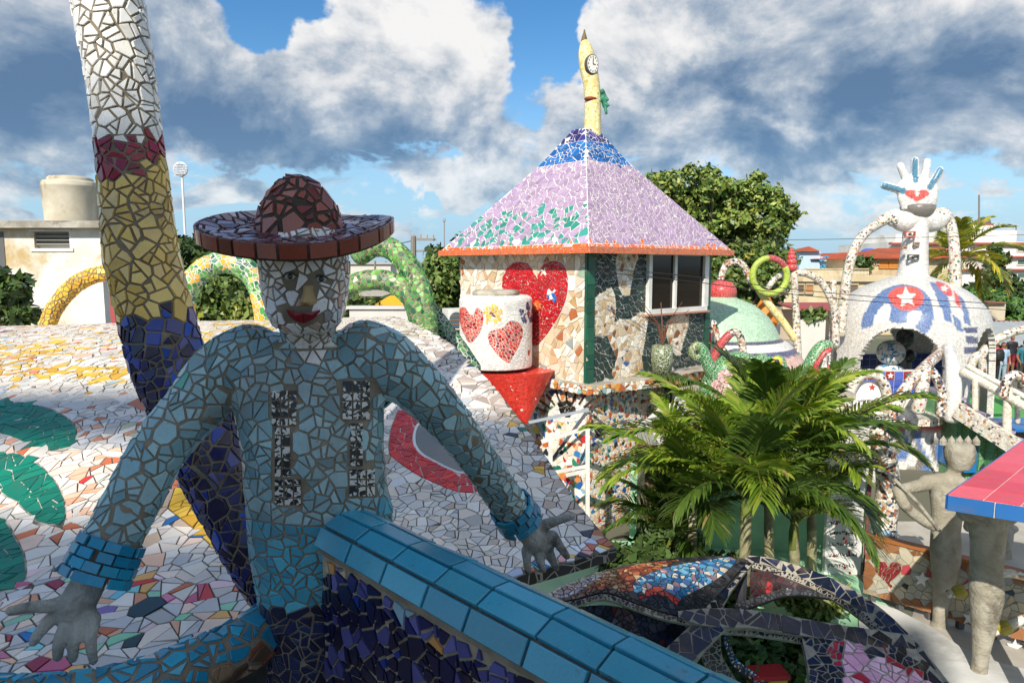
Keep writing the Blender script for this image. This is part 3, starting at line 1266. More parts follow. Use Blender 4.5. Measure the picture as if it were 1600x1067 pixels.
 pts = []
 for q in ring:
  d = (q - Vector(EYE)).normalized()
  hit = S.bvh.ray_cast(Vector(EYE), d)
  if hit[0] is not None:
   pts.append(hit[0])
 if len(pts) > 8:
  cen = sum(pts, Vector()) / len(pts)
  g_ = MB()
  g_.add([cen + Vector((0, 0, 0.004))] + [p + Vector((0, 0, 0.004)) for p in pts], [(0, 1 + i, 1 + (i + 1) % len(pts)) for i in range(len(pts))])
  wd = g_.build('window_disc', 'grey_glass', t)
  fr = MB()
  fr.tube(pts + [pts[0]], 0.010, 6, col=(0.8, 0.8, 0.78), cap=False)
  fr.build('frame', 'white_paint', wd)
 return S
mat_chip('black_chip', [(0.0, lin('#1a1b1e')), (0.5, lin('#25282e')), (0.8, lin('#101114'))], 16, '#8f8a80', 0.05)
glass_mat('grey_glass', '#5d666c', 0.12, 0.6)
SHELL = mosaic_roof()
# ------------------------------------------------------------------ leaning mosaic column
NAVY = H('#0e1542', '#0b1038', '#121a52', '#090d2c', '#161e5a')
COBALT = H('#1c3f9c', '#16378c', '#2348a8')
LAV = H('#50528c', '#5e5e98', '#44457c')
def column():
 path = [(100, -420), (118, -300), (142, -150), (168, 0), (186, 100), (199, 200), (211, 300), (222, 400), (240, 480), (262, 560), (297, 640), (333, 715), (376, 790), (430, 880), (500, 975)]
 Ys = [2.75, 2.72, 2.68, 2.62, 2.60, 2.58, 2.56, 2.54, 2.52, 2.50, 2.48, 2.46, 2.44, 2.42, 2.40]
 Rs = [0.07, 0.10, 0.113, 0.117, 0.112, 0.110, 0.114, 0.122, 0.124, 0.128, 0.132, 0.135, 0.138, 0.142, 0.15]
 pts = [(*P(x, y, Y), r) for (x, y), Y, r in zip(path, Ys, Rs)]
 sp = spline(pts, 7)
 V, F = tube_arrays([Vector(p[:3]) for p in sp], [p[3] for p in sp], 24)
 t = thing('leaning_column', 'tall leaning column of white, burgundy, yellow and blue broken tile', 'column', sp[-1][:3])
 b = MB()
 b.add(V, F)
 b.build('shaft', 'grout_brown', t, smooth=True)
 S = Surf(V, F)
 def color(p, n):
  x, y = proj(p)
  q = y + random.uniform(-9, 9)
  if q < 224 - (x - 156) * 0.16:
   return pick(H('#eceae4', '#f1efe9', '#e3e0d8', '#e9e5da'), 0.05)
  if q < 283 - (x - 158) * 0.32:
   return pick(H('#8e1f36', '#9a2440', '#a02c38', '#7d1a30', '#8c2848'), 0.1)
  if q < 500 - (x - 190) * 0.22:
   return pick(H('#dfbb62', '#d9b45c', '#e6c670', '#cfa950', '#e2c078'), 0.08)
  h = random.random()
  if y < 640:
   return pick(COBALT if h < 0.35 else (LAV if h < 0.36 + 0.3 * (x > 262) else NAVY))
  return pick(NAVY if h < 0.78 else (LAV if h < 0.9 else COBALT))
 def sdf(p):
  x, y = proj(p)
  ds = [y - (224 - (x - 156) * 0.16), y - (283 - (x - 158) * 0.32), y - (500 - (x - 190) * 0.22)]
  return min(ds, key=abs)
 tl = mosaic(S, 0.061, 0.0052, 0.007, color, None, split=0.66, fit=0.85, cull=-0.55, bevel=0.0018, tilt=0.05, irregular=0.5)
 lay(tl, t, 'glazed_tile', 'tile', 300, 9)
column()
# ------------------------------------------------------------------ parapet capped in blue tile
def parapet():
 A = Vector((-0.425, 1.69))
 D = Vector((0.70, -0.714)).normalized()
 N = Vector((-0.714, -0.70)).normalized()       # towards the viewer
 L = 2.0
 zt = E - 0.70
 t = thing('parapet_wall', 'parapet wall with rounded cap of square blue tiles beside the statue', 'wall', (A.x, A.y, E - 1.65))
 w = 0.088
 # wall body
 b = MB()
 q = [A + N * 0.07, A + D * L + N * 0.07, A + D * L - N * 0.07, A - N * 0.07]
 b.prism([(p.x, p.y) for p in q], E - 1.66, zt - 0.012)
 b.build('wall', 'grout_tan', t)
 prof = []
 for k in range(25):
  a = math.pi * k / 24
  prof.append((w * math.cos(a), 0.074 * math.sin(a) ** 0.85))
 # core of the cap
 core = MB()
 V = []
 m = 25
 for e_ in (0.0, L):
  for (o_, h) in prof:
   p = A + D * e_ + N * (o_ * 0.96)
   V.append((p.x, p.y, zt + h * 0.92 - 0.006))
 F = [(i, i + 1, m + i + 1, m + i) for i in range(m - 1)] + [tuple(range(m)), (0, m, 2 * m - 1, m - 1)]
 core.add(V, F)
 core.build('cap', 'grout_brown', t)
 # five rows of tiles round the cap
 cuts = [0.02, 0.24, 0.43, 0.60, 0.78, 0.98]
 gap = 0.007
 def prof_at(u):
  a = math.pi * u
  return Vector((w * math.cos(a), 0.074 * math.sin(a) ** 0.85 if a < math.pi else 0))
 blues = H('#3a92aa', '#348aa4', '#4198ae', '#3086a0', '#459db4', '#3b8fa6')
 lens = [0.142 + random.uniform(-0.012, 0.012) for _ in range(40)]
 for r in range(5):
  s0 = 0.004 + random.uniform(-0.006, 0.006)
  li = 0
  while s0 < L:
   ln = lens[li] + random.uniform(-0.003, 0.003)
   li += 1
   s1 = s0 + ln - gap
   u0, u1 = cuts[r] + 0.012, cuts[r + 1] - 0.012
   p0, p1 = prof_at(u0), prof_at(u1)
   nn = Vector((p1.y - p0.y, -(p1.x - p0.x)))
   nn = -nn if nn.dot((p0 + p1) / 2) < 0 else nn
   nn.normalize()
   vs = []
   tl = random.gauss(0, 0.0012)
   for lift, ins in ((-0.004, 0), (0.0055, 0), (0.0072, 0.0016)):
    for (uu, ss) in ((p0, 0), (p1, 0), (p1, 1), (p0, 1)):
     dirn = (p1 - p0).normalized()
     q2 = uu + dirn * (ins if uu is p0 else -ins) + nn * (lift + tl * (1 if ss else -1))
     sv = (s1 - ins) if ss else (max(s0, 0) + ins)
     g_ = A + D * sv + N * q2.x
     vs.append(Vector((g_.x, g_.y, zt + q2.y)))
   cen = sum(vs[8:12], Vector()) / 4
   b = MB()
   fs = []
   for lv in (0, 4):
    for k in range(4):
     fs.append((lv + k, lv + (k + 1) % 4, lv + 4 + (k + 1) % 4, lv + 4 + k))
   fs.append((8, 9, 10, 11))
   b.add([v - cen for v in vs], fs, pick(blues, 0.17))
   o = b.build('cap_tile', 'glazed_tile', t)
   o.location = cen
   s0 += ln
 # broken tile on the near side
 V, F = [], []
 n1, n2 = 12, 6
 for j in range(n2 + 1):
  for i in range(n1 + 1):
   p = A + D * (0.0 + L * i / n1) + N * 0.072
   V.append((p.x, p.y, E - 1.65 + (zt - 0.02 - E + 1.65) * j / n2))
 for j in range(n2):
  for i in range(n1):
   a = j * (n1 + 1) + i
   F.append((a, a + n1 + 1, a + n1 + 2, a + 1))
 S = Surf(V, F)
 if S.fn[0].dot(np.array((N.x, N.y, 0))) < 0:
  S = Surf(V, [f[::-1] for f in F])
 def color(p, n):
  h = random.random()
  if p[2] > zt - 0.07:
   return pick(LAV if h < 0.45 else NAVY) if h < 0.8 else pick(H('#b8a890', '#c08a50', '#8fb0c0'))
  return pick(H('#0b0f34', '#0a0d2a', '#0f1440', '#0c1136') if h < 0.78 else (H('#3d3c70', '#4a487c') if h < 0.9 else H('#14307c')))
 lay(mosaic(S, 0.044, 0.005, 0.004, color, None, split=0.5, fit=0, cull=None, tilt=0.015), t, 'glazed_tile', 'tile', 300, 9)
parapet()
def low_rail():
 px = [(482, 935), (428, 974), (370, 1012), (297, 1048), (200, 1084), (100, 1102), (0, 1108), (-120, 1108), (-260, 1104)]
 z = E - 0.98
 pts = [(*Pz(x, y, z), 0.068) for x, y in px]
 sp = spline(pts, 6)
 V, F = tube_arrays([Vector(p[:3]) for p in sp], [p[3] for p in sp], 20)
 t = thing('mosaic_rail', 'curved tube rail of teal broken tile with brown underside behind the statue', 'rail', sp[0][:3])
 b = MB()
 b.add(V, F)
 b.build('core', 'grout_brown', t, smooth=True)
 S = Surf(V, F)
 def color(p, n):
  if n.z > 0.12:
   return pick(H('#1f86a8', '#2390b2', '#1a7a9c', '#2b9abb', '#237f9e', '#3aa3c0'), 0.12)
  return pick(H('#8a7256', '#6d553f', '#9a8468', '#5d4a3a', '#a3917a', '#7b4a34', '#2a7f88'), 0.15)
 lay(mosaic(S, 0.054, 0.0055, 0.006, color, None, split=0.65, fit=0.85, cull=-0.5, bevel=0.0018), t, 'glazed_tile', 'tile', 300, 9)
low_rail()
# terrace floor under the statue
b = MB()
b.box((-1.0, -0.3, E - 1.66 - 0.075), (7.0, 4.2, 0.15))
mat_plain('terrace_tile', '#8d7a6a', '#7b6a5b', 0.7, 5, bump=0.2)
b.build('terrace_floor', 'terrace_tile', kind='structure')
# ------------------------------------------------------------------ statue of a man in a hat
def limb(V, F, pts, rad, n=14):
 sp = spline([(*p, r) for p, r in zip(pts, rad)], 5)
 v, f = tube_arrays([Vector(q[:3]) for q in sp], [q[3] for q in sp], n)
 b = len(V)
 V.extend(v)
 F.extend([tuple(i + b for i in g_) for g_ in f])
 # round ends
 for p, r in ((pts[0], rad[0]), (pts[-1], rad[-1])):
  m = MB().ellipsoid(p, (r, r, r), 12, 8)
  b = len(V)
  V.extend([Vector(q) for q in m.v])
  F.extend([tuple(i + b for i in g_) for g_ in m.f])
def ball(V, F, c, r, M=None):
 m = MB().ellipsoid(c, r, 18, 12, M=M)
 b = len(V)
 V.extend([Vector(q) for q in m.v])
 F.extend([tuple(i + b for i in g_) for g_ in m.f])
def loft(V, F, secs, n=24, yaw=0.0):
 """closed loft of ellipse sections (centre, rx, ry)"""
 b = len(V)
 cy, sy = math.cos(yaw), math.sin(yaw)
 for c, rx, ry in secs:
  for k in range(n):
   a = 2 * math.pi * k / n
   # superellipse, a little boxy
   ca, sa = math.cos(a), math.sin(a)
   x = rx * math.copysign(abs(ca) ** 0.85, ca)
   y = ry * math.copysign(abs(sa) ** 0.85, sa)
   V.append(Vector((c[0] + x * cy - y * sy, c[1] + x * sy + y * cy, c[2])))
 m = len(secs)
 for i in range(m - 1):
  for k in range(n):
   k2 = (k + 1) % n
   F.append((b + i * n + k, b + (i + 1) * n + k, b + (i + 1) * n + k2, b + i * n + k2))
 F.append(tuple(b + k for k in range(n)))
 F.append(tuple(b + (m - 1) * n + k for k in range(n - 1, -1, -1)))
def hand(V, F, wrist, palm, knuckles, tips, thumb, r_palm, r_f, bend=0.012):
 limb(V, F, [wrist, wrist.lerp(palm, 0.5), palm], [r_palm * 0.80, r_palm * 0.86, r_palm * 0.86], 12)
 for k in knuckles:
  limb(V, F, [palm.lerp(wrist, 0.2), palm.lerp(k, 0.6), k], [r_palm * 0.6, r_palm * 0.52, r_f * 1.15], 10)
 for (k, tp, sc) in zip(knuckles, tips, (1.0, 1.05, 1.0, 0.95)):
  mid = k.lerp(tp, 0.5) + Vector((0, -bend, 0.002))
  limb(V, F, [palm.lerp(k, 0.75), k, mid, tp], [r_f * 1.15, r_f * 1.1 * sc, r_f * sc, r_f * 0.78 * sc], 10)
 limb(V, F, thumb, [r_f * 1.7, r_f * 1.25, r_f * 1.02, r_f * 0.8], 10)
SHIRT = H('#86a9ae', '#7aa0a7', '#90b3b7', '#70969e', '#9abbbe', '#688e97', '#88acb4')
TEAL = H('#3f9cb2', '#3a94ac', '#4aa6bb', '#338ca4', '#52adc0', '#3c98b2')
CUFF = H('#1f86a8', '#1a7da0', '#2690b2', '#1c80a4')
def statue():
 base = Vector((-0.52, 1.80, E - 1.65))
 t = thing('mosaic_statue', 'statue of a man in a wide brown hat, covered in pale blue broken tile', 'statue', base)
 V, F = [], []
 # trunk sections, top to bottom: (px centre, py, Y, half width px, depth)
 secs = []
 for cx, py, Y, hw, ry in ((482, 522, 1.83, 62, 0.055), (480, 537, 1.83, 100, 0.085), (480, 556, 1.82, 124, 0.098), (482, 590, 1.81, 122, 0.110), (486, 640, 1.80, 114, 0.116),
        (490, 700, 1.79, 108, 0.118), (495, 760, 1.79, 109, 0.118), (502, 800, 1.79, 113, 0.120), (503, 845, 1.79, 112, 0.122), (496, 900, 1.79, 96, 0.120),
        (494, 950, 1.79, 84, 0.112), (495, 1000, 1.79, 76, 0.102), (496, 1080, 1.79, 78, 0.10), (496, 1250, 1.79, 80, 0.10), (497, 1390, 1.79, 80, 0.10)):
  c = P(cx, py, Y)
  secs.append((c, hw * Y / FPX, ry))
 loft(V, F, secs, 28, yaw=0.10)
 # neck and head
 limb(V, F, [P(480, 545, 1.80), P(480, 515, 1.78), P(478, 480, 1.76)], [0.072, 0.064, 0.07])
 secs = []
 for cx, py, hw, ry in ((479, 519, 22, 0.035), (479, 514, 40, 0.062), (479, 503, 51, 0.082), (478, 485, 58, 0.094), (478, 460, 62, 0.101), (477, 435, 65, 0.105), (476, 410, 66, 0.107), (475, 385, 64, 0.105), (475, 360, 55, 0.09), (475, 350, 30, 0.05)):
  secs.append((P(cx, py, 1.74), hw * 1.74 / FPX, ry))
 loft(V, F, secs, 24, yaw=0.05)
 # arms
 LA = [P(392, 556, 1.82), P(350, 580, 1.80), P(300, 640, 1.75), P(257, 690, 1.70), P(217, 760, 1.65), P(180, 835, 1.60), P(164, 868, 1.58)]
 limb(V, F, LA, [0.085, 0.085, 0.073, 0.068, 0.066, 0.066, 0.060], 18)
 RA = [P(570, 548, 1.82), P(606, 566, 1.82), P(660, 612, 1.88), P(726, 688, 1.98), P(774, 757, 2.11), P(801, 796, 2.19), P(808, 806, 2.21)]
 limb(V, F, RA, [0.082, 0.083, 0.070, 0.058, 0.057, 0.060, 0.056], 18)
 A, Fs = fuse(V, F, 0.009, 10, 0.5)
 b = MB()
 b.add(A.tolist(), Fs)
 b.build('body', 'grout_brown', t, smooth=True)
 S = Surf(A, Fs)
 Z = Zones(proj)
 Z.add([(444, 500), (520, 500), (528, 512), (494, 585), (490, 592), (482, 578), (448, 522), (436, 512)], 'neck')
 Z.add([(421, 608), (465, 606), (466, 664), (456, 671), (456, 746), (474, 748), (472, 792), (428, 790), (425, 748), (427, 672), (421, 664)], 'print')
 Z.add([(532, 594), (580, 591), (581, 655), (569, 664), (570, 728), (587, 730), (589, 775), (546, 778), (543, 735), (545, 664), (533, 655)], 'print')
 Z.add([(300, 800), (700, 780), (700, 801), (560, 806), (480, 822), (395, 815), (300, 800)], 'none', edge=False)
 elbowL, wristL = P(150, 885, 1.57), None
 cuff_a = P(161, 876, 1.575)
 cuff_axis = (P(217, 760, 1.65) - P(157, 885, 1.57)).normalized()
 rc = P(806, 803, 2.205)
 rax = (P(774, 757, 2.11) - P(815, 817, 2.23)).normalized()
 headc = P(478, 455, 1.74)
 def region(p, n):
  x, y = proj(p)
  pv = Vector(p)
  if x < 260 and y > 760:
   d = (pv - cuff_a).dot(cuff_axis)
   if d < 0.046:
    return 'cuff'
   return 'shirt'
  if x > 680:
   d = (pv - rc).dot(rax)
   if d < 0.046:
    return 'cuff'
   return 'shirt'
  if pv.z > E - 0.165 and 395 < x < 556 and (y < 514):
   return 'face'
  front = n[1] < 0.2
  if front:
   z_ = Z.find(p)
   if z_ in ('neck', 'print'):
    return z_
  if 300 < x < 640:
   hem = 812 + (x - 395) * -0.03 + 12 * math.sin((x - 395) / 200 * 3.1)
   if y < hem and x < 590 or y < 775:
    return 'shirt'
   pant = 948 - (x - 430) * 0.02 + (26 if x > 500 else 0)
   if y < pant:
    return 'teal'
   return 'navy'
  return 'shirt'
 def color(p, n):
  r = region(p, n)
  x, y = proj(p)
  if r == 'cuff' or r == 'print':
   return None
  if r == 'face':
   # openings for eyes, nose, lips
   for (ex, ey, a_, b_) in ((453, 432, 13, 8), (502, 436, 13, 8)):
    if ((x - ex) / a_) ** 2 + ((y - ey) / b_) ** 2 < 1 and n[1] < 0:
     return None
   if n[1] < 0 and 469 < x < 493 and 446 < y < 480:
    return None
   if n[1] < 0 and abs(x - 474) < 33 and abs(y - 494) < 14:
    return None
   return pick(H('#e0e0de', '#d6d5d2', '#e6e4e0', '#dcd4c9', '#d8dbdf', '#e0d0c4') if random.random() < 0.92 else H('#b9a594', '#c9a498', '#8b8f92'), 0.08)
  if r == 'neck':
   return pick(H('#e6e2da', '#dcd8ce', '#d6d3cc'), 0.06)
  if r == 'teal':
   return pick(TEAL, 0.14)
  if r == 'navy':
   return pick(H('#0f1c3e', '#122248', '#0c1734', '#182a52'), 0.15)
  if x < 340 and y < 600 and random.random() < 0.3:
   return pick(H('#3f8f86', '#4a9a8c'), 0.1)
  return pick(SHIRT, 0.12)
 def sdf(p):
  x, y = proj(p)
  d = Z.sdf(p) if 400 < x < 600 else 1e9
  hem = y - (812 + (x - 395) * -0.03 + 12 * math.sin((x - 395) / 200 * 3.1))
  if 380 < x < 640 and abs(hem) < abs(d):
   d = hem
  return d
 fpoly = poly_sdf([(380, 300), (570, 300), (570, 511), (528, 514), (526, 546), (440, 546), (438, 514), (380, 511)])
 def fsd(p):
  return fpoly(*proj(p))
 def is_face(p):
  return fsd(p) < 0
 tl = mosaic(S, 0.046, 0.0035, 0.004, color, sdf, split=0.64, fit=0.9, cull=-0.45, bevel=0.0013, tilt=0.03, irregular=0.5, keep=lambda p: not is_face(p), bound=fsd)
 lay(tl, t, 'glazed_tile', 'tile', 300, 9)
 fc = mosaic(S, 0.033, 0.0034, 0.004, color, None, split=0.6, fit=0.9, cull=-0.3, bevel=0.0012, tilt=0.05, keep=is_face, bound=fsd)
 lay(fc, t, 'glazed_tile', 'face_tile', 300, 9)
 # cuffs: rings of square tiles round the wrist
 def cuff(c0, axis, length, rows, around, r0, r1, name='cuff_tile'):
  u = axis.orthogonal().normalized()
  w = axis.cross(u)
  for r in range(rows):
   for k in range(around):
    a0 = 2 * math.pi * (k + (0.4 * (r % 3)) + random.uniform(-0.12, 0.12)) / around
    a1 = a0 + 2 * math.pi / around * random.uniform(0.84, 0.93)
    s0 = length * r / rows
    s1 = length * (r + 0.88) / rows
    vs = []
    for lift, ins in ((0, 0), (0.006, 0), (0.0078, 0.05)):
     for aa, ss in ((a0, s0), (a1, s0), (a1, s1), (a0, s1)):
      am, sm = (a0 + a1) / 2, (s0 + s1) / 2
      aa = aa + (am - aa) * ins
      ss = ss + (sm - ss) * ins
      f_ = ss / length
      c = c0 + axis * ss
      hit = S.bvh.ray_cast(c + (u * math.cos(aa) + w * math.sin(aa)) * 0.2, -(u * math.cos(aa) + w * math.sin(aa)))
      rr = (hit[0] - c).length if hit[0] is not None else (r0 + (r1 - r0) * f_)
      rr = min(max(rr, r0 + (r1 - r0) * f_), max(r0, r1) * 1.12)
      vs.append(c + (u * math.cos(aa) + w * math.sin(aa)) * (rr + lift))
    cen = sum(vs, Vector()) / 12
    fs = []
    for lv in (0, 4):
     for q in range(4):
      fs.append((lv + q, lv + (q + 1) % 4, lv + 4 + (q + 1) % 4, lv + 4 + q))
    fs.append((8, 9, 10, 11))
    bb = MB()
    bb.add([v - cen for v in vs], fs, pick(CUFF, 0.1))
    o = bb.build(name, 'glazed_tile', t)
    o.location = cen
 cuff(cuff_a - cuff_axis * 0.046, cuff_axis, 0.102, 4, 12, 0.076, 0.070)
 cuff(rc - rax * 0.036, rax, 0.092, 3, 12, 0.072, 0.066)
 # printed black and white strips down the shirt, following the cloth
 def strip(cells):
  for (x0, y0, x1, y1) in cells:
   q = []
   for x, y in ((x0, y1), (x1, y1), (x1, y0), (x0, y0)):
    d = ray(x, y).normalized()
    h_ = S.bvh.ray_cast(Vector(EYE), d)
    if h_[0] is None:
     break
    q.append(h_[0] - d * 0.006)
   if len(q) < 4:
    continue
   cen = sum(q, Vector()) / 4
   d = (cen - Vector(EYE)).normalized()
   vs = [v - cen for v in q] + [v - cen + d * 0.010 for v in q]
   bb = MB()
   bb.add(vs, [(0, 1, 2, 3), (0, 4, 5, 1), (1, 5, 6, 2), (2, 6, 7, 3), (3, 7, 4, 0)], (0.6, 0.6, 0.6))
   o = bb.build('printed_tile', 'print_tile', t)
   o.location = cen
 def cells(x0, y0, x1, y1, nx, ny):
  out = []
  xs = [x0 + (x1 - x0) * i / nx + (random.uniform(-2, 2) if 0 < i < nx else 0) for i in range(nx + 1)]
  ys = [y0 + (y1 - y0) * i / ny + (random.uniform(-3, 3) if 0 < i < ny else 0) for i in range(ny + 1)]
  for i in range(nx):
   for j in range(ny):
    out.append((xs[i] + 1.3, ys[j] + 1.3, xs[i + 1] - 1.3, ys[j + 1] - 1.3))
  return out
 strip(cells(423, 609, 464, 666, 3, 4) + cells(428, 667, 454, 746, 2, 5) + cells(428, 748, 471, 790, 3, 3))
 strip(cells(534, 594, 579, 656, 3, 4) + cells(546, 660, 568, 729, 2, 5) + cells(545, 732, 587, 776, 3, 3))
 # eyes
 for ex, ey in ((453, 432), (502, 436)):
  d = ray(ex, ey).normalized()
  h_ = S.bvh.ray_cast(Vector(EYE), d)[0]
  o = h_ - d * 0.002
  e_ = MB()
  e_.ellipsoid(o, (0.0135, 0.006, 0.0085), 14, 8, col=(0.34, 0.34, 0.32))
  eo = e_.build('eye', 'painted', t, smooth=True)
  i_ = MB()
  i_.ellipsoid(o - d * 0.0045, (0.0068, 0.003, 0.0068), 12, 8, col=(0.02, 0.025, 0.02))
  i_.build('iris', 'glazed_tile', eo, smooth=True)
  lid = MB()
  lid.tube([o + Vector((-0.0165, 0.001, -0.001)), o + Vector((-0.008, -0.005, 0.008)), o + Vector((0.004, -0.006, 0.0095)), o + Vector((0.0165, 0.001, 0.001))], 0.0022, 6, col=(0.04, 0.035, 0.03))
  lid.build('eyelid', 'painted', eo, smooth=True)
 # nose: a tan ceramic wedge
 tipd = ray(481, 474).normalized()
 h_ = S.bvh.ray_cast(Vector(EYE), tipd)[0]
 up = S.bvh.ray_cast(Vector(EYE), ray(481, 446).normalized())[0]
 nV = []
 for k, (zf, hw, pr) in enumerate(((0.0, 0.013, 0.010), (0.35, 0.0135, 0.017), (0.7, 0.018, 0.028), (0.9, 0.022, 0.032), (1.0, 0.020, 0.024))):
  c = up.lerp(h_, zf)
  for s_, w_ in ((-1, 1.0), (-0.55, 0.55), (0, 0), (0.55, 0.55), (1, 1.0)):
   nV.append(c + Vector((s_ * hw, -pr * (1 - w_ ** 2) - 0.002 + (0.008 if abs(s_) == 1 else 0), -0.004 if (k == 4 and abs(s_) == 0.55) else 0)))
 nF = []
 for k in range(4):
  for j in range(4):
   a = k * 5 + j
   nF.append((a, a + 5, a + 6, a + 1))
 nF.append((20, 24, 23, 22, 21))
 nF.append((0, 1, 2, 3, 4))
 nb = MB()
 nb.add(nV, nF, lin('#a3875a'))
 nb.build('nose', 'stone_piece', t, smooth=False)
 # lips: two dark red glazed pieces
 def onface(x, y, off):
  d = ray(x, y).normalized()
  return S.bvh.ray_cast(Vector(EYE), d)[0] - d * off
 for pts in ([(447, 483), (460, 487), (473, 490), (473.5, 505), (462, 502), (452, 494)], [(475, 490), (485, 488), (500, 484), (500, 487), (490, 498), (475.5, 505)]):
  q = [onface(x, y, 0.015) for x, y in pts]
  cen = sum(q, Vector()) / len(q)
  d = (cen - Vector(EYE)).normalized()
  n_ = len(q)
  vs = q + [v + d * 0.016 for v in q] + [cen - d * 0.005]
  lb = MB()
  lb.add(vs, [(2 * n_, (j + 1) % n_, j) for j in range(n_)] + [(j, (j + 1) % n_, n_ + (j + 1) % n_, n_ + j) for j in range(n_)], lin('#7a1420'))
  lb.build('lip', 'glazed_tile', t)
 # hands of bare concrete
 V, F = [], []
 w_ = P(141, 905, 1.56)
 hand(V, F, w_, P(118, 948, 1.545), [P(84, 964, 1.53), P(107, 968, 1.53), P(128, 970, 1.53), P(147, 966, 1.54)],
   [P(52, 1003, 1.50), P(90, 1026, 1.50), P(114, 1028, 1.50), P(146, 1032, 1.51)],
   [P(112, 938, 1.54), P(82, 946, 1.52), P(50, 948, 1.50), P(16, 954, 1.48)], 0.047, 0.0140)
 A2, F2 = fuse(V, F, 0.0045, 4, 0.5)
 hb = MB()
 hb.add(A2.tolist(), F2)
 hb.build('hand', 'concrete', t, smooth=True)
 V, F = [], []
 w_ = P(822, 830, 2.24)
 hand(V, F, w_, P(838, 846, 2.26), [P(864, 836, 2.28), P(853, 851, 2.27), P(838, 857, 2.26), P(822, 860, 2.25)],
   [P(886, 869, 2.25), P(869, 887, 2.25), P(849, 890, 2.24), P(825, 894, 2.23)],
   [P(838, 826, 2.27), P(856, 818, 2.27), P(874, 812, 2.27), P(893, 807, 2.27)], 0.046, 0.0160)
 A2, F2 = fuse(V, F, 0.0055, 4, 0.5)
 hb = MB()
 hb.add(A2.tolist(), F2)
 hb.build('hand', 'concrete', t, smooth=True)
 # hat
 c = P(466, 362, 1.76)
 R = Matrix.Rotation(math.radians(13.0), 3, 'X') @ Matrix.Rotation(math.radians(1.5), 3, 'Y')
 rb = 0.228
 prof_top = [(0.100, 0.012), (0.14, 0.006), (0.18, 0.004), (0.22, 0.008), (0.248, 0.016)]
 def hp(r, z, a, wav=True):
  # the brim lifts a little at the sides and is a bit uneven
  w = (0.018 * abs(math.cos(a)) ** 2 * (r / rb) ** 2 + 0.004 * math.sin(3 * a + 1.0) * (r / rb)) if wav else 0
  rr = r * (1 + 0.02 * math.sin(2 * a + 0.5) * (r / rb))
  return R @ Vector((rr * 1.02 * math.cos(a), rr * math.sin(a), z + w)) + c
 n = 48
 prof = [(0.085, 0.0), (0.10, 0.010), (0.14, 0.004), (0.18, 0.002), (0.20, 0.005), (0.226, 0.012), (0.230, -0.006), (0.226, -0.028), (0.20, -0.034), (0.15, -0.034), (0.085, -0.03)]
 Vh = [hp(r, z, 2 * math.pi * k / n) for r, z in prof for k in range(n)]
 Fh = []
 for i in range(len(prof) - 1):
  for k in range(n):
   k2 = (k + 1) % n
   Fh.append((i * n + k, (i + 1) * n + k, (i + 1) * n + k2, i * n + k2))
 Fh.append(tuple(range((len(prof) - 1) * n, len(prof) * n)))
 brim = MB()
 brim.add(Vh, Fh)
 hat = brim.build('hat', 'grout_hat', t, smooth=True)
 # crown
 profc = [(0.108, 0.0), (0.103, 0.026), (0.092, 0.056), (0.076, 0.085), (0.055, 0.110), (0.032, 0.128), (0.012, 0.136), (0.0, 0.137)]
 Vc = []
 for r, z in profc:
  for k in range(n):
   a = 2 * math.pi * k / n
   Vc.append(R @ Vector((r * 1.0 * math.cos(a) + 0.005, r * 1.05 * math.sin(a), z + 0.006)) + c)
 Fc = []
 for i in range(len(profc) - 1):
  for k in range(n):
   k2 = (k + 1) % n
   Fc.append((i * n + k, i * n + k2, (i + 1) * n + k2, (i + 1) * n + k))
 cr = MB()
 cr.add(Vc, Fc)
 cr.build('crown', 'grout_hat', hat, smooth=True)
 CB = H('#8f4438', '#7c3428', '#9c5244', '#a86a5c', '#6c2c22', '#94564a', '#86402f')
 BT = H('#8b8190', '#a79cab', '#6d5560', '#b9b0b8', '#5c3840', '#7a5a68', '#94889a', '#6b3a34')
 def col_c(p, n):
  return pick(CB, 0.15)
 def col_b(p, n):
  x, y = proj(p)
  if x > 400 and y > 366 and random.random() < 0.6:
   return pick(H('#6a3a38', '#7c4a50', '#5d3c48', '#81606c'), 0.15)
  return pick(BT, 0.15)
 lay(mosaic(Surf(Vc, Fc), 0.040, 0.006, 0.004, col_c, None, split=0.6, fit=0.9, cull=-0.3, bevel=0.0012, tilt=0.05), hat, 'glazed_tile', 'tile', 200, 9)
 topF = [f for f in Fh[:5 * n]]
 lay(mosaic(Surf(Vh, topF), 0.042, 0.0055, 0.004, col_b, None, split=0.6, fit=0.9, cull=None, bevel=0.0010, tilt=0.03), hat, 'glazed_tile', 'brim_tile', 300, 9)
 # single row of tiles on the brim edge
 na = 26
 ang = 0.0
 while ang < 2 * math.pi - 0.05:
  da = random.uniform(0.17, 0.30)
  a0, a1 = ang, min(ang + da - 0.03, 2 * math.pi - 0.02)
  vs = []
  for off in (0.0, 0.006):
   for zz in (-0.022, 0.011):
    for q in range(4):
     a = a0 + (a1 - a0) * q / 3
     vs.append(hp(0.2275 + off, zz, a))
  cen = sum(vs, Vector()) / len(vs)
  bb = MB()
  fs = []
  for q in range(3):
   fs += [(8 + q, 9 + q, 13 + q, 12 + q), (q + 4, q + 5, q + 13, q + 12), (q, q + 8, q + 9, q + 1)]
  fs += [(0, 4, 12, 8), (3, 11, 15, 7)]
  bb.add([v - cen for v in vs], fs, pick(H('#6e3024', '#7c3a2c', '#88483a', '#5c281e', '#8f5c50', '#743224'), 0.15))
  o = bb.build('edge_tile', 'glazed_tile', hat)
  o.location = cen
  ang += da
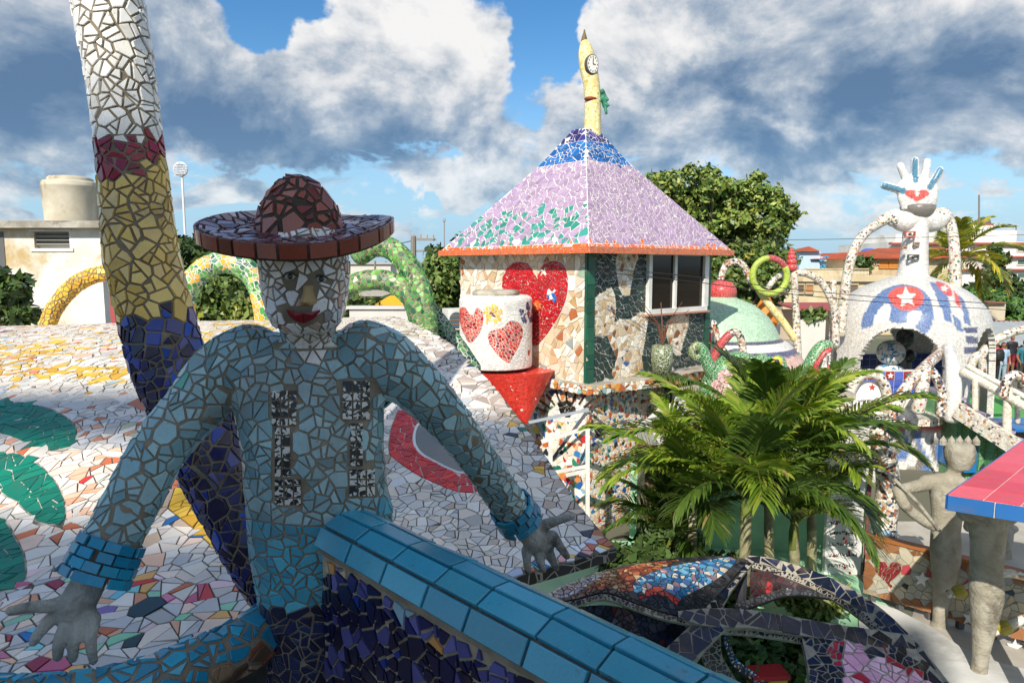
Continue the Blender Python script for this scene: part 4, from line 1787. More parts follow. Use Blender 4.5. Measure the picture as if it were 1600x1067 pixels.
def print_mat():
 m, g, b = new_mat('print_tile')
 geo = g.node('ShaderNodeNewGeometry')
 pos = geo.outputs['Position']
 oi = g.node('ShaderNodeObjectInfo')
 sh = g.vm('ADD', pos, oi.outputs['Location'])
 vo = g.node('ShaderNodeTexVoronoi', feature='F1', distance='CHEBYCHEV')
 vo.inputs['Scale'].default_value = 42
 g.l.new(g.vm('MULTIPLY', sh, (1.0, 0.3, 1.6)), vo.inputs['Vector'])
 n = g.noise(pos, 52.0, 1, 0.5, 1.8)
 k = g.ss(g.m('ADD', n, g.m('MULTIPLY', vo.outputs['Distance'], 0.25)), 0.58, 0.64)
 sx = g.node('ShaderNodeSeparateColor')
 g.l.new(vo.outputs['Color'], sx.inputs[0])
 k2 = g.m('MAXIMUM', k, g.ss(sx.outputs[0], 0.72, 0.74))
 c = g.mix(k2, lin('#c4c2ba'), lin('#1d2024'))
 g.l.new(c, b.inputs['Base Color'])
 b.inputs['Roughness'].default_value = 0.3
print_mat()
statue()
# ------------------------------------------------------------------ tower with pyramid roof
TC = Vector((1.38, 12.5))            # nearest corner on plan
DR = Vector((math.cos(math.radians(40.6)), math.sin(math.radians(40.6))))
DL = Vector((-DR.y, DR.x))
TS = 3.9
NL = -DR                              # outward normal of the heart wall
NR = -DL                              # outward normal of the window wall
ZT, ZB = E + 0.30, E - 2.16
def wall_grid(o, d, L, z0, z1, nx=12, nz=8, off=None):
 V, F = [], []
 for j in range(nz + 1):
  for i in range(nx + 1):
   p = o + d * (L * i / nx)
   if off:
    p = p + off
   V.append((p.x, p.y, z0 + (z1 - z0) * j / nz))
 for j in range(nz):
  for i in range(nx):
   a = j * (nx + 1) + i
   F.append((a, a + 1, a + nx + 2, a + nx + 1))
 return V, F
def orient(V, F, n):
 S = Surf(V, F)
 if S.fn[0].dot(np.array(n)) < 0:
  F = [f[::-1] for f in F]
  S = Surf(V, F)
 return S, F
def heart(cx, cy, w, h, lean=0.0, n=36):
 """outline of a heart in picture units, point down"""
 out = []
 for k in range(n):
  a = 2 * math.pi * k / n
  x = 16 * math.sin(a) ** 3 / 16.0
  y = -(13 * math.cos(a) - 5 * math.cos(2 * a) - 2 * math.cos(3 * a) - math.cos(4 * a)) / 17.0
  out.append((cx + x * w / 2 + lean * y, cy + y * h / 2))
 return out
def star(cx, cy, r, rot=-90, k=0.42):
 out = []
 for i in range(10):
  a = math.radians(rot + 36 * i)
  q = r if i % 2 == 0 else r * k
  out.append((cx + q * math.cos(a), cy + q * math.sin(a)))
 return out
BEIGE = H('#d9c7a8', '#e2d4bb', '#cdb792', '#e8dfcd', '#d4bfa0', '#c9ab84', '#efe9dc', '#dccdb8', '#e5dccb')
REDH = H('#c4141f', '#b5101c', '#d01c26', '#bd1a22')
DKG = H('#253a33', '#2b4038', '#1e2f2a', '#32463e', '#223434')
LILAC = H('#ac93b0', '#a68daa', '#b39bb6', '#a088a5', '#af98b2')
CHIPS = H('#e8e0d0', '#f0eadf', '#e2d2b4', '#d98a4c', '#c9652f', '#e9b48a', '#2c5fa8', '#3f7fc0', '#1f6f5a', '#2f8f6a', '#c8303a', '#e8c24a', '#26303f', '#efe6d6', '#e6d8c2', '#8fb7c8', '#b0542e', '#f2ece2')
def tower():
 c = TC + (DL + DR) * TS / 2
 t = thing('heart_tower', 'square mosaic tower with lilac pyramid roof and a big red heart', 'tower', (c.x, c.y, 0))
 # walls
 b = MB()
 q = [TC, TC + DR * TS, TC + (DR + DL) * TS, TC + DL * TS]
 b.prism([(p.x, p.y) for p in q], ZB - 0.05, ZT + 0.35)
 w = b.build('wall', 'grout_light', t)
 # heart wall
 V, F = wall_grid(TC, DL, TS, ZB, ZT + 0.2, 12, 8, NL * 0.004)
 S, F = orient(V, F, (NL.x, NL.y, 0))
 Z = Zones(proj)
 hp_ = smooth_poly([(838, 430), (850, 413), (868, 407), (882, 416), (888, 440), (884, 470), (870, 500), (852, 526), (836, 541), (825, 520), (800, 486), (788, 462), (785, 440), (792, 420), (808, 409), (826, 413)], 4)
 Z.add(hp_, REDH)
 Z.add([(844, 421), (855, 417), (853, 432), (847, 428)], H('#f0ead8'))
 Z.add(smooth_poly([(858, 456), (865, 454), (870, 461), (867, 470), (860, 471), (856, 463)], 3), H('#1f6fc0', '#e8f0f0'))
 Z.add(smooth_poly([(832, 473), (840, 470), (846, 476), (845, 483), (836, 486), (830, 480)], 3), H('#e8741f'))
 def color(p, n):
  z = Z.find(p)
  if z:
   return pick(z, 0.12)
  r = random.random()
  return pick(BEIGE if r < 0.93 else H('#b86a3c', '#9aa3a0', '#c9a36a', '#a8c0a8'), 0.1)
 inh = poly_sdf(hp_)
 hsd = lambda p: inh(*proj(p))
 body = mosaic(S, 0.235, 0.012, 0.012, color, None, split=0.5, fit=0, keep=lambda p: hsd(p) > 0, irregular=0.55, bound=hsd)
 red = mosaic(S, 0.085, 0.011, 0.014, color, None, split=0.35, fit=0, keep=lambda p: hsd(p) <= 0, bound=hsd)
 lay(body, w, 'stone_piece', 'stone', 300, 8, 'stone_field')
 lay(red, w, 'roof_tile', 'tile', 120, 8)
 # window wall
 V, F = wall_grid(TC, DR, TS, ZB, ZT + 0.2, 12, 8, NR * 0.004)
 S, F = orient(V, F, (NR.x, NR.y, 0))
 Z = Zones(proj)
 for poly in ([(964, 398), (996, 396), (990, 425), (984, 455), (975, 462), (966, 445)],
     [(926, 470), (945, 455), (954, 448), (962, 470), (960, 500), (948, 524), (930, 522), (926, 500)],
     [(950, 520), (962, 500), (985, 498), (1000, 488), (1012, 495), (1008, 530), (1003, 560), (1002, 582), (960, 592), (962, 560), (955, 540)],
     [(1040, 510), (1052, 495), (1072, 488), (1076, 505), (1066, 540), (1062, 556), (1048, 545)]):
  Z.add(smooth_poly(poly, 4), BEIGE)
 def color2(p, n):
  x, y = proj(p)
  z = Z.find(p)
  if z:
   return pick(z if random.random() < 0.92 else H('#b8763c', '#3a62a0', '#8a5a3a', '#efe9df'), 0.1)
  return pick(DKG, 0.18)
 win = [(1011, 396), (1098, 396), (1098, 482), (1011, 482)]
 ws = poly_sdf(win)
 tl = mosaic(S, 0.15, 0.013, 0.008, color2, Z.sdf, split=0.55, fit=0, keep=lambda p: ws(*proj(p)) > 2, irregular=0.5, bound=lambda p: ws(*proj(p)))
 lay(tl, w, 'stone_piece', 'tile', 300, 8)
 # corner strips of green tile
 for o, dv, nv, u0, u1 in ((TC, DR, NR, -0.01, 0.17), (TC, DL, NL, -0.01, 0.05), (TC, DR, NR, TS - 0.16, TS + 0.012)):
  cs = MB()
  z = ZB
  while z < ZT + 0.2:
   z1 = min(z + 0.26, ZT + 0.2)
   a_, b_ = o + dv * u0, o + dv * u1
   m_ = (a_ + b_) / 2 + nv * 0.012
   cs.box((m_.x, m_.y, (z + z1) / 2), (abs(u1 - u0), 0.03, z1 - z - 0.008), math.atan2(dv.y, dv.x), pick(H('#1d5d4a', '#1a5443', '#22664f'), 0.1))
   z = z1
  cs.build('corner_strip', 'roof_tile', w)
 # window
 def wp(px, py):
  d = ray(px, py)
  # intersect with the window wall plane
  o = Vector((TC.x, TC.y, 0))
  n3 = Vector((NR.x, NR.y, 0))
  s_ = (o - Vector(EYE)).dot(n3) / d.dot(n3)
  return Vector(EYE) + d * s_
 a3, b3 = wp(1013, 400), wp(1096, 478)
 ua, ub = (Vector((a3.x, a3.y)) - TC).dot(DR), (Vector((b3.x, b3.y)) - TC).dot(DR)
 z1, z0 = a3.z + 0.02, b3.z
 rz = math.atan2(DR.y, DR.x)
 def wb(mb, u0, u1, za, zb, dep, out, col=(0.8, 0.8, 0.78)):
  m_ = TC + DR * ((u0 + u1) / 2) + NR * (out)
  mb.box((m_.x, m_.y, (za + zb) / 2), (u1 - u0, dep, zb - za), rz, col)
 fr = MB()
 wb(fr, ua - 0.07, ub + 0.07, z1, z1 + 0.08, 0.12, 0.03)
 wb(fr, ua - 0.07, ub + 0.07, z0 - 0.09, z0, 0.14, 0.035)
 wb(fr, ua - 0.07, ua + 0.03, z0, z1, 0.12, 0.031)
 wb(fr, ub - 0.03, ub + 0.12, z0, z1, 0.12, 0.031)
 um = ua + (ub - ua) * 0.44
 wb(fr, um - 0.04, um + 0.04, z0, z1, 0.10, 0.03)
 wn = fr.build('window', 'white_paint', t)
 for (u0, u1) in ((ua + 0.03, um - 0.04), (um + 0.04, ub - 0.03)):
  p_ = MB()
  wb(p_, u0, u1, z0, z1, 0.02, 0.018)
  p_.build('pane', 'dark_glass', wn)
 sl_ = MB()
 wb(sl_, ua - 0.1, ub + 0.14, z0 - 0.13, z0 - 0.09, 0.16, 0.05, (0.5, 0.25, 0.18))
 sl_.build('sill', 'painted', wn)
 # roof: pyramid with slight overhang
 cen = TC + (DL + DR) * TS / 2
 oh = 0.34
 half = TS / 2 + oh
 def sq(r):
  return [cen + (DL * sl_ + DR * sr) * half * r for sl_, sr in ((-1, -1), (-1, 1), (1, 1), (1, -1))]
 zr = [(1.0, E + 0.255), (0.992, E + 0.33), (0.75, E + 0.98), (0.5, E + 1.66), (0.28, E + 2.27), (0.085, E + 2.93)]
 def roof_face(i0, i1, nx=18):
  V, F = [], []
  for r, z in zr:
   s_ = sq(r)
   for k in range(nx + 1):
    p = s_[i0].lerp(s_[i1], k / nx)
    # a slight belly as plastered by hand
    V.append((p.x, p.y, z))
  for j in range(len(zr) - 1):
   for k in range(nx):
    a = j * (nx + 1) + k
    F.append((a, a + 1, a + nx + 2, a + nx + 1))
  return V, F
 rb_ = MB()
 for i0, i1 in ((0, 1), (1, 2), (2, 3), (3, 0)):
  V, F = roof_face(i0, i1)
  rb_.add(V, F)
 s1 = sq(1.0)
 rb_.add([(p.x, p.y, E + 0.255) for p in s1], [(3, 2, 1, 0)])
 rf = rb_.build('roof', 'grout_light', t)
 # drip edge
 de = MB()
 for i in range(4):
  a_, b_ = s1[i], s1[(i + 1) % 4]
  de.bar((a_.x, a_.y, E + 0.285), (b_.x, b_.y, E + 0.285), 0.05, 0.12, lin('#dd6628'))
 de.build('drip_edge', 'attr_chip', rf)
 for (i0, i1), side in (((0, 1), 'R'), ((3, 0), 'L')):
  V, F = roof_face(i0, i1)
  cm = (sum((Vector(v) for v in V), Vector()) / len(V)) - Vector((cen.x, cen.y, E + 1))
  S, F = orient(V, F, cm)
  def color3(p, n, side=side):
   z = p[2] - E + random.gauss(0, 0.035)
   if z > 2.62:
    return pick(H('#2a2470', '#221c5c', '#3a3488', '#4a4496'), 0.15)
   if z > 2.14:
    return pick(H('#0f5fa8', '#1468b2', '#0c5498', '#1a74bc'), 0.12)
   if z < 0.40:
    return pick(H('#e06a24', '#d85a20', '#e87a34', '#e4672a'), 0.1)
   if side == 'L' and z < 1.22 and random.random() < (0.42 if z < 1.1 else 0.25):
    return pick(H('#2f8f7c', '#38988a', '#2a8474'), 0.1)
   return pick(LILAC, 0.06)
  def sdf3(p):
   z = p[2] - E
   return min((z - 2.62, z - 2.14, z - 0.40), key=abs)
  tl = mosaic(S, 0.185 if side == 'L' else 0.135, 0.014, 0.008, color3, sdf3, split=0.5, fit=0, cull=None, irregular=0.55)
  lay(tl, rf, 'roof_tile', 'tile', 150, 8)
 # white joint along the near ridge
 rj = MB()
 pts = [(sq(r)[0].x, sq(r)[0].y, z + 0.01) for r, z in zr]
 rj.tube(pts, 0.008, 6, (0.75, 0.75, 0.73))
 rj.build('ridge_joint', 'painted', rf)
 # lower storey, set in under a ledge
 ins = 0.16
 O2 = TC + (DL + DR) * ins * 0.2
 b = MB()
 q = [O2, O2 + DR * (TS + 0.6), O2 + DR * (TS + 0.6) + DL * (TS + 0.6), O2 + DL * (TS + 0.6)]
 b.prism([(p.x, p.y) for p in q], 0, ZB - 0.17)
 w2 = b.build('lower_wall', 'grout_light', t)
 for d_, n_, lab in ((DL, NL, 'L'), (DR, NR, 'R')):
  L = 2.6 if lab == 'L' else TS + 0.6
  V, F = wall_grid(O2, d_, L, 0.02, ZB - 0.18, 10, 8, n_ * 0.004)
  S, F = orient(V, F, (n_.x, n_.y, 0))
  Z = Zones(proj)
  if lab == 'L':
   Z.add(smooth_poly([(852, 652), (870, 632), (890, 626), (908, 632), (922, 648), (905, 656), (885, 660), (866, 658)], 4), H('#f0eee8', '#e6e4de'))
   Z.add(smooth_poly([(872, 632), (884, 626), (897, 630), (900, 642), (890, 652), (878, 648)], 4), H('#141414', '#20201e', '#0e0e10'))
  else:
   Z.add(smooth_poly([(928, 668), (938, 662), (946, 668), (943, 680), (933, 682)], 3), H('#1e2226'))
  def color4(p, n, lab=lab, Z=Z):
   z = Z.find(p)
   if z:
    return pick(z, 0.1)
   if lab == 'L':
    return pick(CHIPS if random.random() < 0.6 else H('#efe8da', '#e6d9c0', '#f3efe6'), 0.1)
   return pick(CHIPS if random.random() < 0.62 else H('#efe8da', '#e9c9a8', '#f3efe6'), 0.1)
  tl = mosaic(S, 0.145 if lab == 'L' else 0.095, 0.010, 0.009, color4, Z.sdf, split=0.45, fit=0, cull=None, irregular=0.5)
  lay(tl, w2, 'roof_tile', 'tile', 150, 8)
 # lashes of the eye
 la = MB()
 for k in range(9):
  a = math.radians(200 + k * 17)
  x0, y0 = 888 + 34 * math.cos(a), 650 + 22 * math.sin(a)
  x1, y1 = 888 + 56 * math.cos(a), 650 + 42 * math.sin(a)
  def lp(px, py):
   d = ray(px, py)
   o = Vector((O2.x, O2.y, 0))
   n3 = Vector((NL.x, NL.y, 0))
   return Vector(EYE) + d * ((o - Vector(EYE)).dot(n3) / d.dot(n3))
  la.bar(lp(x0, y0) + Vector((NL.x, NL.y, 0)) * 0.012, lp(x1, y1) + Vector((NL.x, NL.y, 0)) * 0.012, 0.05, 0.03, (0.02, 0.02, 0.02))
 la.build('eyelash', 'glazed_tile', w2)
 # ledge slab with rounded nose
 lg = MB()
 q = [TC + DL * 1.6 + NL * 0.05, TC + DL * 0.8 + NL * 0.12, TC + NL * 0.10 + NR * 0.12 - DR * 0.0, TC + DR * 0.6 + NR * 0.30, TC + DR * 1.6 + NR * 0.48, TC + DR * 2.8 + NR * 0.52, TC + DR * 4.2 + NR * 0.45, TC + DR * 4.2, TC + (DR + DL) * 2.0, TC + DL * 1.6]
 lg.prism([(p.x, p.y) for p in q], ZB - 0.19, ZB - 0.015)
 ld = lg.build('ledge', 'pale_concrete', t)
 V, F = [], []
 nose = spline([(p.x, p.y) for p in q[:7]], 5)
 for j, z in enumerate((ZB - 0.185, ZB - 0.02)):
  for p in nose:
   V.append((p[0], p[1], z))
 m_ = len(nose)
 F = [(i, i + 1, m_ + i + 1, m_ + i) for i in range(m_ - 1)]
 S = Surf(V, F)
 mid = m_ // 2
 if S.fn[mid].dot(np.array((-0.1, -1, 0))) < 0:
  S = Surf(V, [f[::-1] for f in F])
 lay(mosaic(S, 0.105, 0.010, 0.012, lambda p, n: pick(H('#b5603a', '#e8d8b8', '#d89a4a', '#f0eadc', '#c88a6a', '#8fb8b8', '#e2b070', '#9a4a2e', '#dfe6e0'), 0.12), None, split=0.3, fit=0, cull=None), ld, 'roof_tile', 'tile', 80, 8)
 # red bracket under the tank
 p0 = P(752, 578, 13.0)
 ctr = P(775, 575, 13.25)
 tip = P(824, 664, 13.0)
 V, F = [], []
 n = 28
 ring0 = []
 for k in range(n):
  a = 2 * math.pi * k / n
  r = 0.95 if math.sin(a) < 0.3 else 0.85
  ring0.append(Vector((ctr.x + 0.16 + 1.0 * math.cos(a), ctr.y + 0.78 * math.sin(a), ctr.z - 0.02)))
 tp = Vector((tip.x - 0.02, tip.y - 0.3, P(824, 664, 12.7).z))
 rings = [ring0]
 for f_ in (0.25, 0.5, 0.75, 0.97):
  rings.append([q_.lerp(tp, f_ ** 0.92) for q_ in ring0])
 for r_ in rings:
  V += r_
 V.append(tp)
 for j in range(len(rings) - 1):
  for k in range(n):
   k2 = (k + 1) % n
   F.append((j * n + k, (j + 1) * n + k, (j + 1) * n + k2, j * n + k2))
 F.append(tuple(range(n)))
 br = MB()
 br.add(V, F, lin('#c9251f'))
 br.build('bracket', 'red_chip', t, smooth=False)
 return t
mat_chip('red_chip', [(0.0, lin('#d83024')), (0.3, lin('#e23a2a')), (0.6, lin('#cc281e')), (0.85, lin('#dd3226')), (0.985, lin('#efe6e0'))], 22, '#c9564a', 0.05, grain=0.2)
tower()
def tank_jar():
 """round water tank dressed in white chips with hearts and flowers"""
 c = P(775, 571, 13.25)
 t = thing('hearts_tank', 'round white tank decorated with two hearts and flowers, on a red bracket', 'tank', c)
 R, Hh = 0.70, 1.36
 prof = [(R * 0.99, 0.0), (R, 0.02)] + [(R, Hh * k / 6) for k in range(1, 6)] + [(R, Hh - 0.06), (R - 0.03, Hh - 0.01), (R - 0.10, Hh + 0.012), (0.0, Hh + 0.02)]
 V, F = lathe_arrays(prof, c, 48)
 b = MB()
 b.add(V, F)
 b.build('body', 'grout_light', t, smooth=True)
 S = Surf(V, F)
 if Vector(S.fn[50]).dot(Vector((S.V[S.T[50][0]][0] - c.x, S.V[S.T[50][0]][1] - c.y, 0))) < 0:
  S = Surf(V, [f[::-1] for f in F])
 Z = Zones(proj)
 HR = H('#d84a3a', '#c02c26', '#e0604c', '#a82020', '#d13c30', '#e2705c', '#8a1c1c')
 Z.add(smooth_poly([(737, 493), (746, 481), (755, 490), (754, 510), (746, 526), (734, 536), (724, 520), (718, 500), (717, 483), (727, 481)], 4), HR)
 Z.add(smooth_poly([(786, 512), (796, 502), (810, 504), (817, 518), (812, 538), (800, 560), (793, 567), (776, 553), (764, 535), (764, 520), (776, 514)], 4), HR)
 for cx, cy, col, cc, r in ((770, 491, H('#e0b52c', '#e8c440'), H('#7a3a1c'), 11), (824, 490, H('#2a2c62', '#343878'), H('#8a2030'), 11)):
  for k in range(5):
   a = math.radians(-90 + 72 * k)
   x, y = cx + r * 0.9 * math.cos(a), cy + r * math.sin(a)
   Z.add([(x + 6.2 * math.cos(u) * (1 if cx < 800 else 0.6), y + 6.6 * math.sin(u)) for u in np.linspace(0, 6.28, 11)[:-1]], col, edge=False)
  Z.add([(cx + 4.2 * math.cos(u), cy + 4.2 * math.sin(u)) for u in np.linspace(0, 6.28, 9)[:-1]], cc, edge=False)
 Z.add([(823, 548), (828, 545), (829, 552), (825, 554)], H('#c02030'), edge=False)
 def color(p, n):
  z = Z.find(p)
  return pick(z, 0.1) if z else pick(H('#f0eee9', '#ebe9e4', '#f3f1ec', '#e4e2dd'), 0.04)
 lay(mosaic(S, 0.060, 0.0085, 0.006, color, Z.sdf, split=0.25, fit=0.5, cull=-0.2), t, 'roof_tile', 'tile', 100, 7)
 l_ = MB()
 l_.lathe([(0.0, Hh - 0.01), (0.36, Hh - 0.01), (0.44, Hh + 0.01), (0.46, Hh + 0.04), (0.45, Hh + 0.09), (0.38, Hh + 0.12), (0.0, Hh + 0.13)], c, 32, (0.3, 0.3, 0.28))
 l_.build('lid', 'pale_concrete', t, smooth=True)
tank_jar()
def finger():
 path = [(926, 214, 0.19), (926, 190, 0.185), (926, 160, 0.178), (924, 130, 0.18), (919, 105, 0.185), (916, 85, 0.17), (914, 70, 0.115), (913, 62, 0.055), (913, 57, 0.035), (912, 51, 0.012)]
 Y = 15.25
 sp = spline([(*P(x, y, Y), r) for x, y, r in path], 5)
 V, F = tube_arrays([Vector(p[:3]) for p in sp], [p[3] for p in sp], 20)
 t = thing('finger_spire', 'yellow finger shaped spire with a clock face and mouth atop the roof', 'sculpture', sp[0][:3])
 b = MB()
 b.add(V, F, lin('#e2cf7e'))
 b.build('shaft', 'yellow_chip', t, smooth=True)
 b = MB()
 tp = P(913, 62, Y)
 b.lathe([(0.075, -0.04), (0.05, 0.06), (0.03, 0.12), (0.012, 0.2), (0.0, 0.21)], tp, 10, lin('#6a5a34'))
 b.build('tip', 'painted', t, smooth=True)
 # clock
 S = Surf(V, F)
 d = ray(925, 101).normalized()
 h_ = S.bvh.ray_cast(Vector(EYE), d)
 cpos = h_[0]
 nrm = Vector((0.45, -0.89, 0)).normalized()
 M = nrm.to_track_quat('Z', 'Y').to_matrix()
 def disc(mb, r, off, col, n=28, sx=0.75):
  vs = [cpos + nrm * off] + [cpos + nrm * off + M @ Vector((r * sx * math.cos(2 * math.pi * k / n), r * math.sin(2 * math.pi * k / n), 0)) for k in range(n)]
  mb.add(vs, [(0, 1 + k, 1 + (k + 1) % n) for k in range(n)], col)
 cd = MB()
 vs = []
 n = 28
 for rr, off in ((0.205, -0.06), (0.205, 0.03), (0.19, 0.035)):
  vs += [cpos + nrm * off + M @ Vector((rr * 0.75 * math.cos(2 * math.pi * k / n), rr * math.sin(2 * math.pi * k / n), 0)) for k in range(n)]
 fs = []
 for j in range(2):
  fs += [(j * n + k, j * n + (k + 1) % n, (j + 1) * n + (k + 1) % n, (j + 1) * n + k) for k in range(n)]
 fs.append(tuple(range(2 * n, 3 * n)))
 cd.add(vs, fs, (0.08, 0.08, 0.08))
 co = cd.build('clock', 'painted', t)
 f_ = MB()
 disc(f_, 0.185, 0.037, lin('#e9e7df'))
 f_.build('dial', 'painted', co)
 hb = MB()
 for k in range(12):
  a = 2 * math.pi * k / 12
  p = cpos + nrm * 0.040 + M @ Vector((0.15 * 0.75 * math.sin(a), 0.15 * math.cos(a), 0))
  hb.box(p, (0.016, 0.036, 0.004), M=M, col=(0.03, 0.03, 0.03))
 for ang, ln in ((0.05, 0.12), (1.6, 0.085)):
  tip_ = cpos + nrm * 0.043 + M @ Vector((ln * 0.75 * math.sin(ang), ln * math.cos(ang), 0))
  hb.bar(cpos + nrm * 0.043, tip_, 0.014, 0.006, (0.03, 0.03, 0.03), up=nrm)
 hb.build('hands', 'painted', co)
 # mouth
 mc = S.bvh.ray_cast(Vector(EYE), ray(924, 154).normalized())[0]
 m_ = MB()
 m_.ellipsoid(mc + Vector((0.0, 0.05, 0)), (0.15, 0.075, 0.055), 16, 8, lin('#7a2418'))
 m_.build('mouth', 'painted', t, smooth=True)
 # green creature climbing on its side
 g = thing('lizard_figure', 'small green figure clinging to the side of the yellow spire', 'sculpture', P(945, 160, Y))
 V, F = [], []
 limb(V, F, [P(942, 143, Y), P(943, 152, Y), P(945, 165, Y)], [0.045, 0.075, 0.06], 8)
 for a_, b_ in (((944, 150), (950, 156)), ((944, 160), (951, 165)), ((945, 165), (947, 176)), ((940, 150), (938, 158))):
  limb(V, F, [P(*a_, Y), P(*b_, Y - 0.08)], [0.04, 0.03], 8)
 ball(V, F, P(941, 143, Y - 0.05), (0.05, 0.06, 0.06))
 A, Fs = fuse(V, F, 0.02, 2)
 b = MB()
 b.add(A.tolist(), Fs, lin('#2c7a5e'))
 b.build('body', 'painted', g, smooth=True)
 b = MB()
 b.tube([P(939, 150, Y), P(942, 150, Y)], 0.03, 8, lin('#2c7a5e'))
 b.tube([P(947, 172, Y), P(947.5, 178, Y)], 0.03, 8, lin('#c9c2a8'))
 b.build('feet', 'painted', g)
mat_chip('yellow_chip', [(0.0, lin('#e3d08a')), (0.25, lin('#ecdf9e')), (0.5, lin('#d9c070')), (0.75, lin('#efe6b4')), (0.93, lin('#d2b860'))], 20, '#e6dcae', 0.05)
finger()
def metal_rail():
 t = thing('metal_frame', 'white painted metal door frame and rail before the tower base', 'railing', P(880, 830, 11.6))
 Y = 11.55
 for a_, b_, w in (((918, 668), (918, 850), 0.07), ((846, 690), (918, 668), 0.06), ((860, 688), (860, 735), 0.07), ((884, 742), (918, 735), 0.06), ((866, 738), (918, 728), 0.05)):
  b = MB()
  b.bar(P(*a_, Y), P(*b_, Y), w, w, (0.8, 0.8, 0.8), up=(0, 1, 0))
  b.build('bar', 'white_paint', t)
 b = MB()
 b.bar(P(826, 660, Y + 0.4), P(920, 640, Y + 0.4), 0.045, 0.045, (0.35, 0.4, 0.45), up=(0, 1, 0))
 b.bar(P(848, 738, Y + 0.3), P(916, 645, Y + 0.3), 0.05, 0.05, (0.1, 0.1, 0.12), up=(0, 1, 0))
 b.build('brace', 'painted', t)
metal_rail()
def ac_unit():
 c = P(709, 498, 14.2)
 t = thing('air_conditioner', 'white air conditioner unit beside the hearts tank', 'air conditioner', c)
 b = MB()
 b.box(c, (0.36, 0.5, 0.42), 0.35, (0.75, 0.75, 0.73))
 b.build('case', 'white_paint', t)
 g = MB()
 o = c + Vector((0.075, -0.26, 0.0))
 n = 20
 M = Vector((0.34, -0.94, 0)).to_track_quat('Z', 'Y').to_matrix()
 g.add([o] + [o + M @ Vector((0.15 * math.cos(2 * math.pi * k / n), 0.16 * math.sin(2 * math.pi * k / n), 0.004)) for k in range(n)], [(0, 1 + k, 1 + (k + 1) % n) for k in range(n)], (0.08, 0.13, 0.16))
 g.build('grille', 'painted', t)
 s_ = MB()
 for k in range(7):
  s_.box(o + M @ Vector((0, -0.13 + 0.043 * k, 0.01)), (0.28 * math.sqrt(max(0.05, 1 - ((k - 3) / 3.6) ** 2)), 0.014, 0.01), M=M, col=lin('#c87a4a') if k % 2 else lin('#4a8aa0'))
 s_.build('fan_guard', 'painted', t)
 w = MB()
 w.box(c + Vector((0.1, 0.3, -0.26)), (0.7, 0.7, 0.08), 0.3)
 w.build('shelf', 'pale_concrete', t)
ac_unit()
# ------------------------------------------------------------------ arches on the crest of the mosaic roof
def arch_obj(name, label, path, mat_grout, color, spacing, cat='arch', group=None, limit=200, n=16, gap=0.008, fit=0.5):
 sp = spline([(*P(x, y, Y), r) for x, y, Y, r in path], 6)
 V, F = tube_arrays([Vector(p[:3]) for p in sp], [p[3] for p in sp], n)
 t = thing(name, label, cat, sp[0][:3], group)
 b = MB()
 b.add(V, F)
 b.build('core', mat_grout, t, smooth=True)
 S = Surf(V, F)
 lay(mosaic(S, spacing, gap, 0.006, color, None, split=0.35, fit=fit, cull=-0.3), t, 'roof_tile', 'tile', limit, 8)
 return t
YG = H('#e8b62e', '#efc446', '#e2a92a', '#f0cf6a')
arch_obj('yellow_arch', 'yellow mosaic arch in front of the whitewashed building', [(70, 520, 7.9, 0.085), (82, 488, 7.9, 0.088), (100, 462, 7.9, 0.09), (125, 440, 7.9, 0.09), (160, 427, 7.9, 0.09), (200, 428, 7.9, 0.09), (235, 448, 7.9, 0.09), (255, 500, 7.9, 0.09)], 'grout_brown', lambda p, n: pick(YG), 0.055)
GY = H('#3f8f3a', '#4fa046', '#6ab85a', '#2a7a5a', '#1f6a55', '#8cc878')
def c_gy(p, n):
 h = hash01(round(p[0] * 7), round(p[2] * 7), round(p[1] * 3))
 if h < 0.36 and random.random() < 0.8:
  return pick(H('#eab234', '#f0be48', '#e6a82c'))
 return pick(GY)
arch_obj('striped_arch', 'green and yellow mosaic arch between column and statue', [(285, 515, 7.75, 0.12), (288, 475, 7.75, 0.12), (300, 440, 7.75, 0.122), (325, 417, 7.75, 0.122), (355, 410, 7.75, 0.122), (385, 421, 7.75, 0.122), (405, 450, 7.75, 0.12), (414, 490, 7.75, 0.12), (416, 520, 7.75, 0.12)], 'grout_light', c_gy, 0.055)
GR = H('#5aa046', '#7cbc5c', '#3f8440', '#2f6e44', '#94cc78', '#4c9450', '#245c40')
def c_g(p, n):
 return pick(GR, 0.12)
GD = H('#2f6a38', '#3f8040', '#24553a', '#5a9850', '#1c4a34')
g_ = 'green tubes on the crest of the mosaic roof'
arch_obj('green_arch', 'low green mosaic arch springing from behind the statue head', [(520, 500, 7.7, 0.11), (528, 462, 7.7, 0.11), (555, 443, 7.7, 0.11), (590, 437, 7.7, 0.112), (622, 446, 7.65, 0.112), (648, 475, 7.62, 0.115), (658, 520, 7.6, 0.115)], 'grout_tan', c_g, 0.052, group=g_)
arch_obj('green_tube', 'tall green mosaic tube rising behind the hat brim', [(560, 400, 7.9, 0.12), (585, 385, 7.85, 0.12), (613, 390, 7.8, 0.12), (640, 418, 7.75, 0.122), (657, 455, 7.7, 0.125), (664, 495, 7.65, 0.13), (666, 540, 7.6, 0.14)], 'grout_tan', c_g, 0.052, group=g_)
arch_obj('dark_green_tube', 'dark green mosaic tube sloping down beside the hearts tank', [(650, 450, 8.2, 0.10), (668, 480, 8.2, 0.105), (690, 510, 8.2, 0.11), (712, 540, 8.2, 0.115), (738, 580, 8.2, 0.12)], 'grout_light', lambda p, n: pick(GD), 0.055, group=g_, cat='tube')
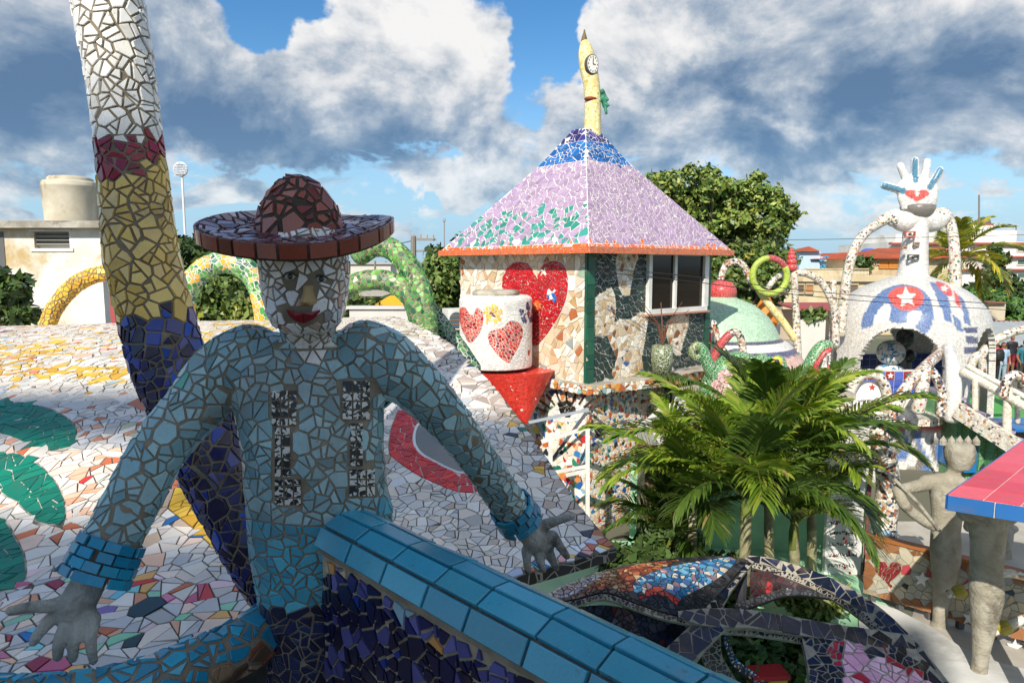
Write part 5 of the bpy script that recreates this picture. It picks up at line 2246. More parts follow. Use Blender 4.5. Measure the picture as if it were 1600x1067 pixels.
# ------------------------------------------------------------------ foliage helpers
def leaf_cloud(name, parent, blobs, count, size, cols, mat='leaf', stuff=True, droop=0.25, elong=1.9, shell=0.5, kind=None):
 """leaf-sized faces scattered through the volume of the given ellipsoids"""
 n = count
 w = np.array([b[1][0] * b[1][1] * b[1][2] for b in blobs]) ** (2 / 3)
 idx = rng.choice(len(blobs), size=n, p=w / w.sum())
 C = np.array([b[0] for b in blobs])[idx]
 R = np.array([b[1] for b in blobs])[idx]
 d = rng.normal(size=(n, 3))
 d /= np.linalg.norm(d, axis=1, keepdims=True)
 rad = (shell + (1 - shell) * rng.random(n)) ** 0.6
 rad *= 1 + 0.24 * rng.normal(size=n)
 pos = C + d * R * rad[:, None]
 nrm = d * 0.7 + rng.normal(size=(n, 3)) * 0.6 + np.array([0, 0, 0.45])
 nrm /= np.linalg.norm(nrm, axis=1, keepdims=True)
 a = np.cross(nrm, rng.normal(size=(n, 3)))
 a /= np.linalg.norm(a, axis=1, keepdims=True)
 a[:, 2] -= droop
 a /= np.linalg.norm(a, axis=1, keepdims=True)
 b_ = np.cross(nrm, a)
 s = size * (0.45 + 1.1 * rng.random(n) ** 1.5)[:, None]
 tip = pos + a * s * elong / 2
 tail = pos - a * s * elong / 2
 l_ = pos + b_ * s * 0.5 - nrm * s * 0.12
 r_ = pos - b_ * s * 0.5 - nrm * s * 0.12
 V = np.stack([tail, l_, tip, r_], 1).reshape(-1, 3)
 F = np.arange(n * 4).reshape(n, 4)
 me = bpy.data.meshes.new(name)
 me.vertices.add(n * 4)
 me.vertices.foreach_set('co', V.astype(np.float32).ravel())
 me.loops.add(n * 4)
 me.loops.foreach_set('vertex_index', F.ravel().astype(np.int32))
 me.polygons.add(n)
 me.polygons.foreach_set('loop_start', (np.arange(n) * 4).astype(np.int32))
 me.update(calc_edges=True)
 cc = np.array(cols)[rng.integers(0, len(cols), n)] * (0.75 + 0.5 * rng.random((n, 1)))
 # whole clusters differ a little in hue
 clump = np.array([0.82 + 0.36 * random.random() for _ in blobs])[idx][:, None]
 cc = cc * clump
 dry = rng.random(n) < 0.03
 cc[dry] = cc[dry] * np.array([2.2, 1.4, 0.9])
 arr = np.ones((n, 4, 4), np.float32)
 arr[:, :, :3] = cc[:, None, :]
 at = me.color_attributes.new('Col', 'FLOAT_COLOR', 'POINT')
 at.data.foreach_set('color', arr.ravel())
 me.materials.append(MATS[mat])
 o = link(name, me, parent)
 if kind:
  o['kind'] = kind
 return o
def crown_blobs(c, r, n, sub):
 """an uneven crown out of many smaller clumps"""
 out = []
 for _ in range(n):
  d = Vector((random.gauss(0, 1), random.gauss(0, 1), random.gauss(0, 1))).normalized()
  k = random.uniform(0.35, 0.95)
  p = Vector((c[0] + d.x * r[0] * k, c[1] + d.y * r[1] * k, c[2] + d.z * r[2] * k))
  q = random.uniform(0.7, 1.25) * sub
  out.append(((p.x, p.y, p.z), (q, q, q * random.uniform(0.55, 0.85))))
 return out
mat_plain('bark', '#5a4d3e', '#463c31', 0.9, 8, bump=0.6, bscale=30, bdist=0.02, c3='#6e6252')
def tree(label, base, top, cr, n, sub, count, leaf, cols, name='tree', group=None, trunk_r=0.2, limbs=6, cat='tree', droop=0.25):
 t = thing(name, label, cat, base, group)
 b = MB()
 base, top = Vector(base), Vector(top)
 fork = base.lerp(top, 0.55)
 b.tube([base - Vector((0, 0, 0.2)), base.lerp(fork, 0.5) + Vector((0.1, 0, 0)), fork], [trunk_r, trunk_r * 0.8, trunk_r * 0.6], 10, (0.1, 0.08, 0.06))
 bl = crown_blobs(top, cr, n, sub)
 for k in range(limbs):
  q = Vector(bl[k % len(bl)][0])
  b.tube([fork - Vector((0, 0, 0.2)), fork.lerp(q, 0.5) + Vector((0, 0, 0.15)), q], [trunk_r * 0.45, trunk_r * 0.28, trunk_r * 0.1], 6, (0.1, 0.08, 0.06))
 b.build('trunk', 'bark', t, smooth=True)
 leaf_cloud('crown', t, bl, count, leaf, cols, droop=droop)
 return t
LEAF = [(0.075, 0.135, 0.028), (0.10, 0.165, 0.034), (0.135, 0.195, 0.045), (0.055, 0.10, 0.022), (0.17, 0.21, 0.055)]
LEAF_D = [(0.045, 0.085, 0.022), (0.06, 0.105, 0.027), (0.078, 0.125, 0.03), (0.035, 0.062, 0.018)]
LEAF_Y = [(0.13, 0.18, 0.03), (0.18, 0.22, 0.04), (0.09, 0.14, 0.026), (0.22, 0.24, 0.06)]
def shrub(label, c, r, n, sub, count, leaf, cols, name='shrub', group=None, cat='shrub'):
 base = (c[0], c[1], c[2] - r[2])
 t = thing(name, label, cat, base, group)
 b = MB()
 bl = crown_blobs(c, r, n, sub)
 for k in range(5):
  q = Vector(bl[k][0])
  b.tube([Vector(base), Vector(base).lerp(q, 0.5), q], [0.04, 0.03, 0.012], 6, (0.1, 0.08, 0.06))
 b.build('stem', 'bark', t)
 leaf_cloud('foliage', t, bl, count, leaf, cols, shell=0.3)
 return t
# ------------------------------------------------------------------ whitewashed building with tank
mat_plain('old_wash', '#eceae4', '#d9d3c4', 0.9, 1.6, 8, bump=0.4, bscale=22, c3='#bfa673')
mat_plain('slab_edge', '#b8b2a6', '#8f897c', 0.9, 3, 7, bump=0.4, bscale=30, c3='#5d574d')
def left_building():
 Y = 15.0
 t = thing('whitewashed_building', 'small whitewashed flat roofed building with a louvred vent', 'building', (-12.5, Y + 2, 0))
 x1 = P(160, 430, Y).x
 x0 = x1 - 9.0
 zt = P(0, 357, Y).z
 # openings: vent and a dark doorway at the side
 va, vb = P(52, 362, Y), P(109, 388, Y)
 b = MB()
 def slab(xa, xb, za, zb):
  b.box(((xa + xb) / 2, Y + 0.1, (za + zb) / 2), (xb - xa, 0.2, zb - za))
 slab(x0, va.x, 0, zt)
 slab(vb.x, x1, 0, zt)
 slab(va.x, vb.x, va.z, zt)
 slab(va.x, vb.x, 0, vb.z)
 xb_ = x1 * (Y + 2.4) / Y - 0.1
 b.prism([(x1 - 0.002, Y + 0.2), (xb_, Y + 2.4), (xb_ - 0.2, Y + 2.4), (x1 - 0.25, Y + 0.2)], 0, zt)
 b.box(((x0 + xb_) / 2, Y + 2.5, zt / 2), (xb_ - x0, 0.2, zt))
 b.build('wall', 'old_wash', t)
 r = MB()
 r.prism([(x0 - 0.2, Y - 0.25), (x1 + 0.2, Y - 0.25), (xb_ + 0.1, Y + 2.8), (x0 - 0.2, Y + 2.8)], zt + 0.001, zt + 0.15)
 r.build('roof', 'slab_edge', t)
 v = MB()
 v.box(((va.x + vb.x) / 2, Y + 0.28, (va.z + vb.z) / 2), (vb.x - va.x, 0.1, va.z - vb.z), 0, (0.05, 0.05, 0.05))
 vo = v.build('vent', 'painted', t)
 for k in range(4):
  s_ = MB()
  z = vb.z + (va.z - vb.z) * (k + 0.5) / 4
  s_.box(((va.x + vb.x) / 2, Y + 0.1, z), (vb.x - va.x - 0.01, 0.16, 0.022), M=Matrix.Rotation(math.radians(-38), 3, 'X'), col=(0.32, 0.31, 0.29))
  s_.build('louvre', 'painted', vo)
 # moulding round the vent
 w = MB()
 for za, zb in ((va.z, va.z + 0.05), (vb.z - 0.07, vb.z)):
  w.box(((va.x + vb.x) / 2, Y - 0.012, (za + zb) / 2), (vb.x - va.x + 0.16, 0.03, zb - za))
 w.build('moulding', 'white_paint', t)
 # recess at the far side
 d = MB()
 p0 = P(0, 366, Y)
 d.box((p0.x - 0.55, Y - 0.004, p0.z - 1.0), (1.25, 0.02, 2.1), 0, (0.12, 0.12, 0.12))
 d.build('shutter', 'painted', t)
 # tank
 c = P(114, 346, Y + 1.0)
 tk = thing('water_tank', 'round cement water tank on the whitewashed building roof', 'water tank', (c.x, c.y, zt + 0.15))
 R = 39 * (Y + 1.0) / FPX
 Ht = (P(0, 287, Y + 1.0).z - (zt + 0.15))
 m = MB()
 m.lathe([(R * 0.94, 0), (R * 0.955, Ht * 0.2), (R * 0.98, Ht * 0.55), (R, Ht * 0.90), (R * 1.01, Ht * 0.915), (R * 1.0, Ht * 0.93), (R * 0.99, Ht), (R * 0.93, Ht + 0.04), (R * 0.6, Ht + 0.05), (0, Ht + 0.05)], (c.x, c.y, zt + 0.15), 48)
 m.build('drum', 'tank_wall', tk, smooth=True)
 l_ = MB()
 l_.lathe([(R * 0.80, Ht + 0.03), (R * 0.80, Ht + 0.10), (R * 0.72, Ht + 0.14), (R * 0.35, Ht + 0.17), (0, Ht + 0.18)], (c.x, c.y, zt + 0.15), 36)
 l_.build('lid', 'tank_wall', tk, smooth=True)
mat_plain('tank_wall', '#cfc8b5', '#bcb39d', 0.85, 2.2, 8, bump=0.3, bscale=30, c3='#978b70')
left_building()
shrub('broad leaved dark green shrub by the whitewashed building', P(2, 450, 9.5), (0.42, 0.5, 0.52), 16, 0.2, 1100, 0.10, LEAF_D)
shrub('low sprig of dark leaves under the broad leaved shrub', P(28, 496, 9.2), (0.22, 0.3, 0.12), 6, 0.12, 220, 0.085, LEAF_D)
# ------------------------------------------------------------------ behind the crest
tree('thin spreading tree behind the green and yellow arch', (P(330, 500, 24).x, 24, 0), P(345, 402, 24), (2.6, 1.6, 0.65), 26, 0.55, 2600, 0.20, LEAF_D, group='trees behind the mosaic roof', trunk_r=0.14, limbs=12)
shrub('dense green bush seen through the green and yellow arch', P(350, 462, 13), (1.1, 0.9, 0.62), 26, 0.34, 7500, 0.075, LEAF, name='bush', cat='bush')
shrub('yellowish bush at the foot of the green and yellow arch', P(385, 490, 11), (0.5, 0.4, 0.22), 12, 0.16, 1300, 0.07, LEAF_Y, name='bush', cat='bush')
shrub('leafy bush between green tubes and tower', P(690, 450, 18), (1.0, 1.2, 0.95), 30, 0.42, 9000, 0.095, LEAF, name='bush', cat='bush')
shrub('round topped bush behind the tower eave', P(716, 410, 21), (1.0, 1.0, 0.75), 18, 0.4, 4200, 0.11, LEAF_D, name='bush', cat='bush')
shrub('weedy shrub under the low green arch', P(550, 478, 13), (0.5, 0.5, 0.35), 10, 0.2, 900, 0.09, LEAF, name='bush', cat='bush')
shrub('slim shrub beside the tin roofed house', P(610, 480, 16), (0.35, 0.4, 0.45), 8, 0.2, 500, 0.1, LEAF_D, name='bush', cat='bush')
def flood_pole():
 Y = 30
 t = thing('lattice_lamp_pole', 'tall thin white pole topped by a round white lattice', 'pole', P(290, 500, Y))
 b = MB()
 b.tube([P(292, 500, Y), P(291, 400, Y)], 0.10, 10, lin('#2f9a70'))
 b.tube([P(291, 402, Y), P(284, 268, Y)], [0.055, 0.045], 8, (0.75, 0.75, 0.74))
 b.build('post', 'painted', t)
 c = P(283, 265, Y)
 l_ = MB()
 for k in range(14):
  a = math.pi * k / 14
  pts = [c + Vector((0.31 * math.cos(u) * math.cos(a), 0.12 * math.cos(u) * math.sin(a) - 0.05, 0.31 * math.sin(u))) for u in np.linspace(0, 2 * math.pi, 17)]
  l_.tube(pts, 0.012, 4, (0.72, 0.73, 0.75), cap=False)
 for k in range(1, 6):
  z = -0.31 + 0.62 * k / 6
  r = math.sqrt(max(0, 0.31 ** 2 - z * z))
  l_.tube([c + Vector((r * math.cos(u), 0.12 * math.sin(u) - 0.05, z)) for u in np.linspace(0, 2 * math.pi, 17)], 0.012, 4, (0.72, 0.73, 0.75), cap=False)
 l_.build('lattice', 'painted', t)
flood_pole()
def power_pole(px, py0, py1, Y, label, group, arm=True, double=False):
 t = thing('power_pole', label, 'power pole', P(px, py1, Y), group)
 b = MB()
 b.tube([P(px, py1, Y), P(px, py0, Y)], [0.16, 0.13], 8, (0.22, 0.19, 0.15))
 b.build('post', 'painted', t)
 if arm:
  a = MB()
  k = Y / FPX
  top = P(px, py0 + 4, Y)
  a.bar(top, top + Vector((34 * k, 0.3, 0)), 0.10, 0.12, (0.3, 0.28, 0.25))
  a.bar(top - Vector((0, 0, 18 * k)), top + Vector((30 * k, 0.3, -18 * k)), 0.08, 0.10, (0.3, 0.28, 0.25))
  a.bar(top + Vector((2 * k, 0, -52 * k)), top + Vector((28 * k, 0.2, -14 * k)), 0.07, 0.07, (0.3, 0.28, 0.25))
  a.build('crossarm', 'painted', t)
  i_ = MB()
  for q in (10, 20, 30):
   i_.tube([top + Vector((q * k, 0.2, 0)), top + Vector((q * k, 0.2, 7 * k))], 0.05, 6, (0.35, 0.33, 0.3))
  i_.build('insulator', 'painted', t)
 return t
pg = 'power poles behind the mosaic roof'
power_pole(646, 370, 440, 34, 'wooden power pole with cross arms beside the tower', pg)
power_pole(586, 408, 440, 90, 'far small power pole above the low green arch', pg, arm=False)
t = thing('antenna_mast', 'thin grey antenna mast rising behind the bush near the tower', 'antenna', P(694, 420, 30))
b = MB()
b.tube([P(694, 440, 30), P(694, 343, 30)], 0.035, 6, (0.3, 0.3, 0.3))
b.build('mast', 'painted', t)
b = MB()
b.box(P(694, 344, 30), (0.12, 0.12, 0.12), 0, (0.3, 0.3, 0.3))
b.build('head', 'painted', t)
def gable_house(name, label, cx, py_eave, py_ridge, wpx, Y, wall, roof, cat='house', depth=5.0, group=None, hip=False, win=()):
 a, c = P(cx - wpx / 2, py_eave, Y), P(cx + wpx / 2, py_eave, Y)
 zr = P(cx, py_ridge, Y + depth / 2).z
 ze = a.z
 t = thing(name, label, cat, ((a.x + c.x) / 2, Y + depth / 2, 0), group)
 b = MB()
 b.box(((a.x + c.x) / 2, Y + depth / 2, ze / 2), (c.x - a.x, depth, ze), 0, lin(wall))
 w = b.build('wall', 'painted', t)
 r = MB()
 o = 0.3
 x0, x1 = a.x - o, c.x + o
 ins = depth * 0.5 if hip else 0.0
 V = [(x0, Y - o, ze), (x1, Y - o, ze), (x1, Y + depth + o, ze), (x0, Y + depth + o, ze), (x0 + ins, Y + depth / 2, zr), (x1 - ins, Y + depth / 2, zr)]
 V += [(v[0], v[1], v[2] - 0.1) for v in V[:4]]
 r.add(V, [(0, 1, 5, 4), (2, 3, 4, 5), (1, 2, 5), (3, 0, 4), (6, 7, 1, 0), (7, 8, 2, 1), (8, 9, 3, 2), (9, 6, 0, 3), (9, 8, 7, 6)], lin(roof))
 r.build('roof', 'painted', t)
 for (x0p, y0p, x1p, y1p, col) in win:
  p, q = P(x0p, y0p, Y), P(x1p, y1p, Y)
  wd = MB()
  wd.box(((p.x + q.x) / 2, Y - 0.02, (p.z + q.z) / 2), (q.x - p.x, 0.08, p.z - q.z), 0, lin(col))
  wd.build('window', 'painted', t)
 return t
gable_house('tin_roof_house', 'low house with grey corrugated roof beyond the green arch', 597, 458, 444, 62, 24, '#cfd8dc', '#a8a296', win=((588, 462, 600, 474, '#5a7f94'), (612, 464, 620, 474, '#4a5a60')))
# yellow awning
t = thing('yellow_awning', 'yellow tent shaped awning beyond the green arch', 'awning', P(618, 480, 14))
b = MB()
c0 = P(617, 475, 14)
V = [c0 + Vector((-0.40, -0.3, -0.02)), c0 + Vector((0.34, -0.3, -0.02)), c0 + Vector((0.34, 0.6, -0.02)), c0 + Vector((-0.40, 0.6, -0.02)), c0 + Vector((-0.12, 0.1, 0.17)), c0 + Vector((0.16, 0.1, 0.17))]
b.add(V, [(0, 1, 5, 4), (1, 2, 5), (2, 3, 4, 5), (3, 0, 4), (3, 2, 1, 0)], lin('#d9a11c'))
b.build('canvas', 'painted', t)
b = MB()
b.bar(c0 + Vector((-0.40, -0.31, -0.05)), c0 + Vector((0.34, -0.31, -0.05)), 0.02, 0.09, lin('#b8871c'))
b.build('valance', 'painted', t)
b = MB()
for k in (-0.38, 0.32):
 b.tube([c0 + Vector((k, -0.28, -0.05)), Vector((c0.x + k, c0.y - 0.28, 0))], 0.03, 6, (0.5, 0.5, 0.5))
b.build('post', 'painted', t)
# white parapet under it
t = thing('low_white_wall', 'low white wall below the yellow awning', 'wall', P(610, 500, 12))
b = MB()
p0 = P(610, 482, 12)
b.box((p0.x, 12, p0.z / 2), (1.4, 0.2, p0.z), 0, (0.62, 0.6, 0.56))
b.build('wall', 'painted', t)
b = MB()
b.box((p0.x, 12, p0.z + 0.02), (1.5, 0.28, 0.05), 0, (0.6, 0.58, 0.54))
b.build('coping', 'painted', t)
# ------------------------------------------------------------------ yard floor and garden
mat_plain('mint_paint', '#a6d6b0', '#94c6a0', 0.7, 1.2, 6, bump=0.15, bscale=20, c3='#b6dfbc')
mat_plain('yard_concrete', '#b9b4aa', '#a19c90', 0.85, 0.8, 7, bump=0.3, bscale=20, c3='#8a8276')
mat_plain('white_floor', '#d8d8d4', '#c6c6c2', 0.7, 1.5, 6, bump=0.2, bscale=20, c3='#b1b0aa')
b = MB()
b.prism([(-3.0, 4.0), (5.6, 4.0), (5.7, 12.0), (-3.0, 12.6)], -0.05, 0.012)
b.build('yard_floor', 'mint_paint', kind='structure')
b = MB()
b.prism([(4.95, 4.0), (14, 4.0), (14, 13.2), (6.05, 13.2), (6.05, 9.75), (5.2, 8.6)], -0.04, 0.02)
b.build('paving', 'yard_concrete', kind='structure')
# white curved step along the foot of the fence
stp = [(1340, 938, 0.10), (1400, 957, 0.10), (1455, 985, 0.10), (1500, 1015, 0.10), (1560, 1040, 0.10), (1640, 1060, 0.10)]
b = MB()
far_ = [Pz(x, y - 6, 0.10) for x, y, z in stp]
near_ = [Pz(x + 4, y + 62, 0.10) for x, y, z in stp]
q = [(p.x, p.y) for p in far_] + [(p.x, p.y) for p in reversed(near_)]
b.prism(q, 0.0, 0.10)
b.build('step', 'white_floor', kind='structure')
t = thing('green_garden_wall', 'mint green painted garden wall behind the palms', 'wall', P(1180, 870, 12.2))
b = MB()
a_, c_ = P(985, 760, 12.3), P(1352, 760, 11.6)
b.bar((a_.x, a_.y, 0.7), (c_.x, c_.y, 0.7), 0.2, 1.4)
b.build('wall', 'mint_paint', t)
b = MB()
b.bar((a_.x, a_.y, 1.43), (c_.x, c_.y, 1.43), 0.26, 0.06)
b.build('coping', 'mint_paint', t)
# board with painted lines
t = thing('painted_board', 'tall white board with dark writing and red flowers by the green wall', 'sign', P(1318, 900, 10.9))
Yb = 10.9
a_, c_ = P(1296, 700, Yb), P(1340, 935, Yb)
b = MB()
b.box(((a_.x + c_.x) / 2, Yb, (a_.z + max(c_.z, 0)) / 2), (c_.x - a_.x, 0.08, a_.z - max(c_.z, 0)), 0, (0.72, 0.71, 0.68))
bd = b.build('board', 'painted', t)
sc = MB()
rows = 11
for r in range(rows):
 z = a_.z - 0.12 - (a_.z - 0.1) * r / rows
 x = a_.x + 0.06
 while x < c_.x - 0.1:
  w_ = random.uniform(0.02, 0.05)
  pts = [(x + w_ * k / 4, Yb - 0.045, z + random.uniform(-0.035, 0.035)) for k in range(5)]
  sc.tube(pts, 0.007, 4, (0.03, 0.03, 0.03))
  x += w_ + 0.018
sc.build('writing', 'painted', bd, kind='stuff')
fl = MB()
for r in range(9):
 for k in range(2):
  x = a_.x + random.uniform(0.05, c_.x - a_.x - 0.05)
  z = a_.z - 0.1 - (a_.z - 0.1) * (r + random.random()) / 9
  fl.ellipsoid((x, Yb - 0.045, z), (0.022, 0.01, 0.028), 7, 5, lin('#b3202c'))
fl.build('painted_flowers', 'painted', bd, kind='stuff')
b = MB()
b.tube([(c_.x + 0.10, Yb, 0), (c_.x + 0.08, Yb, 1.2), (c_.x + 0.11, Yb, a_.z)], 0.035, 8, lin('#7a4a48'))
b.build('post', 'painted', t)
# slanted painted box behind the palm
t = thing('painted_box', 'white box with dark brush writing on a brown mosaic pillar', 'box', P(1030, 720, 12.0))
R_ = Matrix.Rotation(math.radians(-32), 3, 'Y') @ Matrix.Rotation(0.5, 3, 'Z')
c = P(1034, 662, 12.0)
b = MB()
b.box(c, (0.82, 0.5, 0.34), M=R_, col=(0.72, 0.70, 0.66))
bx = b.build('box', 'painted', t)
sc = MB()
for r in range(3):
 for k in range(6):
  pts = []
  for q in range(6):
   l_ = Vector((-0.36 + 0.12 * k + 0.1 * q / 5, -0.256, 0.10 - 0.10 * r + random.uniform(-0.03, 0.03)))
   pts.append(c + R_ @ l_)
  sc.tube(pts, 0.010, 4, (0.03, 0.03, 0.03))
sc.build('writing', 'painted', bx, kind='stuff')
b = MB()
for k in range(7):
 b.ellipsoid(c + R_ @ Vector((random.uniform(-0.36, 0.36), -0.258, random.uniform(-0.13, 0.13))), (0.022, 0.012, 0.022), 7, 5, lin('#b8202c'))
b.build('painted_flowers', 'painted', bx, kind='stuff')
b = MB()
p_ = P(1026, 700, 12.1)
b.box((p_.x, 12.15, p_.z / 2), (0.62, 0.5, p_.z + 0.1), 0.2)
b.build('pillar', 'brown_chip', t)
# ------------------------------------------------------------------ palms
PALM = [(0.16, 0.25, 0.024), (0.20, 0.30, 0.030), (0.26, 0.34, 0.038), (0.12, 0.20, 0.022), (0.33, 0.36, 0.055), (0.18, 0.27, 0.026)]
PALM_D = [(0.055, 0.105, 0.018), (0.075, 0.135, 0.022), (0.10, 0.165, 0.026)]
m, g, bs = new_mat('palm_leaf')
at = g.node('ShaderNodeAttribute', attribute_name='Col')
geo = g.node('ShaderNodeNewGeometry')
nz_ = g.noise(geo.outputs['Position'], 3.0, 3, 0.6)
cc_ = g.mix(1.0, at.outputs['Color'], g.m('ADD', 0.7, g.m('MULTIPLY', nz_, 0.6)), 'MULTIPLY')
g.l.new(cc_, bs.inputs['Base Color'])
bs.inputs['Roughness'].default_value = 0.36
bs.inputs['Specular IOR Level'].default_value = 0.4
tr = g.node('ShaderNodeBsdfTranslucent')
g.l.new(g.mix(1.0, cc_, (1.3, 1.5, 0.5), 'MULTIPLY'), tr.inputs[0])
mx_ = g.node('ShaderNodeMixShader')
mx_.inputs[0].default_value = 0.28
g.l.new(bs.outputs[0], mx_.inputs[1])
g.l.new(tr.outputs[0], mx_.inputs[2])
g.l.new(mx_.outputs[0], g.n['Material Output'].inputs[0])
def frond_mesh(L, rise, droop, nl, leaf_len, width, cols, twist=0.0, lift=0.6):
 """rachis with two ranks of leaflets, in local space growing along +X from the origin"""
 mb = MB()
 n = 16
 ang = rise
 p = Vector((0, 0, 0))
 pts, tans = [p.copy()], []
 for k in range(n):
  tv = Vector((math.cos(ang), 0, math.sin(ang)))
  tans.append(tv)
  p = p + tv * (L / n)
  pts.append(p.copy())
  ang -= droop / n * (0.35 + 1.3 * k / n)
 tans.append(tans[-1])
 mb.tube(pts, [0.022 * (1 - 0.85 * k / n) for k in range(n + 1)], 5, (0.16, 0.20, 0.05))
 tw = twist
 for k in range(nl):
  f = 0.14 + 0.86 * (k + random.random() * 0.5) / nl
  i = min(int(f * n), n - 1)
  q = pts[i].lerp(pts[i + 1], f * n - i)
  tv = tans[i]
  up = Vector((0, 1, 0)).cross(tv) * -1
  env = math.sin(math.pi * min(1, 0.16 + 0.84 * f) ** 0.8) ** 0.6
  ll = leaf_len * (0.35 + 0.75 * env) * random.uniform(0.85, 1.12)
  for s_ in (-1, 1):
   sweep = math.radians(62 - 38 * f + random.uniform(-7, 7))
   side = Vector((0, s_, 0))
   li = lift * (1 - 0.4 * f) + random.uniform(-0.15, 0.15)
   d = (tv * math.cos(sweep) + side * math.sin(sweep) + up * li * 0.6).normalized()
   w = width * random.uniform(0.8, 1.15)
   wv = d.cross(up).normalized()
   wv = (wv * math.cos(0.5) + up * math.sin(0.5) * s_).normalized()
   p0 = q
   p1 = q + d * ll * 0.40
   p2 = q + d * ll * 0.75 + Vector((0, 0, -ll * 0.10))
   p3 = q + d * ll + Vector((0, 0, -ll * random.uniform(0.20, 0.34)))
   c_ = cols[random.randrange(len(cols))]
   kf = random.uniform(0.8, 1.2)
   c_ = tuple(v * kf for v in c_)
   if random.random() < 0.025:
    c_ = (0.32, 0.25, 0.09)
   mb.add([p0 - wv * w * 0.25, p0 + wv * w * 0.25, p1 + wv * w * 0.5, p1 - wv * w * 0.5, p2 + wv * w * 0.42, p2 - wv * w * 0.42, p3], [(0, 1, 2, 3), (3, 2, 4, 5), (5, 4, 6)], c_)
 return mb
def palm(label, base, crown, n, L, cols, trunk_r=0.085, ll=0.62, seed=0, group='feathery palms by the mosaic car', width=0.043, nl=54, spear=True, min_rise=5, ncol=None):
 random.seed(seed)
 base, crown = Vector(base), Vector(crown)
 t = thing('palm_tree', label, 'palm tree', base, group)
 b = MB()
 k = 10
 pts = [base.lerp(crown, i / k) for i in range(k + 1)]
 b.tube([base - Vector((0, 0, 0.1))] + pts, [trunk_r * 1.3] + [trunk_r * (1.15 - 0.3 * i / k) * (1.06 if i % 2 else 0.97) for i in range(k + 1)], 12, lin('#9d9a78'))
 b.build('trunk', 'palm_trunk', t, smooth=True)
 s_ = MB()
 s_.tube([crown - Vector((0, 0, 0.25)), crown, crown + Vector((0, 0, 0.25))], [trunk_r * 0.9, trunk_r * 0.95, trunk_r * 0.5], 10, (0.22, 0.27, 0.07))
 s_.build('crownshaft', 'palm_leaf', t, smooth=True)
 protos = []
 for i in range(n):
  f = i / max(1, n - 1)
  rise = math.radians(82 - (82 - min_rise) * f ** 0.9 + random.uniform(-6, 6))
  droop = math.radians(50 + 50 * f + random.uniform(-10, 12))
  mb = frond_mesh(L * random.uniform(0.85, 1.1) * (0.85 + 0.25 * math.sin(math.pi * f)), rise, droop, nl, ll, width, cols if random.random() < 0.75 or not ncol else ncol)
  az = 2.399963 * i + seed + random.uniform(-0.25, 0.25)
  M = Matrix.Rotation(az, 3, 'Z')
  off = crown + Vector((0, 0, 0.12))
  mb.v = [tuple(M @ Vector(v) + off) for v in mb.v]
  mb.build('frond', 'palm_leaf', t)
 random.seed(seed + 99)
 return t
palm('tall feathery palm with the widest crown behind the mosaic car', (P(1166, 870, 9.5).x, 9.5, 0), P(1166, 792, 9.5), 18, 2.2, PALM, seed=3, ll=0.6, min_rise=30, ncol=PALM_D)
palm('smaller feathery palm with a ringed yellowish trunk by the painted board', (P(1245, 905, 9.9).x, 9.9, 0), P(1241, 832, 9.9), 10, 1.35, PALM + PALM_D, trunk_r=0.08, seed=11, ll=0.48, min_rise=40)
palm('feathery palm with arching fronds beside the mosaic column', (P(1270, 880, 10.6).x, 10.6, 0), P(1268, 735, 10.6), 14, 1.9, PALM, trunk_r=0.07, seed=21, ll=0.52, min_rise=26, ncol=PALM_D)
palm('dark low feathery palm nearest the tower base', (P(1050, 905, 10.4).x, 10.4, 0), P(1050, 845, 10.4), 13, 1.35, PALM_D, trunk_r=0.06, seed=31, ll=0.48, width=0.035, min_rise=26)
palm('feathery palm leaning towards the tower base', (P(1085, 880, 9.8).x, 9.8, 0), P(1082, 785, 9.9), 12, 1.75, PALM, trunk_r=0.07, seed=41, ll=0.52, min_rise=28, ncol=PALM_D)
palm('upright feathery palm in the middle of the clump', (P(1205, 870, 10.2).x, 10.2, 0), P(1200, 722, 10.2), 13, 1.9, PALM, trunk_r=0.07, seed=51, ll=0.56, min_rise=34, ncol=PALM_D)
random.seed(5)
shrub('dark undergrowth shrub under the low palm', (P(1020, 900, 10).x, 10.2, 0.55), (0.9, 0.6, 0.5), 20, 0.3, 2200, 0.11, LEAF_D)
shrub('dark leafy shrub at the foot of the tall palm', (P(1130, 880, 9.6).x, 9.7, 0.5), (0.6, 0.5, 0.45), 14, 0.28, 1500, 0.11, LEAF_D)
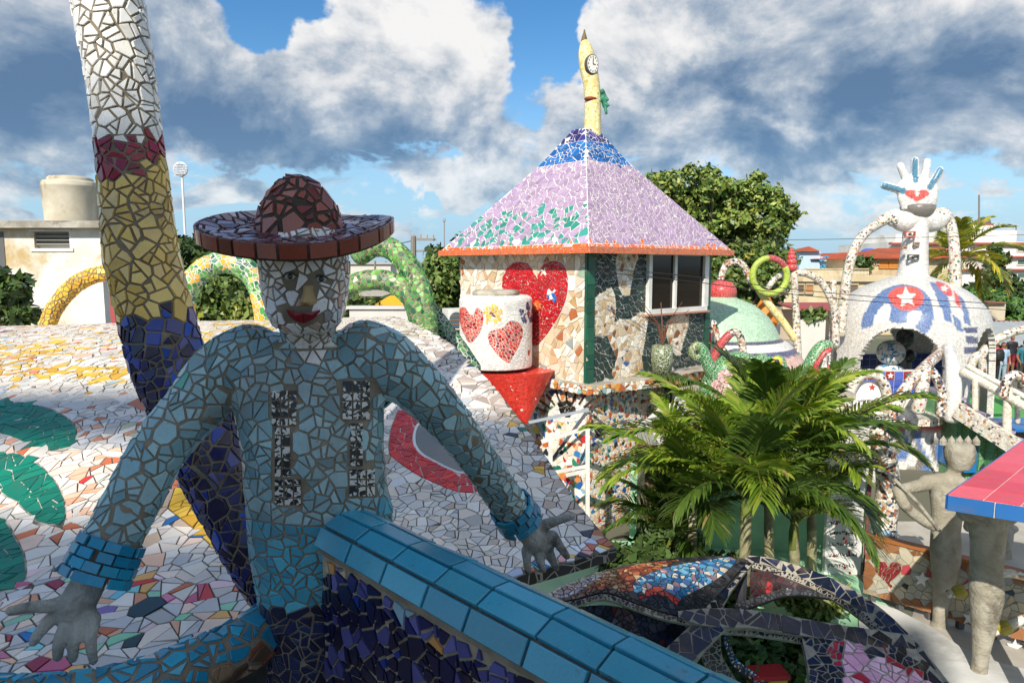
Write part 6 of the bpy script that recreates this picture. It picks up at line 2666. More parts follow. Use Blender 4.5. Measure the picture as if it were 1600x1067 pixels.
# ------------------------------------------------------------------ car clad in mosaic
CARN = H('#121a30', '#0e1524', '#16213c', '#0b101c', '#1a2844', '#131c34')
def ribbon(t, name, pts, wpx, thick, cols, spacing=0.13, gap=0.007, limit=60, grout='grout_car', key='tile'):
 sp = spline([(*P(x, y, Y), w * Y / FPX) for (x, y, Y), w in zip(pts, wpx)], 5)
 C = [Vector(p[:3]) for p in sp]
 V = []
 m_ = len(C)
 for i, c in enumerate(C):
  tv = (C[min(i + 1, m_ - 1)] - C[max(i - 1, 0)]).normalized()
  vw = (Vector(EYE) - c).normalized()
  nrm = (vw * 0.75 + Vector((0, 0, 0.45)))
  nrm = (nrm - tv * nrm.dot(tv)).normalized()
  sd = tv.cross(nrm).normalized()
  w = sp[i][3] / 2
  V += [c - sd * w - nrm * thick, c - sd * w, c + sd * w, c + sd * w - nrm * thick]
 F = []
 for i in range(m_ - 1):
  for k in range(4):
   k2 = (k + 1) % 4
   F.append((i * 4 + k, i * 4 + k2, (i + 1) * 4 + k2, (i + 1) * 4 + k))
 F += [(0, 1, 2, 3), ((m_ - 1) * 4 + 3, (m_ - 1) * 4 + 2, (m_ - 1) * 4 + 1, (m_ - 1) * 4)]
 b = MB()
 b.add(V, F)
 o = b.build(name, grout, t)
 Ft = [(i * 4 + 1, i * 4 + 2, (i + 1) * 4 + 2, (i + 1) * 4 + 1) for i in range(m_ - 1)]
 S = Surf(V, Ft)
 if (Vector(EYE) - C[m_ // 2]).dot(Vector(S.fn[len(S.fn) // 2])) < 0:
  S = Surf(V, [f[::-1] for f in Ft])
 lay(mosaic(S, spacing, gap, 0.008, (cols if callable(cols) else (lambda p, n: pick(cols, 0.2))), None, split=0.5, fit=0.4, cull=None, irregular=0.5), o, 'glazed_tile', key, limit, 8)
 return o
def patch(rows, n=8):
 """smooth grid through rows of (px, py, Y)"""
 R = [[np.array(P(*q)) for q in r] for r in rows]
 R = [spline(r, n) for r in R]
 cols_ = list(zip(*R))
 C = [spline(c, n) for c in cols_]
 V = [tuple(v) for c in C for v in c]
 nr = len(C[0])
 F = []
 for i in range(len(C) - 1):
  for j in range(nr - 1):
   a = i * nr + j
   F.append((a, a + nr, a + nr + 1, a + 1))
 S = Surf(V, F)
 if (Vector(EYE) - Vector(V[len(V) // 2])).dot(Vector(S.fn[len(S.fn) // 2])) < 0:
  F = [f[::-1] for f in F]
  S = Surf(V, F)
 return V, F, S
def car():
 t = thing('mosaic_car', 'old car body covered in dark blue broken tile with painted roof and pink bird', 'car', (P(1200, 1000, 7.2).x, 7.3, 0))
 rows = [[(838, 946, 7.3), (895, 937, 7.25), (945, 926, 7.25), (990, 941, 7.15), (1035, 956, 7.1), (1080, 966, 7.1)],
   [(850, 932, 7.5), (910, 917, 7.5), (960, 906, 7.5), (1020, 907, 7.5), (1075, 917, 7.5), (1118, 934, 7.45)],
   [(872, 919, 7.7), (930, 899, 7.8), (985, 886, 7.9), (1050, 883, 7.9), (1105, 888, 7.9), (1145, 903, 7.8)],
   [(900, 906, 7.9), (950, 890, 8.2), (1010, 878, 8.3), (1070, 871, 8.4), (1125, 869, 8.4), (1172, 874, 8.35)]]
 V, F, S = patch(rows, 5)
 b = MB()
 b.add(V, F)
 b.add([(v[0], v[1], v[2] - 0.05) for v in V], [f[::-1] for f in F])
 rf = b.build('roof', 'grout_dark', t, smooth=True)
 Z = Zones(proj)
 BLUEF = H('#2a6f9e', '#3f8fbf', '#1f5a8a', '#5aa0c8', '#7db4d0', '#c8d4d4', '#3a80a8', '#9a7a8a', '#e0d4c0', '#4a6aa0')
 Z.add(smooth_poly([(992, 908), (1030, 890), (1085, 878), (1150, 872), (1128, 900), (1090, 922), (1062, 934), (1040, 924), (1012, 928), (992, 922)], 3), BLUEF)
 Z.add(smooth_poly([(1000, 929), (1018, 920), (1042, 922), (1056, 932), (1064, 938), (1052, 942), (1040, 932), (1020, 930), (1004, 935)], 3), H('#c03a34', '#b02c2c', '#cf4a3c'))
 Z.add([(838, 946), (850, 930), (900, 905), (945, 895), (925, 915), (888, 934)], H('#b4cad4', '#93b4c4', '#d0dadc', '#7fa4b8', '#dfe3e0', '#5a84a0'), edge=False)
 Z.add([(945, 895), (1000, 880), (1060, 875), (1020, 892), (992, 908), (988, 925), (950, 920), (915, 920)], H('#8a3a2c', '#a4523a', '#6a3026', '#c08a5a', '#7a4434', '#d0b890', '#4a3a38', '#b0664a'), edge=False)
 def color(p, n):
  z = Z.find(p)
  if z:
   return pick(z, 0.15)
  return pick(H('#2f3238', '#3a3d42', '#24272d', '#45464a', '#1c2230'), 0.2)
 lay(mosaic(S, 0.085, 0.009, 0.008, color, Z.sdf, split=0.5, fit=0.5, cull=None, irregular=0.5), rf, 'glazed_tile', 'tile', 200, 7)
 blk = H('#15161a', '#1c1d22', '#101114', '#202228')
 ribbon(t, 'roof_edge', [(838, 950, 7.28), (900, 942, 7.22), (945, 932, 7.22), (990, 947, 7.12), (1035, 962, 7.08), (1080, 972, 7.08)], [9] * 6, 0.05, blk, 0.06, 0.010, 40)
 ribbon(t, 'door_pillar', [(1172, 874, 8.33), (1152, 898, 8.0), (1132, 925, 7.6), (1118, 948, 7.3), (1108, 968, 7.12)], [14, 14, 16, 22, 34], 0.06, CARN, 0.21, 0.010, 40)
 ribbon(t, 'arch_rib', [(1170, 873, 8.35), (1205, 878, 8.3), (1250, 893, 8.15), (1310, 920, 7.85), (1372, 963, 7.5), (1425, 1020, 7.1), (1470, 1080, 6.8), (1500, 1130, 6.6)], [12, 14, 18, 24, 30, 36, 40, 42], 0.08, CARN, 0.21, 0.010, 60)
 ribbon(t, 'arch_lining', [(1176, 882, 8.3), (1240, 902, 8.12), (1300, 930, 7.85), (1355, 968, 7.5), (1400, 1010, 7.2)], [9, 10, 11, 12, 12], 0.06, blk, 0.06, 0.010, 40)
 ribbon(t, 'belt_rail', [(1060, 960, 7.08), (1110, 964, 7.06), (1180, 967, 7.06), (1290, 985, 7.04), (1370, 998, 7.02), (1430, 1008, 7.0)], [12, 30, 30, 28, 30, 34], 0.10, CARN, 0.21, 0.010, 60)
 ribbon(t, 'belt_edge', [(1112, 984, 7.05), (1180, 988, 7.03), (1262, 1001, 7.02)], [8, 9, 9], 0.05, blk, 0.06, 0.010, 30)
 ribbon(t, 'front_pillar', [(1118, 968, 7.05), (1085, 1000, 6.95), (1045, 1040, 6.85), (1005, 1080, 6.75), (980, 1110, 6.7)], [40, 42, 46, 48, 48], 0.07, CARN, 0.21, 0.010, 50)
 ribbon(t, 'pillar_edge', [(1118, 983, 7.03), (1096, 1016, 6.9), (1066, 1054, 6.8), (1040, 1090, 6.7)], [7, 8, 8, 8], 0.05, blk, 0.06, 0.010, 30)
 ribbon(t, 'window_post', [(1112, 982, 7.2), (1112, 1020, 7.15), (1124, 1050, 7.1), (1150, 1100, 7.0)], [30, 32, 36, 46], 0.08, H('#141821', '#1c2230', '#0e1118', '#222a3a'), 0.075, 0.010, 60)
 ribbon(t, 'curved_post', [(1132, 985, 7.12), (1138, 1010, 7.1), (1150, 1036, 7.05), (1175, 1055, 7.0), (1205, 1080, 6.9)], [10, 11, 13, 15, 16], 0.07, H('#9ab4c4', '#b48a64', '#2f6f9c', '#c8c4b8', '#8a6a50', '#3a80a0'), 0.06, 0.010, 40, 'grout_dark')
 # rear side panel inside the arch
 V, F, S = patch([[(1172, 893, 8.2), (1215, 893, 8.2), (1255, 908, 8.1), (1292, 925, 8.0)], [(1172, 935, 8.1), (1210, 935, 8.1), (1245, 928, 8.05), (1292, 930, 7.95)]], 5)
 b = MB()
 b.add(V, F)
 o = b.build('side_panel', 'grout_dark', t)
 zz = poly_sdf(smooth_poly([(1190, 912), (1206, 908), (1210, 918), (1200, 930), (1192, 924)], 3))
 lay(mosaic(S, 0.085, 0.008, 0.006, lambda p, n: pick(H('#b02428', '#c83034') if zz(*proj(p)) < 0 else H('#3a1618', '#2c1214', '#481c1e', '#331518'), 0.15), None, split=0.4, fit=0, cull=None), o, 'glazed_tile', 'tile', 60, 8)
 ribbon(t, 'panel_rim', [(1150, 950, 7.9), (1185, 938, 8.0), (1230, 925, 8.0), (1290, 930, 7.9), (1340, 942, 7.7)], [14, 13, 12, 9, 6], 0.05, H('#56585a', '#6a6c6e', '#484a4e'), 0.08, 0.008, 40, 'grout_dark')
 # dashboard and seat in the cabin
 V, F, S = patch([[(880, 952, 7.7), (940, 945, 7.7), (1000, 955, 7.6), (1070, 975, 7.5)], [(880, 1060, 7.4), (940, 1070, 7.3), (1000, 1080, 7.25), (1090, 1090, 7.2)]], 5)
 b = MB()
 b.add(V, F)
 o = b.build('seat', 'grout_dark', t)
 Z2 = Zones(proj)
 Z2.add(smooth_poly([(968, 950), (985, 955), (1000, 985), (1002, 1010), (985, 1030), (955, 990), (958, 965)], 3), H('#6a4c54', '#5a4048', '#785a60'))
 Z2.add(smooth_poly([(1075, 1010), (1090, 1030), (1095, 1075), (1060, 1080), (1055, 1040)], 3), H('#6a4c54', '#5a4048', '#785a60'))
 lay(mosaic(S, 0.09, 0.009, 0.006, lambda p, n: pick(Z2.find(p) or (H('#14183a', '#1a1f4c', '#101430', '#20264e') if random.random() < 0.92 else H('#8a2430', '#b09468', '#4a4a88')), 0.2), Z2.sdf, split=0.4, fit=0, cull=None), o, 'glazed_tile', 'tile', 100, 8)
 # hood with the pink bird
 V, F, S = patch([[(1252, 992, 7.02), (1310, 998, 7.0), (1370, 1006, 6.98), (1430, 1014, 6.95)], [(1262, 1040, 6.7), (1330, 1045, 6.66), (1400, 1050, 6.66), (1468, 1056, 6.68)], [(1270, 1110, 6.25), (1345, 1115, 6.2), (1430, 1120, 6.2), (1520, 1130, 6.25)]], 5)
 b = MB()
 b.add(V, F)
 b.add([(v[0], v[1] + 0.03, v[2] - 0.06) for v in V], [f[::-1] for f in F])
 hd = b.build('hood', 'grout_car', t)
 Z3 = Zones(proj)
 PINK = H('#eab2cc', '#efc0d6', '#e4a6c4', '#f2c8dc', '#e8b0cc')
 CR = H('#b02038', '#c0283c', '#a01c34')
 Z3.add([(1310, 994), (1326, 1004), (1322, 1012), (1302, 1012), (1318, 1018), (1314, 1026), (1298, 1022), (1314, 1032), (1318, 1044), (1300, 1030), (1292, 1018), (1298, 1006)], CR)
 Z3.add([(1376, 1000), (1384, 1001), (1390, 1022), (1402, 1034), (1430, 1044), (1446, 1050), (1440, 1058), (1412, 1050), (1388, 1036), (1376, 1016)], CR)
 Z3.add(smooth_poly([(1326, 1002), (1345, 997), (1372, 1000), (1380, 1018), (1390, 1036), (1412, 1050), (1445, 1060), (1470, 1080), (1460, 1100), (1330, 1105), (1318, 1075), (1314, 1040), (1316, 1018)], 3), PINK)
 Z3.add([(1341, 1046), (1352, 1060), (1358, 1075), (1340, 1090), (1345, 1068)], CR)
 Z3.add(smooth_poly([(1352, 1013), (1360, 1012), (1368, 1022), (1366, 1028), (1358, 1026), (1351, 1018)], 3), H('#1a2438', '#141c2c'))
 lay(mosaic(S, 0.15, 0.011, 0.008, lambda p, n: pick(Z3.find(p) or CARN, 0.12), Z3.sdf, split=0.7, fit=0, cull=None, irregular=0.5), hd, 'glazed_tile', 'tile', 200, 8)
 # sill and far side so the body stands on the ground
 b = MB()
 for x, y, Y in ((905, 950, 7.5), (1160, 880, 8.3), (1370, 960, 7.55), (1480, 1085, 6.8)):
  p = P(x, y, Y)
  b = MB()
  b.tube([(p.x, p.y, p.z - 0.05), (p.x, p.y, 0)], 0.07, 8, (0.05, 0.05, 0.06))
  b.build('body_post', 'painted', t)
car()
shrub('leafy ground plants growing inside the mosaic car', (P(1180, 1030, 7.7).x, 7.7, 0.55), (0.75, 0.5, 0.45), 26, 0.24, 4200, 0.075, [(0.04, 0.10, 0.02), (0.055, 0.13, 0.025), (0.03, 0.075, 0.016)], name='plants', cat='plants')
shrub('yellow green bush seen through the car window arch', (P(1265, 950, 9.1).x, 9.1, 0.42), (0.55, 0.35, 0.38), 18, 0.2, 2000, 0.07, LEAF_Y)
t = thing('planter_box', 'red and yellow planter box inside the mosaic car', 'planter', P(1195, 1060, 7.2))
b = MB()
c = P(1198, 1062, 7.1)
b.box(c, (0.38, 0.2, 0.14), 0.1, lin('#c9a83a'))
b.build('box', 'painted', t)
b = MB()
b.box(c + Vector((0, 0, 0.085)), (0.42, 0.24, 0.05), 0.1, lin('#b3202a'))
b.build('rim', 'painted', t)
b = MB()
b.box(c + Vector((0, 0, -0.4)), (0.3, 0.16, 0.66), 0.1, lin('#8a7a3a'))
b.build('stand', 'painted', t)
# ------------------------------------------------------------------ mosaic fence, stone figures, red slab
def fence():
 A, B = Vector((P(1352, 900, 10.0).x, 10.0)), Vector((P(1650, 950, 8.45).x, 8.45))
 d = (B - A).normalized()
 L = (B - A).length
 nn = Vector((d.y, -d.x))
 t = thing('mosaic_fence', 'low mosaic fence with rust border, dark red heart and white stars', 'fence', (A.x, A.y, 0))
 z0, z1 = 0.14, 1.02
 b = MB()
 mid = (A + B) / 2
 b.box((mid.x, mid.y, (z0 + z1) / 2), (L, 0.12, z1 - z0), math.atan2(d.y, d.x))
 w = b.build('panel', 'grout_tan', t)
 V, F = wall_grid(A + nn * 0.062, d, L, z0, z1, 16, 4)
 S, F = orient(V, F, (nn.x, nn.y, 0))
 Z = Zones(proj)
 hs = poly_sdf(heart(1388, 893, 42, 44))
 hf = lambda p: hs(*proj(p))
 HC = H('#7a1c24', '#8a242c', '#6c181e')
 SL = H('#b4ad98', '#aaa694', '#bdb5a0', '#a3a59c', '#9aa09c', '#c2b698')
 def color(p, n):
  z = Z.find(p)
  if z:
   return pick(z, 0.12)
  if p[2] > z1 - 0.10 - 0.03 * random.random() or p[2] < z0 + 0.09:
   return pick(H('#8a5a38', '#966440', '#7c5032', '#a06c44'), 0.12)
  x, y = proj(p)
  if x < 1362:
   return pick(H('#8a5a38', '#7c5032'), 0.12)
  r = random.random()
  if 1475 < x < 1540 and y > 960:
   return pick(H('#5a9aa4', '#74a8a0', '#9ac0b8', '#4a8a98'), 0.12)
  return pick(SL if r < 0.9 else H('#2a4a58', '#24262c', '#b0404a'), 0.1)
 lay(mosaic(S, 0.15, 0.007, 0.006, color, None, split=0.45, fit=0, cull=None, irregular=0.5, keep=lambda p: hf(p) > 0, bound=hf) + mosaic(S, 0.055, 0.007, 0.010, lambda p, n: pick(HC, 0.12), None, split=0.3, fit=0, cull=None, keep=lambda p: hf(p) < 0, bound=hf), w, 'stone_piece', 'tile', 200, 7)
 def onf(px, py):
  dd = ray(px, py)
  o = Vector((A.x + nn.x * 0.07, A.y + nn.y * 0.07, 0))
  n3 = Vector((nn.x, nn.y, 0))
  return Vector(EYE) + dd * ((o - Vector(EYE)).dot(n3) / dd.dot(n3))
 for cx, cy, rot in ((1441, 904, -80), (1516, 965, -75), (1585, 1010, -80)):
  q = [onf(*s_) for s_ in star(cx, cy, 13, rot, 0.45)]
  off = Vector((nn.x, nn.y, 0)) * 0.02
  sb = MB()
  m_ = len(q)
  cen = sum(q, Vector()) / m_ + off * 1.3
  sb.add([p + off for p in q] + q + [cen], [(2 * m_, i, (i + 1) % m_) for i in range(m_)] + [(i, m_ + i, m_ + (i + 1) % m_, (i + 1) % m_) for i in range(m_)], (0.75, 0.73, 0.68))
  sb.build('star', 'painted', t)
 c_ = MB()
 c_.box((mid.x, mid.y, z1 + 0.022), (L, 0.17, 0.04), math.atan2(d.y, d.x), lin('#a0622c'))
 c_.build('coping', 'painted', t)
 for k in range(6):
  p = A + d * (L * (k + 0.3) / 6)
  b = MB()
  b.box((p.x, p.y, 0.07), (0.08, 0.08, 0.14), 0, (0.1, 0.1, 0.1))
  b.build('foot', 'painted', t)
fence()
def stone_figure(label, x, Yd, top_py, foot_py, face=-1, crown=True, arm=True, lean=0.0, head=True, grp='bare concrete figures by the fence'):
 """weathered concrete figure: crowned head, bent arm, trunk tapering to one foot"""
 def q(dx, py, dy=0.0):
  return P(x + dx, py, Yd + dy)
 H_ = foot_py - top_py
 k = H_ / 300.0
 u = Yd / FPX * 0.74
 def yy(v):
  return top_py + v * k
 t = thing('stone_figure', label, 'statue', (P(x, foot_py, Yd).x, Yd, 0.1), grp)
 V, F = [], []
 if head:
  loft(V, F, [(q(36 * k, yy(2)), 27 * k * u, 25 * k * u), (q(36 * k, yy(14)), 31 * k * u, 29 * k * u), (q(36 * k, yy(28)), 29 * k * u, 28 * k * u), (q(34 * k, yy(42)), 20 * k * u, 22 * k * u)], 16)
  limb(V, F, [q(30 * k, yy(36)), q(24 * k, yy(60))], [13 * k * u, 15 * k * u])
 limb(V, F, [q(-16 * k, yy(64)), q(20 * k, yy(62)), q(46 * k, yy(70))], [17 * k * u, 19 * k * u, 16 * k * u])
 loft(V, F, [(q(16 * k, yy(56)), 34 * k * u, 18 * k * u), (q(16 * k, yy(72)), 38 * k * u, 22 * k * u), (q(16 * k, yy(110)), 32 * k * u, 22 * k * u), (q(14 * k, yy(140)), 30 * k * u, 22 * k * u), (q(14 * k, yy(168)), 32 * k * u, 24 * k * u), (q(14 * k, yy(186)), 31 * k * u, 24 * k * u), (q(11 * k, yy(220)), 23 * k * u, 20 * k * u), (q(6 * k, yy(262)), 15 * k * u, 15 * k * u), (q(4 * k, yy(286)), 14 * k * u, 15 * k * u), (q(-3 * k, yy(297)), 22 * k * u, 17 * k * u), (q(-4 * k, yy(302)), 22 * k * u, 17 * k * u)], 20)
 if arm:
  limb(V, F, [q(-14 * k, yy(66)), q(-40 * k, yy(72), -0.1), q(-58 * k, yy(76), -0.2)], [15 * k * u, 13 * k * u, 12 * k * u])
  limb(V, F, [q(-62 * k, yy(74), -0.22), q(-52 * k, yy(98), -0.3), q(-22 * k, yy(124), -0.3), q(-4 * k, yy(134), -0.28)], [12 * k * u, 12 * k * u, 11 * k * u, 10 * k * u])
  limb(V, F, [q(46 * k, yy(70)), q(56 * k, yy(100), 0.05), q(50 * k, yy(135), 0.0)], [14 * k * u, 12 * k * u, 11 * k * u])
 A, Fs = fuse(V, F, 0.028, 3)
 b = MB()
 b.add(A.tolist(), Fs)
 b.build('body', 'figure_stone', t, smooth=True)
 if head and crown:
  for j in range(5):
   c = q((10 + 13 * j) * k, yy(-2), -0.02 + 0.04 * (j % 2))
   b = MB()
   b.lathe([(0.001, 0.07), (7.5 * k * u, 0.0), (7.5 * k * u, -0.06), (0.001, -0.07)], c, 8)
   b.build('crown_point', 'figure_stone', t)
 if arm:
  b = MB()
  b.tube([q(-66 * k, yy(60), -0.3), q(-30 * k, yy(96), -0.36), q(4 * k, yy(140), -0.36)], 0.024, 8)
  b.build('staff', 'figure_stone', t)
 return t
stone_figure('crowned concrete figure with a bent arm standing before the fence', 1464, 9.2, 690, 988)
stone_figure('concrete figure half hidden under the red tiled slab', 1526, 8.0, 730, 1062, arm=False, crown=False, head=False)
stone_figure('concrete figure in the yard beyond the fence and red slab', 1562, 11.5, 790, 945, arm=False, crown=False)
def red_slab():
 zt = E - 2.3
 A = Pz(1481, 772, zt)
 B = Pz(1604, 684, zt)
 C = Pz(1600, 790, zt)
 dl = Vector((B.x - A.x, B.y - A.y)).normalized()
 dn = Vector((-dl.y, dl.x)) * -1
 dn2 = Vector((C.x - A.x, C.y - A.y)).normalized()
 L, W = 3.9, 2.4
 t = thing('red_tiled_slab', 'flat canopy slab of red tiles with a blue tiled edge', 'canopy', (A.x + 1.5, A.y + 1, 0))
 O = Vector((A.x, A.y))
 def pt(u, v):
  p = O + dl * u + dn2 * v
  return p
 b = MB()
 q = [pt(0.006, 0.006), pt(0.006, W), pt(L, W), pt(L, 0.006)]
 b.prism([(p.x, p.y) for p in q], zt - 0.17, zt - 0.008)
 b.build('slab', 'grout_light', t)
 nu, nv = 9, 8
 for i in range(nu):
  for j in range(nv):
   u0, u1 = L * i / nu + 0.006, L * (i + 1) / nu - 0.006
   v0, v1 = W * j / nv + 0.006, W * (j + 1) / nv - 0.006
   tb = MB()
   cen = pt((u0 + u1) / 2, (v0 + v1) / 2)
   cv = Vector((cen.x, cen.y, zt))
   lo = [Vector((pt(u, v).x, pt(u, v).y, zt - 0.012)) - cv for u, v in ((u0, v0), (u0, v1), (u1, v1), (u1, v0))]
   hi = [v + Vector((0, 0, 0.012 + random.uniform(0, 0.003))) for v in lo]
   tb.add(lo + hi, [(4, 5, 6, 7), (0, 1, 5, 4), (1, 2, 6, 5), (2, 3, 7, 6), (3, 0, 4, 7)], pick(H('#d8464f', '#e04e58', '#ce3e48', '#e25660'), 0.06))
   o = tb.build('tile', 'roof_tile', t)
   o.location = cv
 # edge tiles, on the two visible sides
 for along, oth, n_ in ((dn2, dl, 6), (dl, dn2, 9)):
  LL = W if along is dn2 else L
  for j in range(n_):
   a_, c_ = LL * j / n_ + 0.006, LL * (j + 1) / n_ - 0.006
   p0, p1 = O + along * a_ - oth * 0.010, O + along * c_ - oth * 0.010
   tb = MB()
   tb.bar((p0.x, p0.y, zt - 0.085), (p1.x, p1.y, zt - 0.085), 0.016, 0.15, pick(H('#2a62a0', '#2f6aaa', '#255a96'), 0.06))
   tb.build('edge_tile', 'roof_tile', t)
 for u, v in ((0.9, 0.8), (3.3, 0.8), (3.3, 2.1)):
  p = pt(u, v)
  pb = MB()
  pb.tube([(p.x, p.y, 0), (p.x, p.y, zt - 0.16)], 0.10, 12)
  pb.build('post', 'pale_concrete', t)
red_slab()
# white arms with yellow bracelets along the fence
for k, (pts, lab) in enumerate((([(1482, 928, 8.75), (1505, 922, 8.7), (1535, 908, 8.6), (1570, 895, 8.5), (1620, 905, 8.4)], 'white mosaic arm with a yellow bracelet reaching along the fence top'),
        ([(1552, 988, 8.3), (1575, 978, 8.25), (1610, 962, 8.2)], 'white mosaic arm with a yellow bracelet low on the fence'))):
 t = thing('reaching_sculpture', lab, 'sculpture', P(*pts[0]))
 b = MB()
 sp = spline([(*P(x, y, Y), 0.055) for x, y, Y in pts], 5)
 b.tube([Vector(p[:3]) for p in sp], [p[3] for p in sp], 10, (0.62, 0.6, 0.56))
 b.build('arm', 'speck_chip', t, smooth=True)
 c0, c1 = Vector(sp[3][:3]), Vector(sp[5][:3])
 b = MB()
 b.tube([c0, c1], 0.085, 12, lin('#a89a3a'))
 b.build('bracelet', 'painted', t)
# ------------------------------------------------------------------ far mosaic sculptures
def tube_thing(name, label, path, mat, cat='tube', group=None, n=12, col=None, part='tube'):
 sp = spline([(*P(x, y, Y), w * Y / FPX / 2) for x, y, Y, w in path], 6)
 t = thing(name, label, cat, sp[0][:3], group)
 b = MB()
 b.tube([Vector(p[:3]) for p in sp], [p[3] for p in sp], n, col or (0.7, 0.7, 0.68))
 b.build(part, mat, t, smooth=True)
 return t, sp
def hand_tower():
 Y = 20.0
 cx = 1420
 ax = P(cx, 500, Y)
 t = thing('hand_tower', 'white domed tower with Cuban flag stripes topped by a raised open hand', 'tower', (ax.x, Y, 1.4))
 k = Y / FPX
 def rz(py, rpx):
  return (rpx * k, P(cx, py, Y).z)
 prof = spline([rz(y, r) for y, r in ((432, 26), (438, 42), (448, 66), (462, 86), (482, 102), (505, 110), (535, 114), (570, 116), (610, 117), (650, 118))], 14)
 zb = P(cx, 655, Y).z
 n = 260
 V, C, F = [], [], []
 # outlines drawn on the dome as seen in the photograph
 ZP = [(smooth_poly([(1346, 514), (1350, 492), (1362, 470), (1382, 452), (1410, 444), (1436, 450), (1452, 464), (1460, 488), (1456, 508), (1446, 522), (1431, 512), (1436, 500), (1440, 486), (1420, 488), (1418, 504), (1390, 502), (1394, 482), (1382, 474), (1366, 500), (1364, 508)], 2), lin('#44699f')),
   ([(1380, 478), (1392, 484), (1390, 503), (1364, 506), (1370, 488)], lin('#e8e6e0')),
   (smooth_poly([(1388, 462), (1400, 450), (1418, 447), (1436, 452), (1443, 464), (1438, 478), (1418, 486), (1400, 480)], 3), lin('#d8382c')),
   (star(1417, 465, 17, -95, 0.42), lin('#f2efe8')),
   ([(1452, 440), (1468, 444), (1480, 458), (1486, 482), (1488, 505), (1476, 500), (1470, 480), (1462, 460)], lin('#44699f')),
   (smooth_poly([(1462, 440), (1480, 445), (1488, 456), (1486, 463), (1472, 456)], 3), lin('#c9303a')),
   (star(1476, 451, 7, -80), lin('#f2efe8')),
   ([(1490, 452), (1500, 466), (1502, 482), (1494, 476)], lin('#c9303a')),
   ([(1497, 458), (1507, 470), (1514, 490), (1517, 510), (1508, 505), (1503, 480)], lin('#44699f')),
   ([(1488, 490), (1500, 500), (1506, 520), (1494, 515)], lin('#44699f')),
   ([(1506, 512), (1528, 512), (1528, 520), (1508, 520)], lin('#22356a')), ([(1508, 526), (1528, 526), (1528, 536), (1508, 536)], lin('#22356a')), ([(1508, 542), (1528, 542), (1528, 552), (1508, 552)], lin('#22356a'))]
 ZS = [(poly_sdf(p), c) for p, c in ZP]
 for (r, z) in prof:
  for i in range(n):
   a = 2 * math.pi * i / n
   p = (ax.x + r * math.cos(a), Y + r * math.sin(a), z)
   V.append(p)
   c = lin('#d2cfc7')
   if math.cos(a - math.radians(240)) > -0.1:
    x, y = proj(p)
    for f, cc in reversed(ZS):
     if f(x, y) < 0:
      c = cc
      break
   C.append(c)
 arches = [math.radians(v) for v in (236, 306, 18, 90, 164)]
 m_ = len(prof)
 def openq(a, r, z):
  for q in arches:
   d = (a - q + math.pi) % (2 * math.pi) - math.pi
   hw = 62 * k if abs(q - math.radians(236)) < 0.01 else 46 * k
   if ((d * r) / hw) ** 2 + (max(0, (z - P(cx, 580, Y).z)) / ((580 - 503) * k)) ** 2 < 1 and abs(d) < 1.0:
    return True
  return False
 for j in range(m_ - 1):
  for i in range(n):
   a = 2 * math.pi * (i + 0.5) / n
   r, z = (prof[j][0] + prof[j + 1][0]) / 2, (prof[j][1] + prof[j + 1][1]) / 2
   if openq(a, r, z):
    continue
   i2 = (i + 1) % n
   F.append((j * n + i, (j + 1) * n + i, (j + 1) * n + i2, j * n + i2))
 b = MB()
 b.v, b.f, b.c = V, F, C
 dome = b.build('dome', 'attr_chip', t, smooth=False)
 so_ = dome.modifiers.new('thick', 'SOLIDIFY')
 so_.thickness = 0.16
 so_.offset = -1
 # neck, collar, palm, fingers
 b = MB()
 nk = spline([rz(y, r) for y, r in ((436, 27), (428, 22), (400, 19.5), (370, 18), (345, 17), (330, 17))], 5)
 b.lathe([(r, z) for r, z in nk], (ax.x + 2 * k, Y, 0), 24, lin('#e4e2dd'))
 b.build('neck', 'attr_chip', t, smooth=True)
 b = MB()
 b.lathe([rz(342, 14), rz(338, 20), rz(330, 23), rz(322, 25), rz(320, 20)], (P(1434, 330, Y).x, Y, 0), 24, lin('#6a6660'))
 b.build('collar', 'attr_chip', t, smooth=True)
 Vh, Fh = [], []
 yh = Y - 0.05
 loft(Vh, Fh, [(P(1434, 328, yh), 24 * k, 0.20), (P(1434, 312, yh), 30 * k, 0.22), (P(1434, 295, yh), 32 * k, 0.20), (P(1433, 283, yh), 27 * k, 0.17)], 18)
 fingers = [([(1418, 300), (1400, 295), (1382, 290)], 6.5, 'b'), ([(1421, 290), (1414, 275), (1407, 259)], 6.0, 'w'), ([(1431, 288), (1430, 270), (1430, 251)], 6.4, 'b'), ([(1444, 288), (1446, 272), (1449, 253)], 6.2, 'w'), ([(1450, 298), (1459, 283), (1469, 266)], 6.2, 'b')]
 for pts, r, c in fingers:
  limb(Vh, Fh, [P(x, y, yh) for x, y in pts], [r * k * 1.05, r * k, r * k * 0.92], 10)
 A, Fs = fuse(Vh, Fh, 0.035, 3)
 pad = [poly_sdf([(pts[0][0] * 0.55 + pts[1][0] * 0.45 + o, pts[0][1] * 0.55 + pts[1][1] * 0.45) for o in (0,)] * 3) for pts, r, c in fingers]
 ph = poly_sdf(heart(1433, 305, 38, 24))
 st = poly_sdf(star(1433, 303, 5.5))
 hb = MB()
 cols_ = []
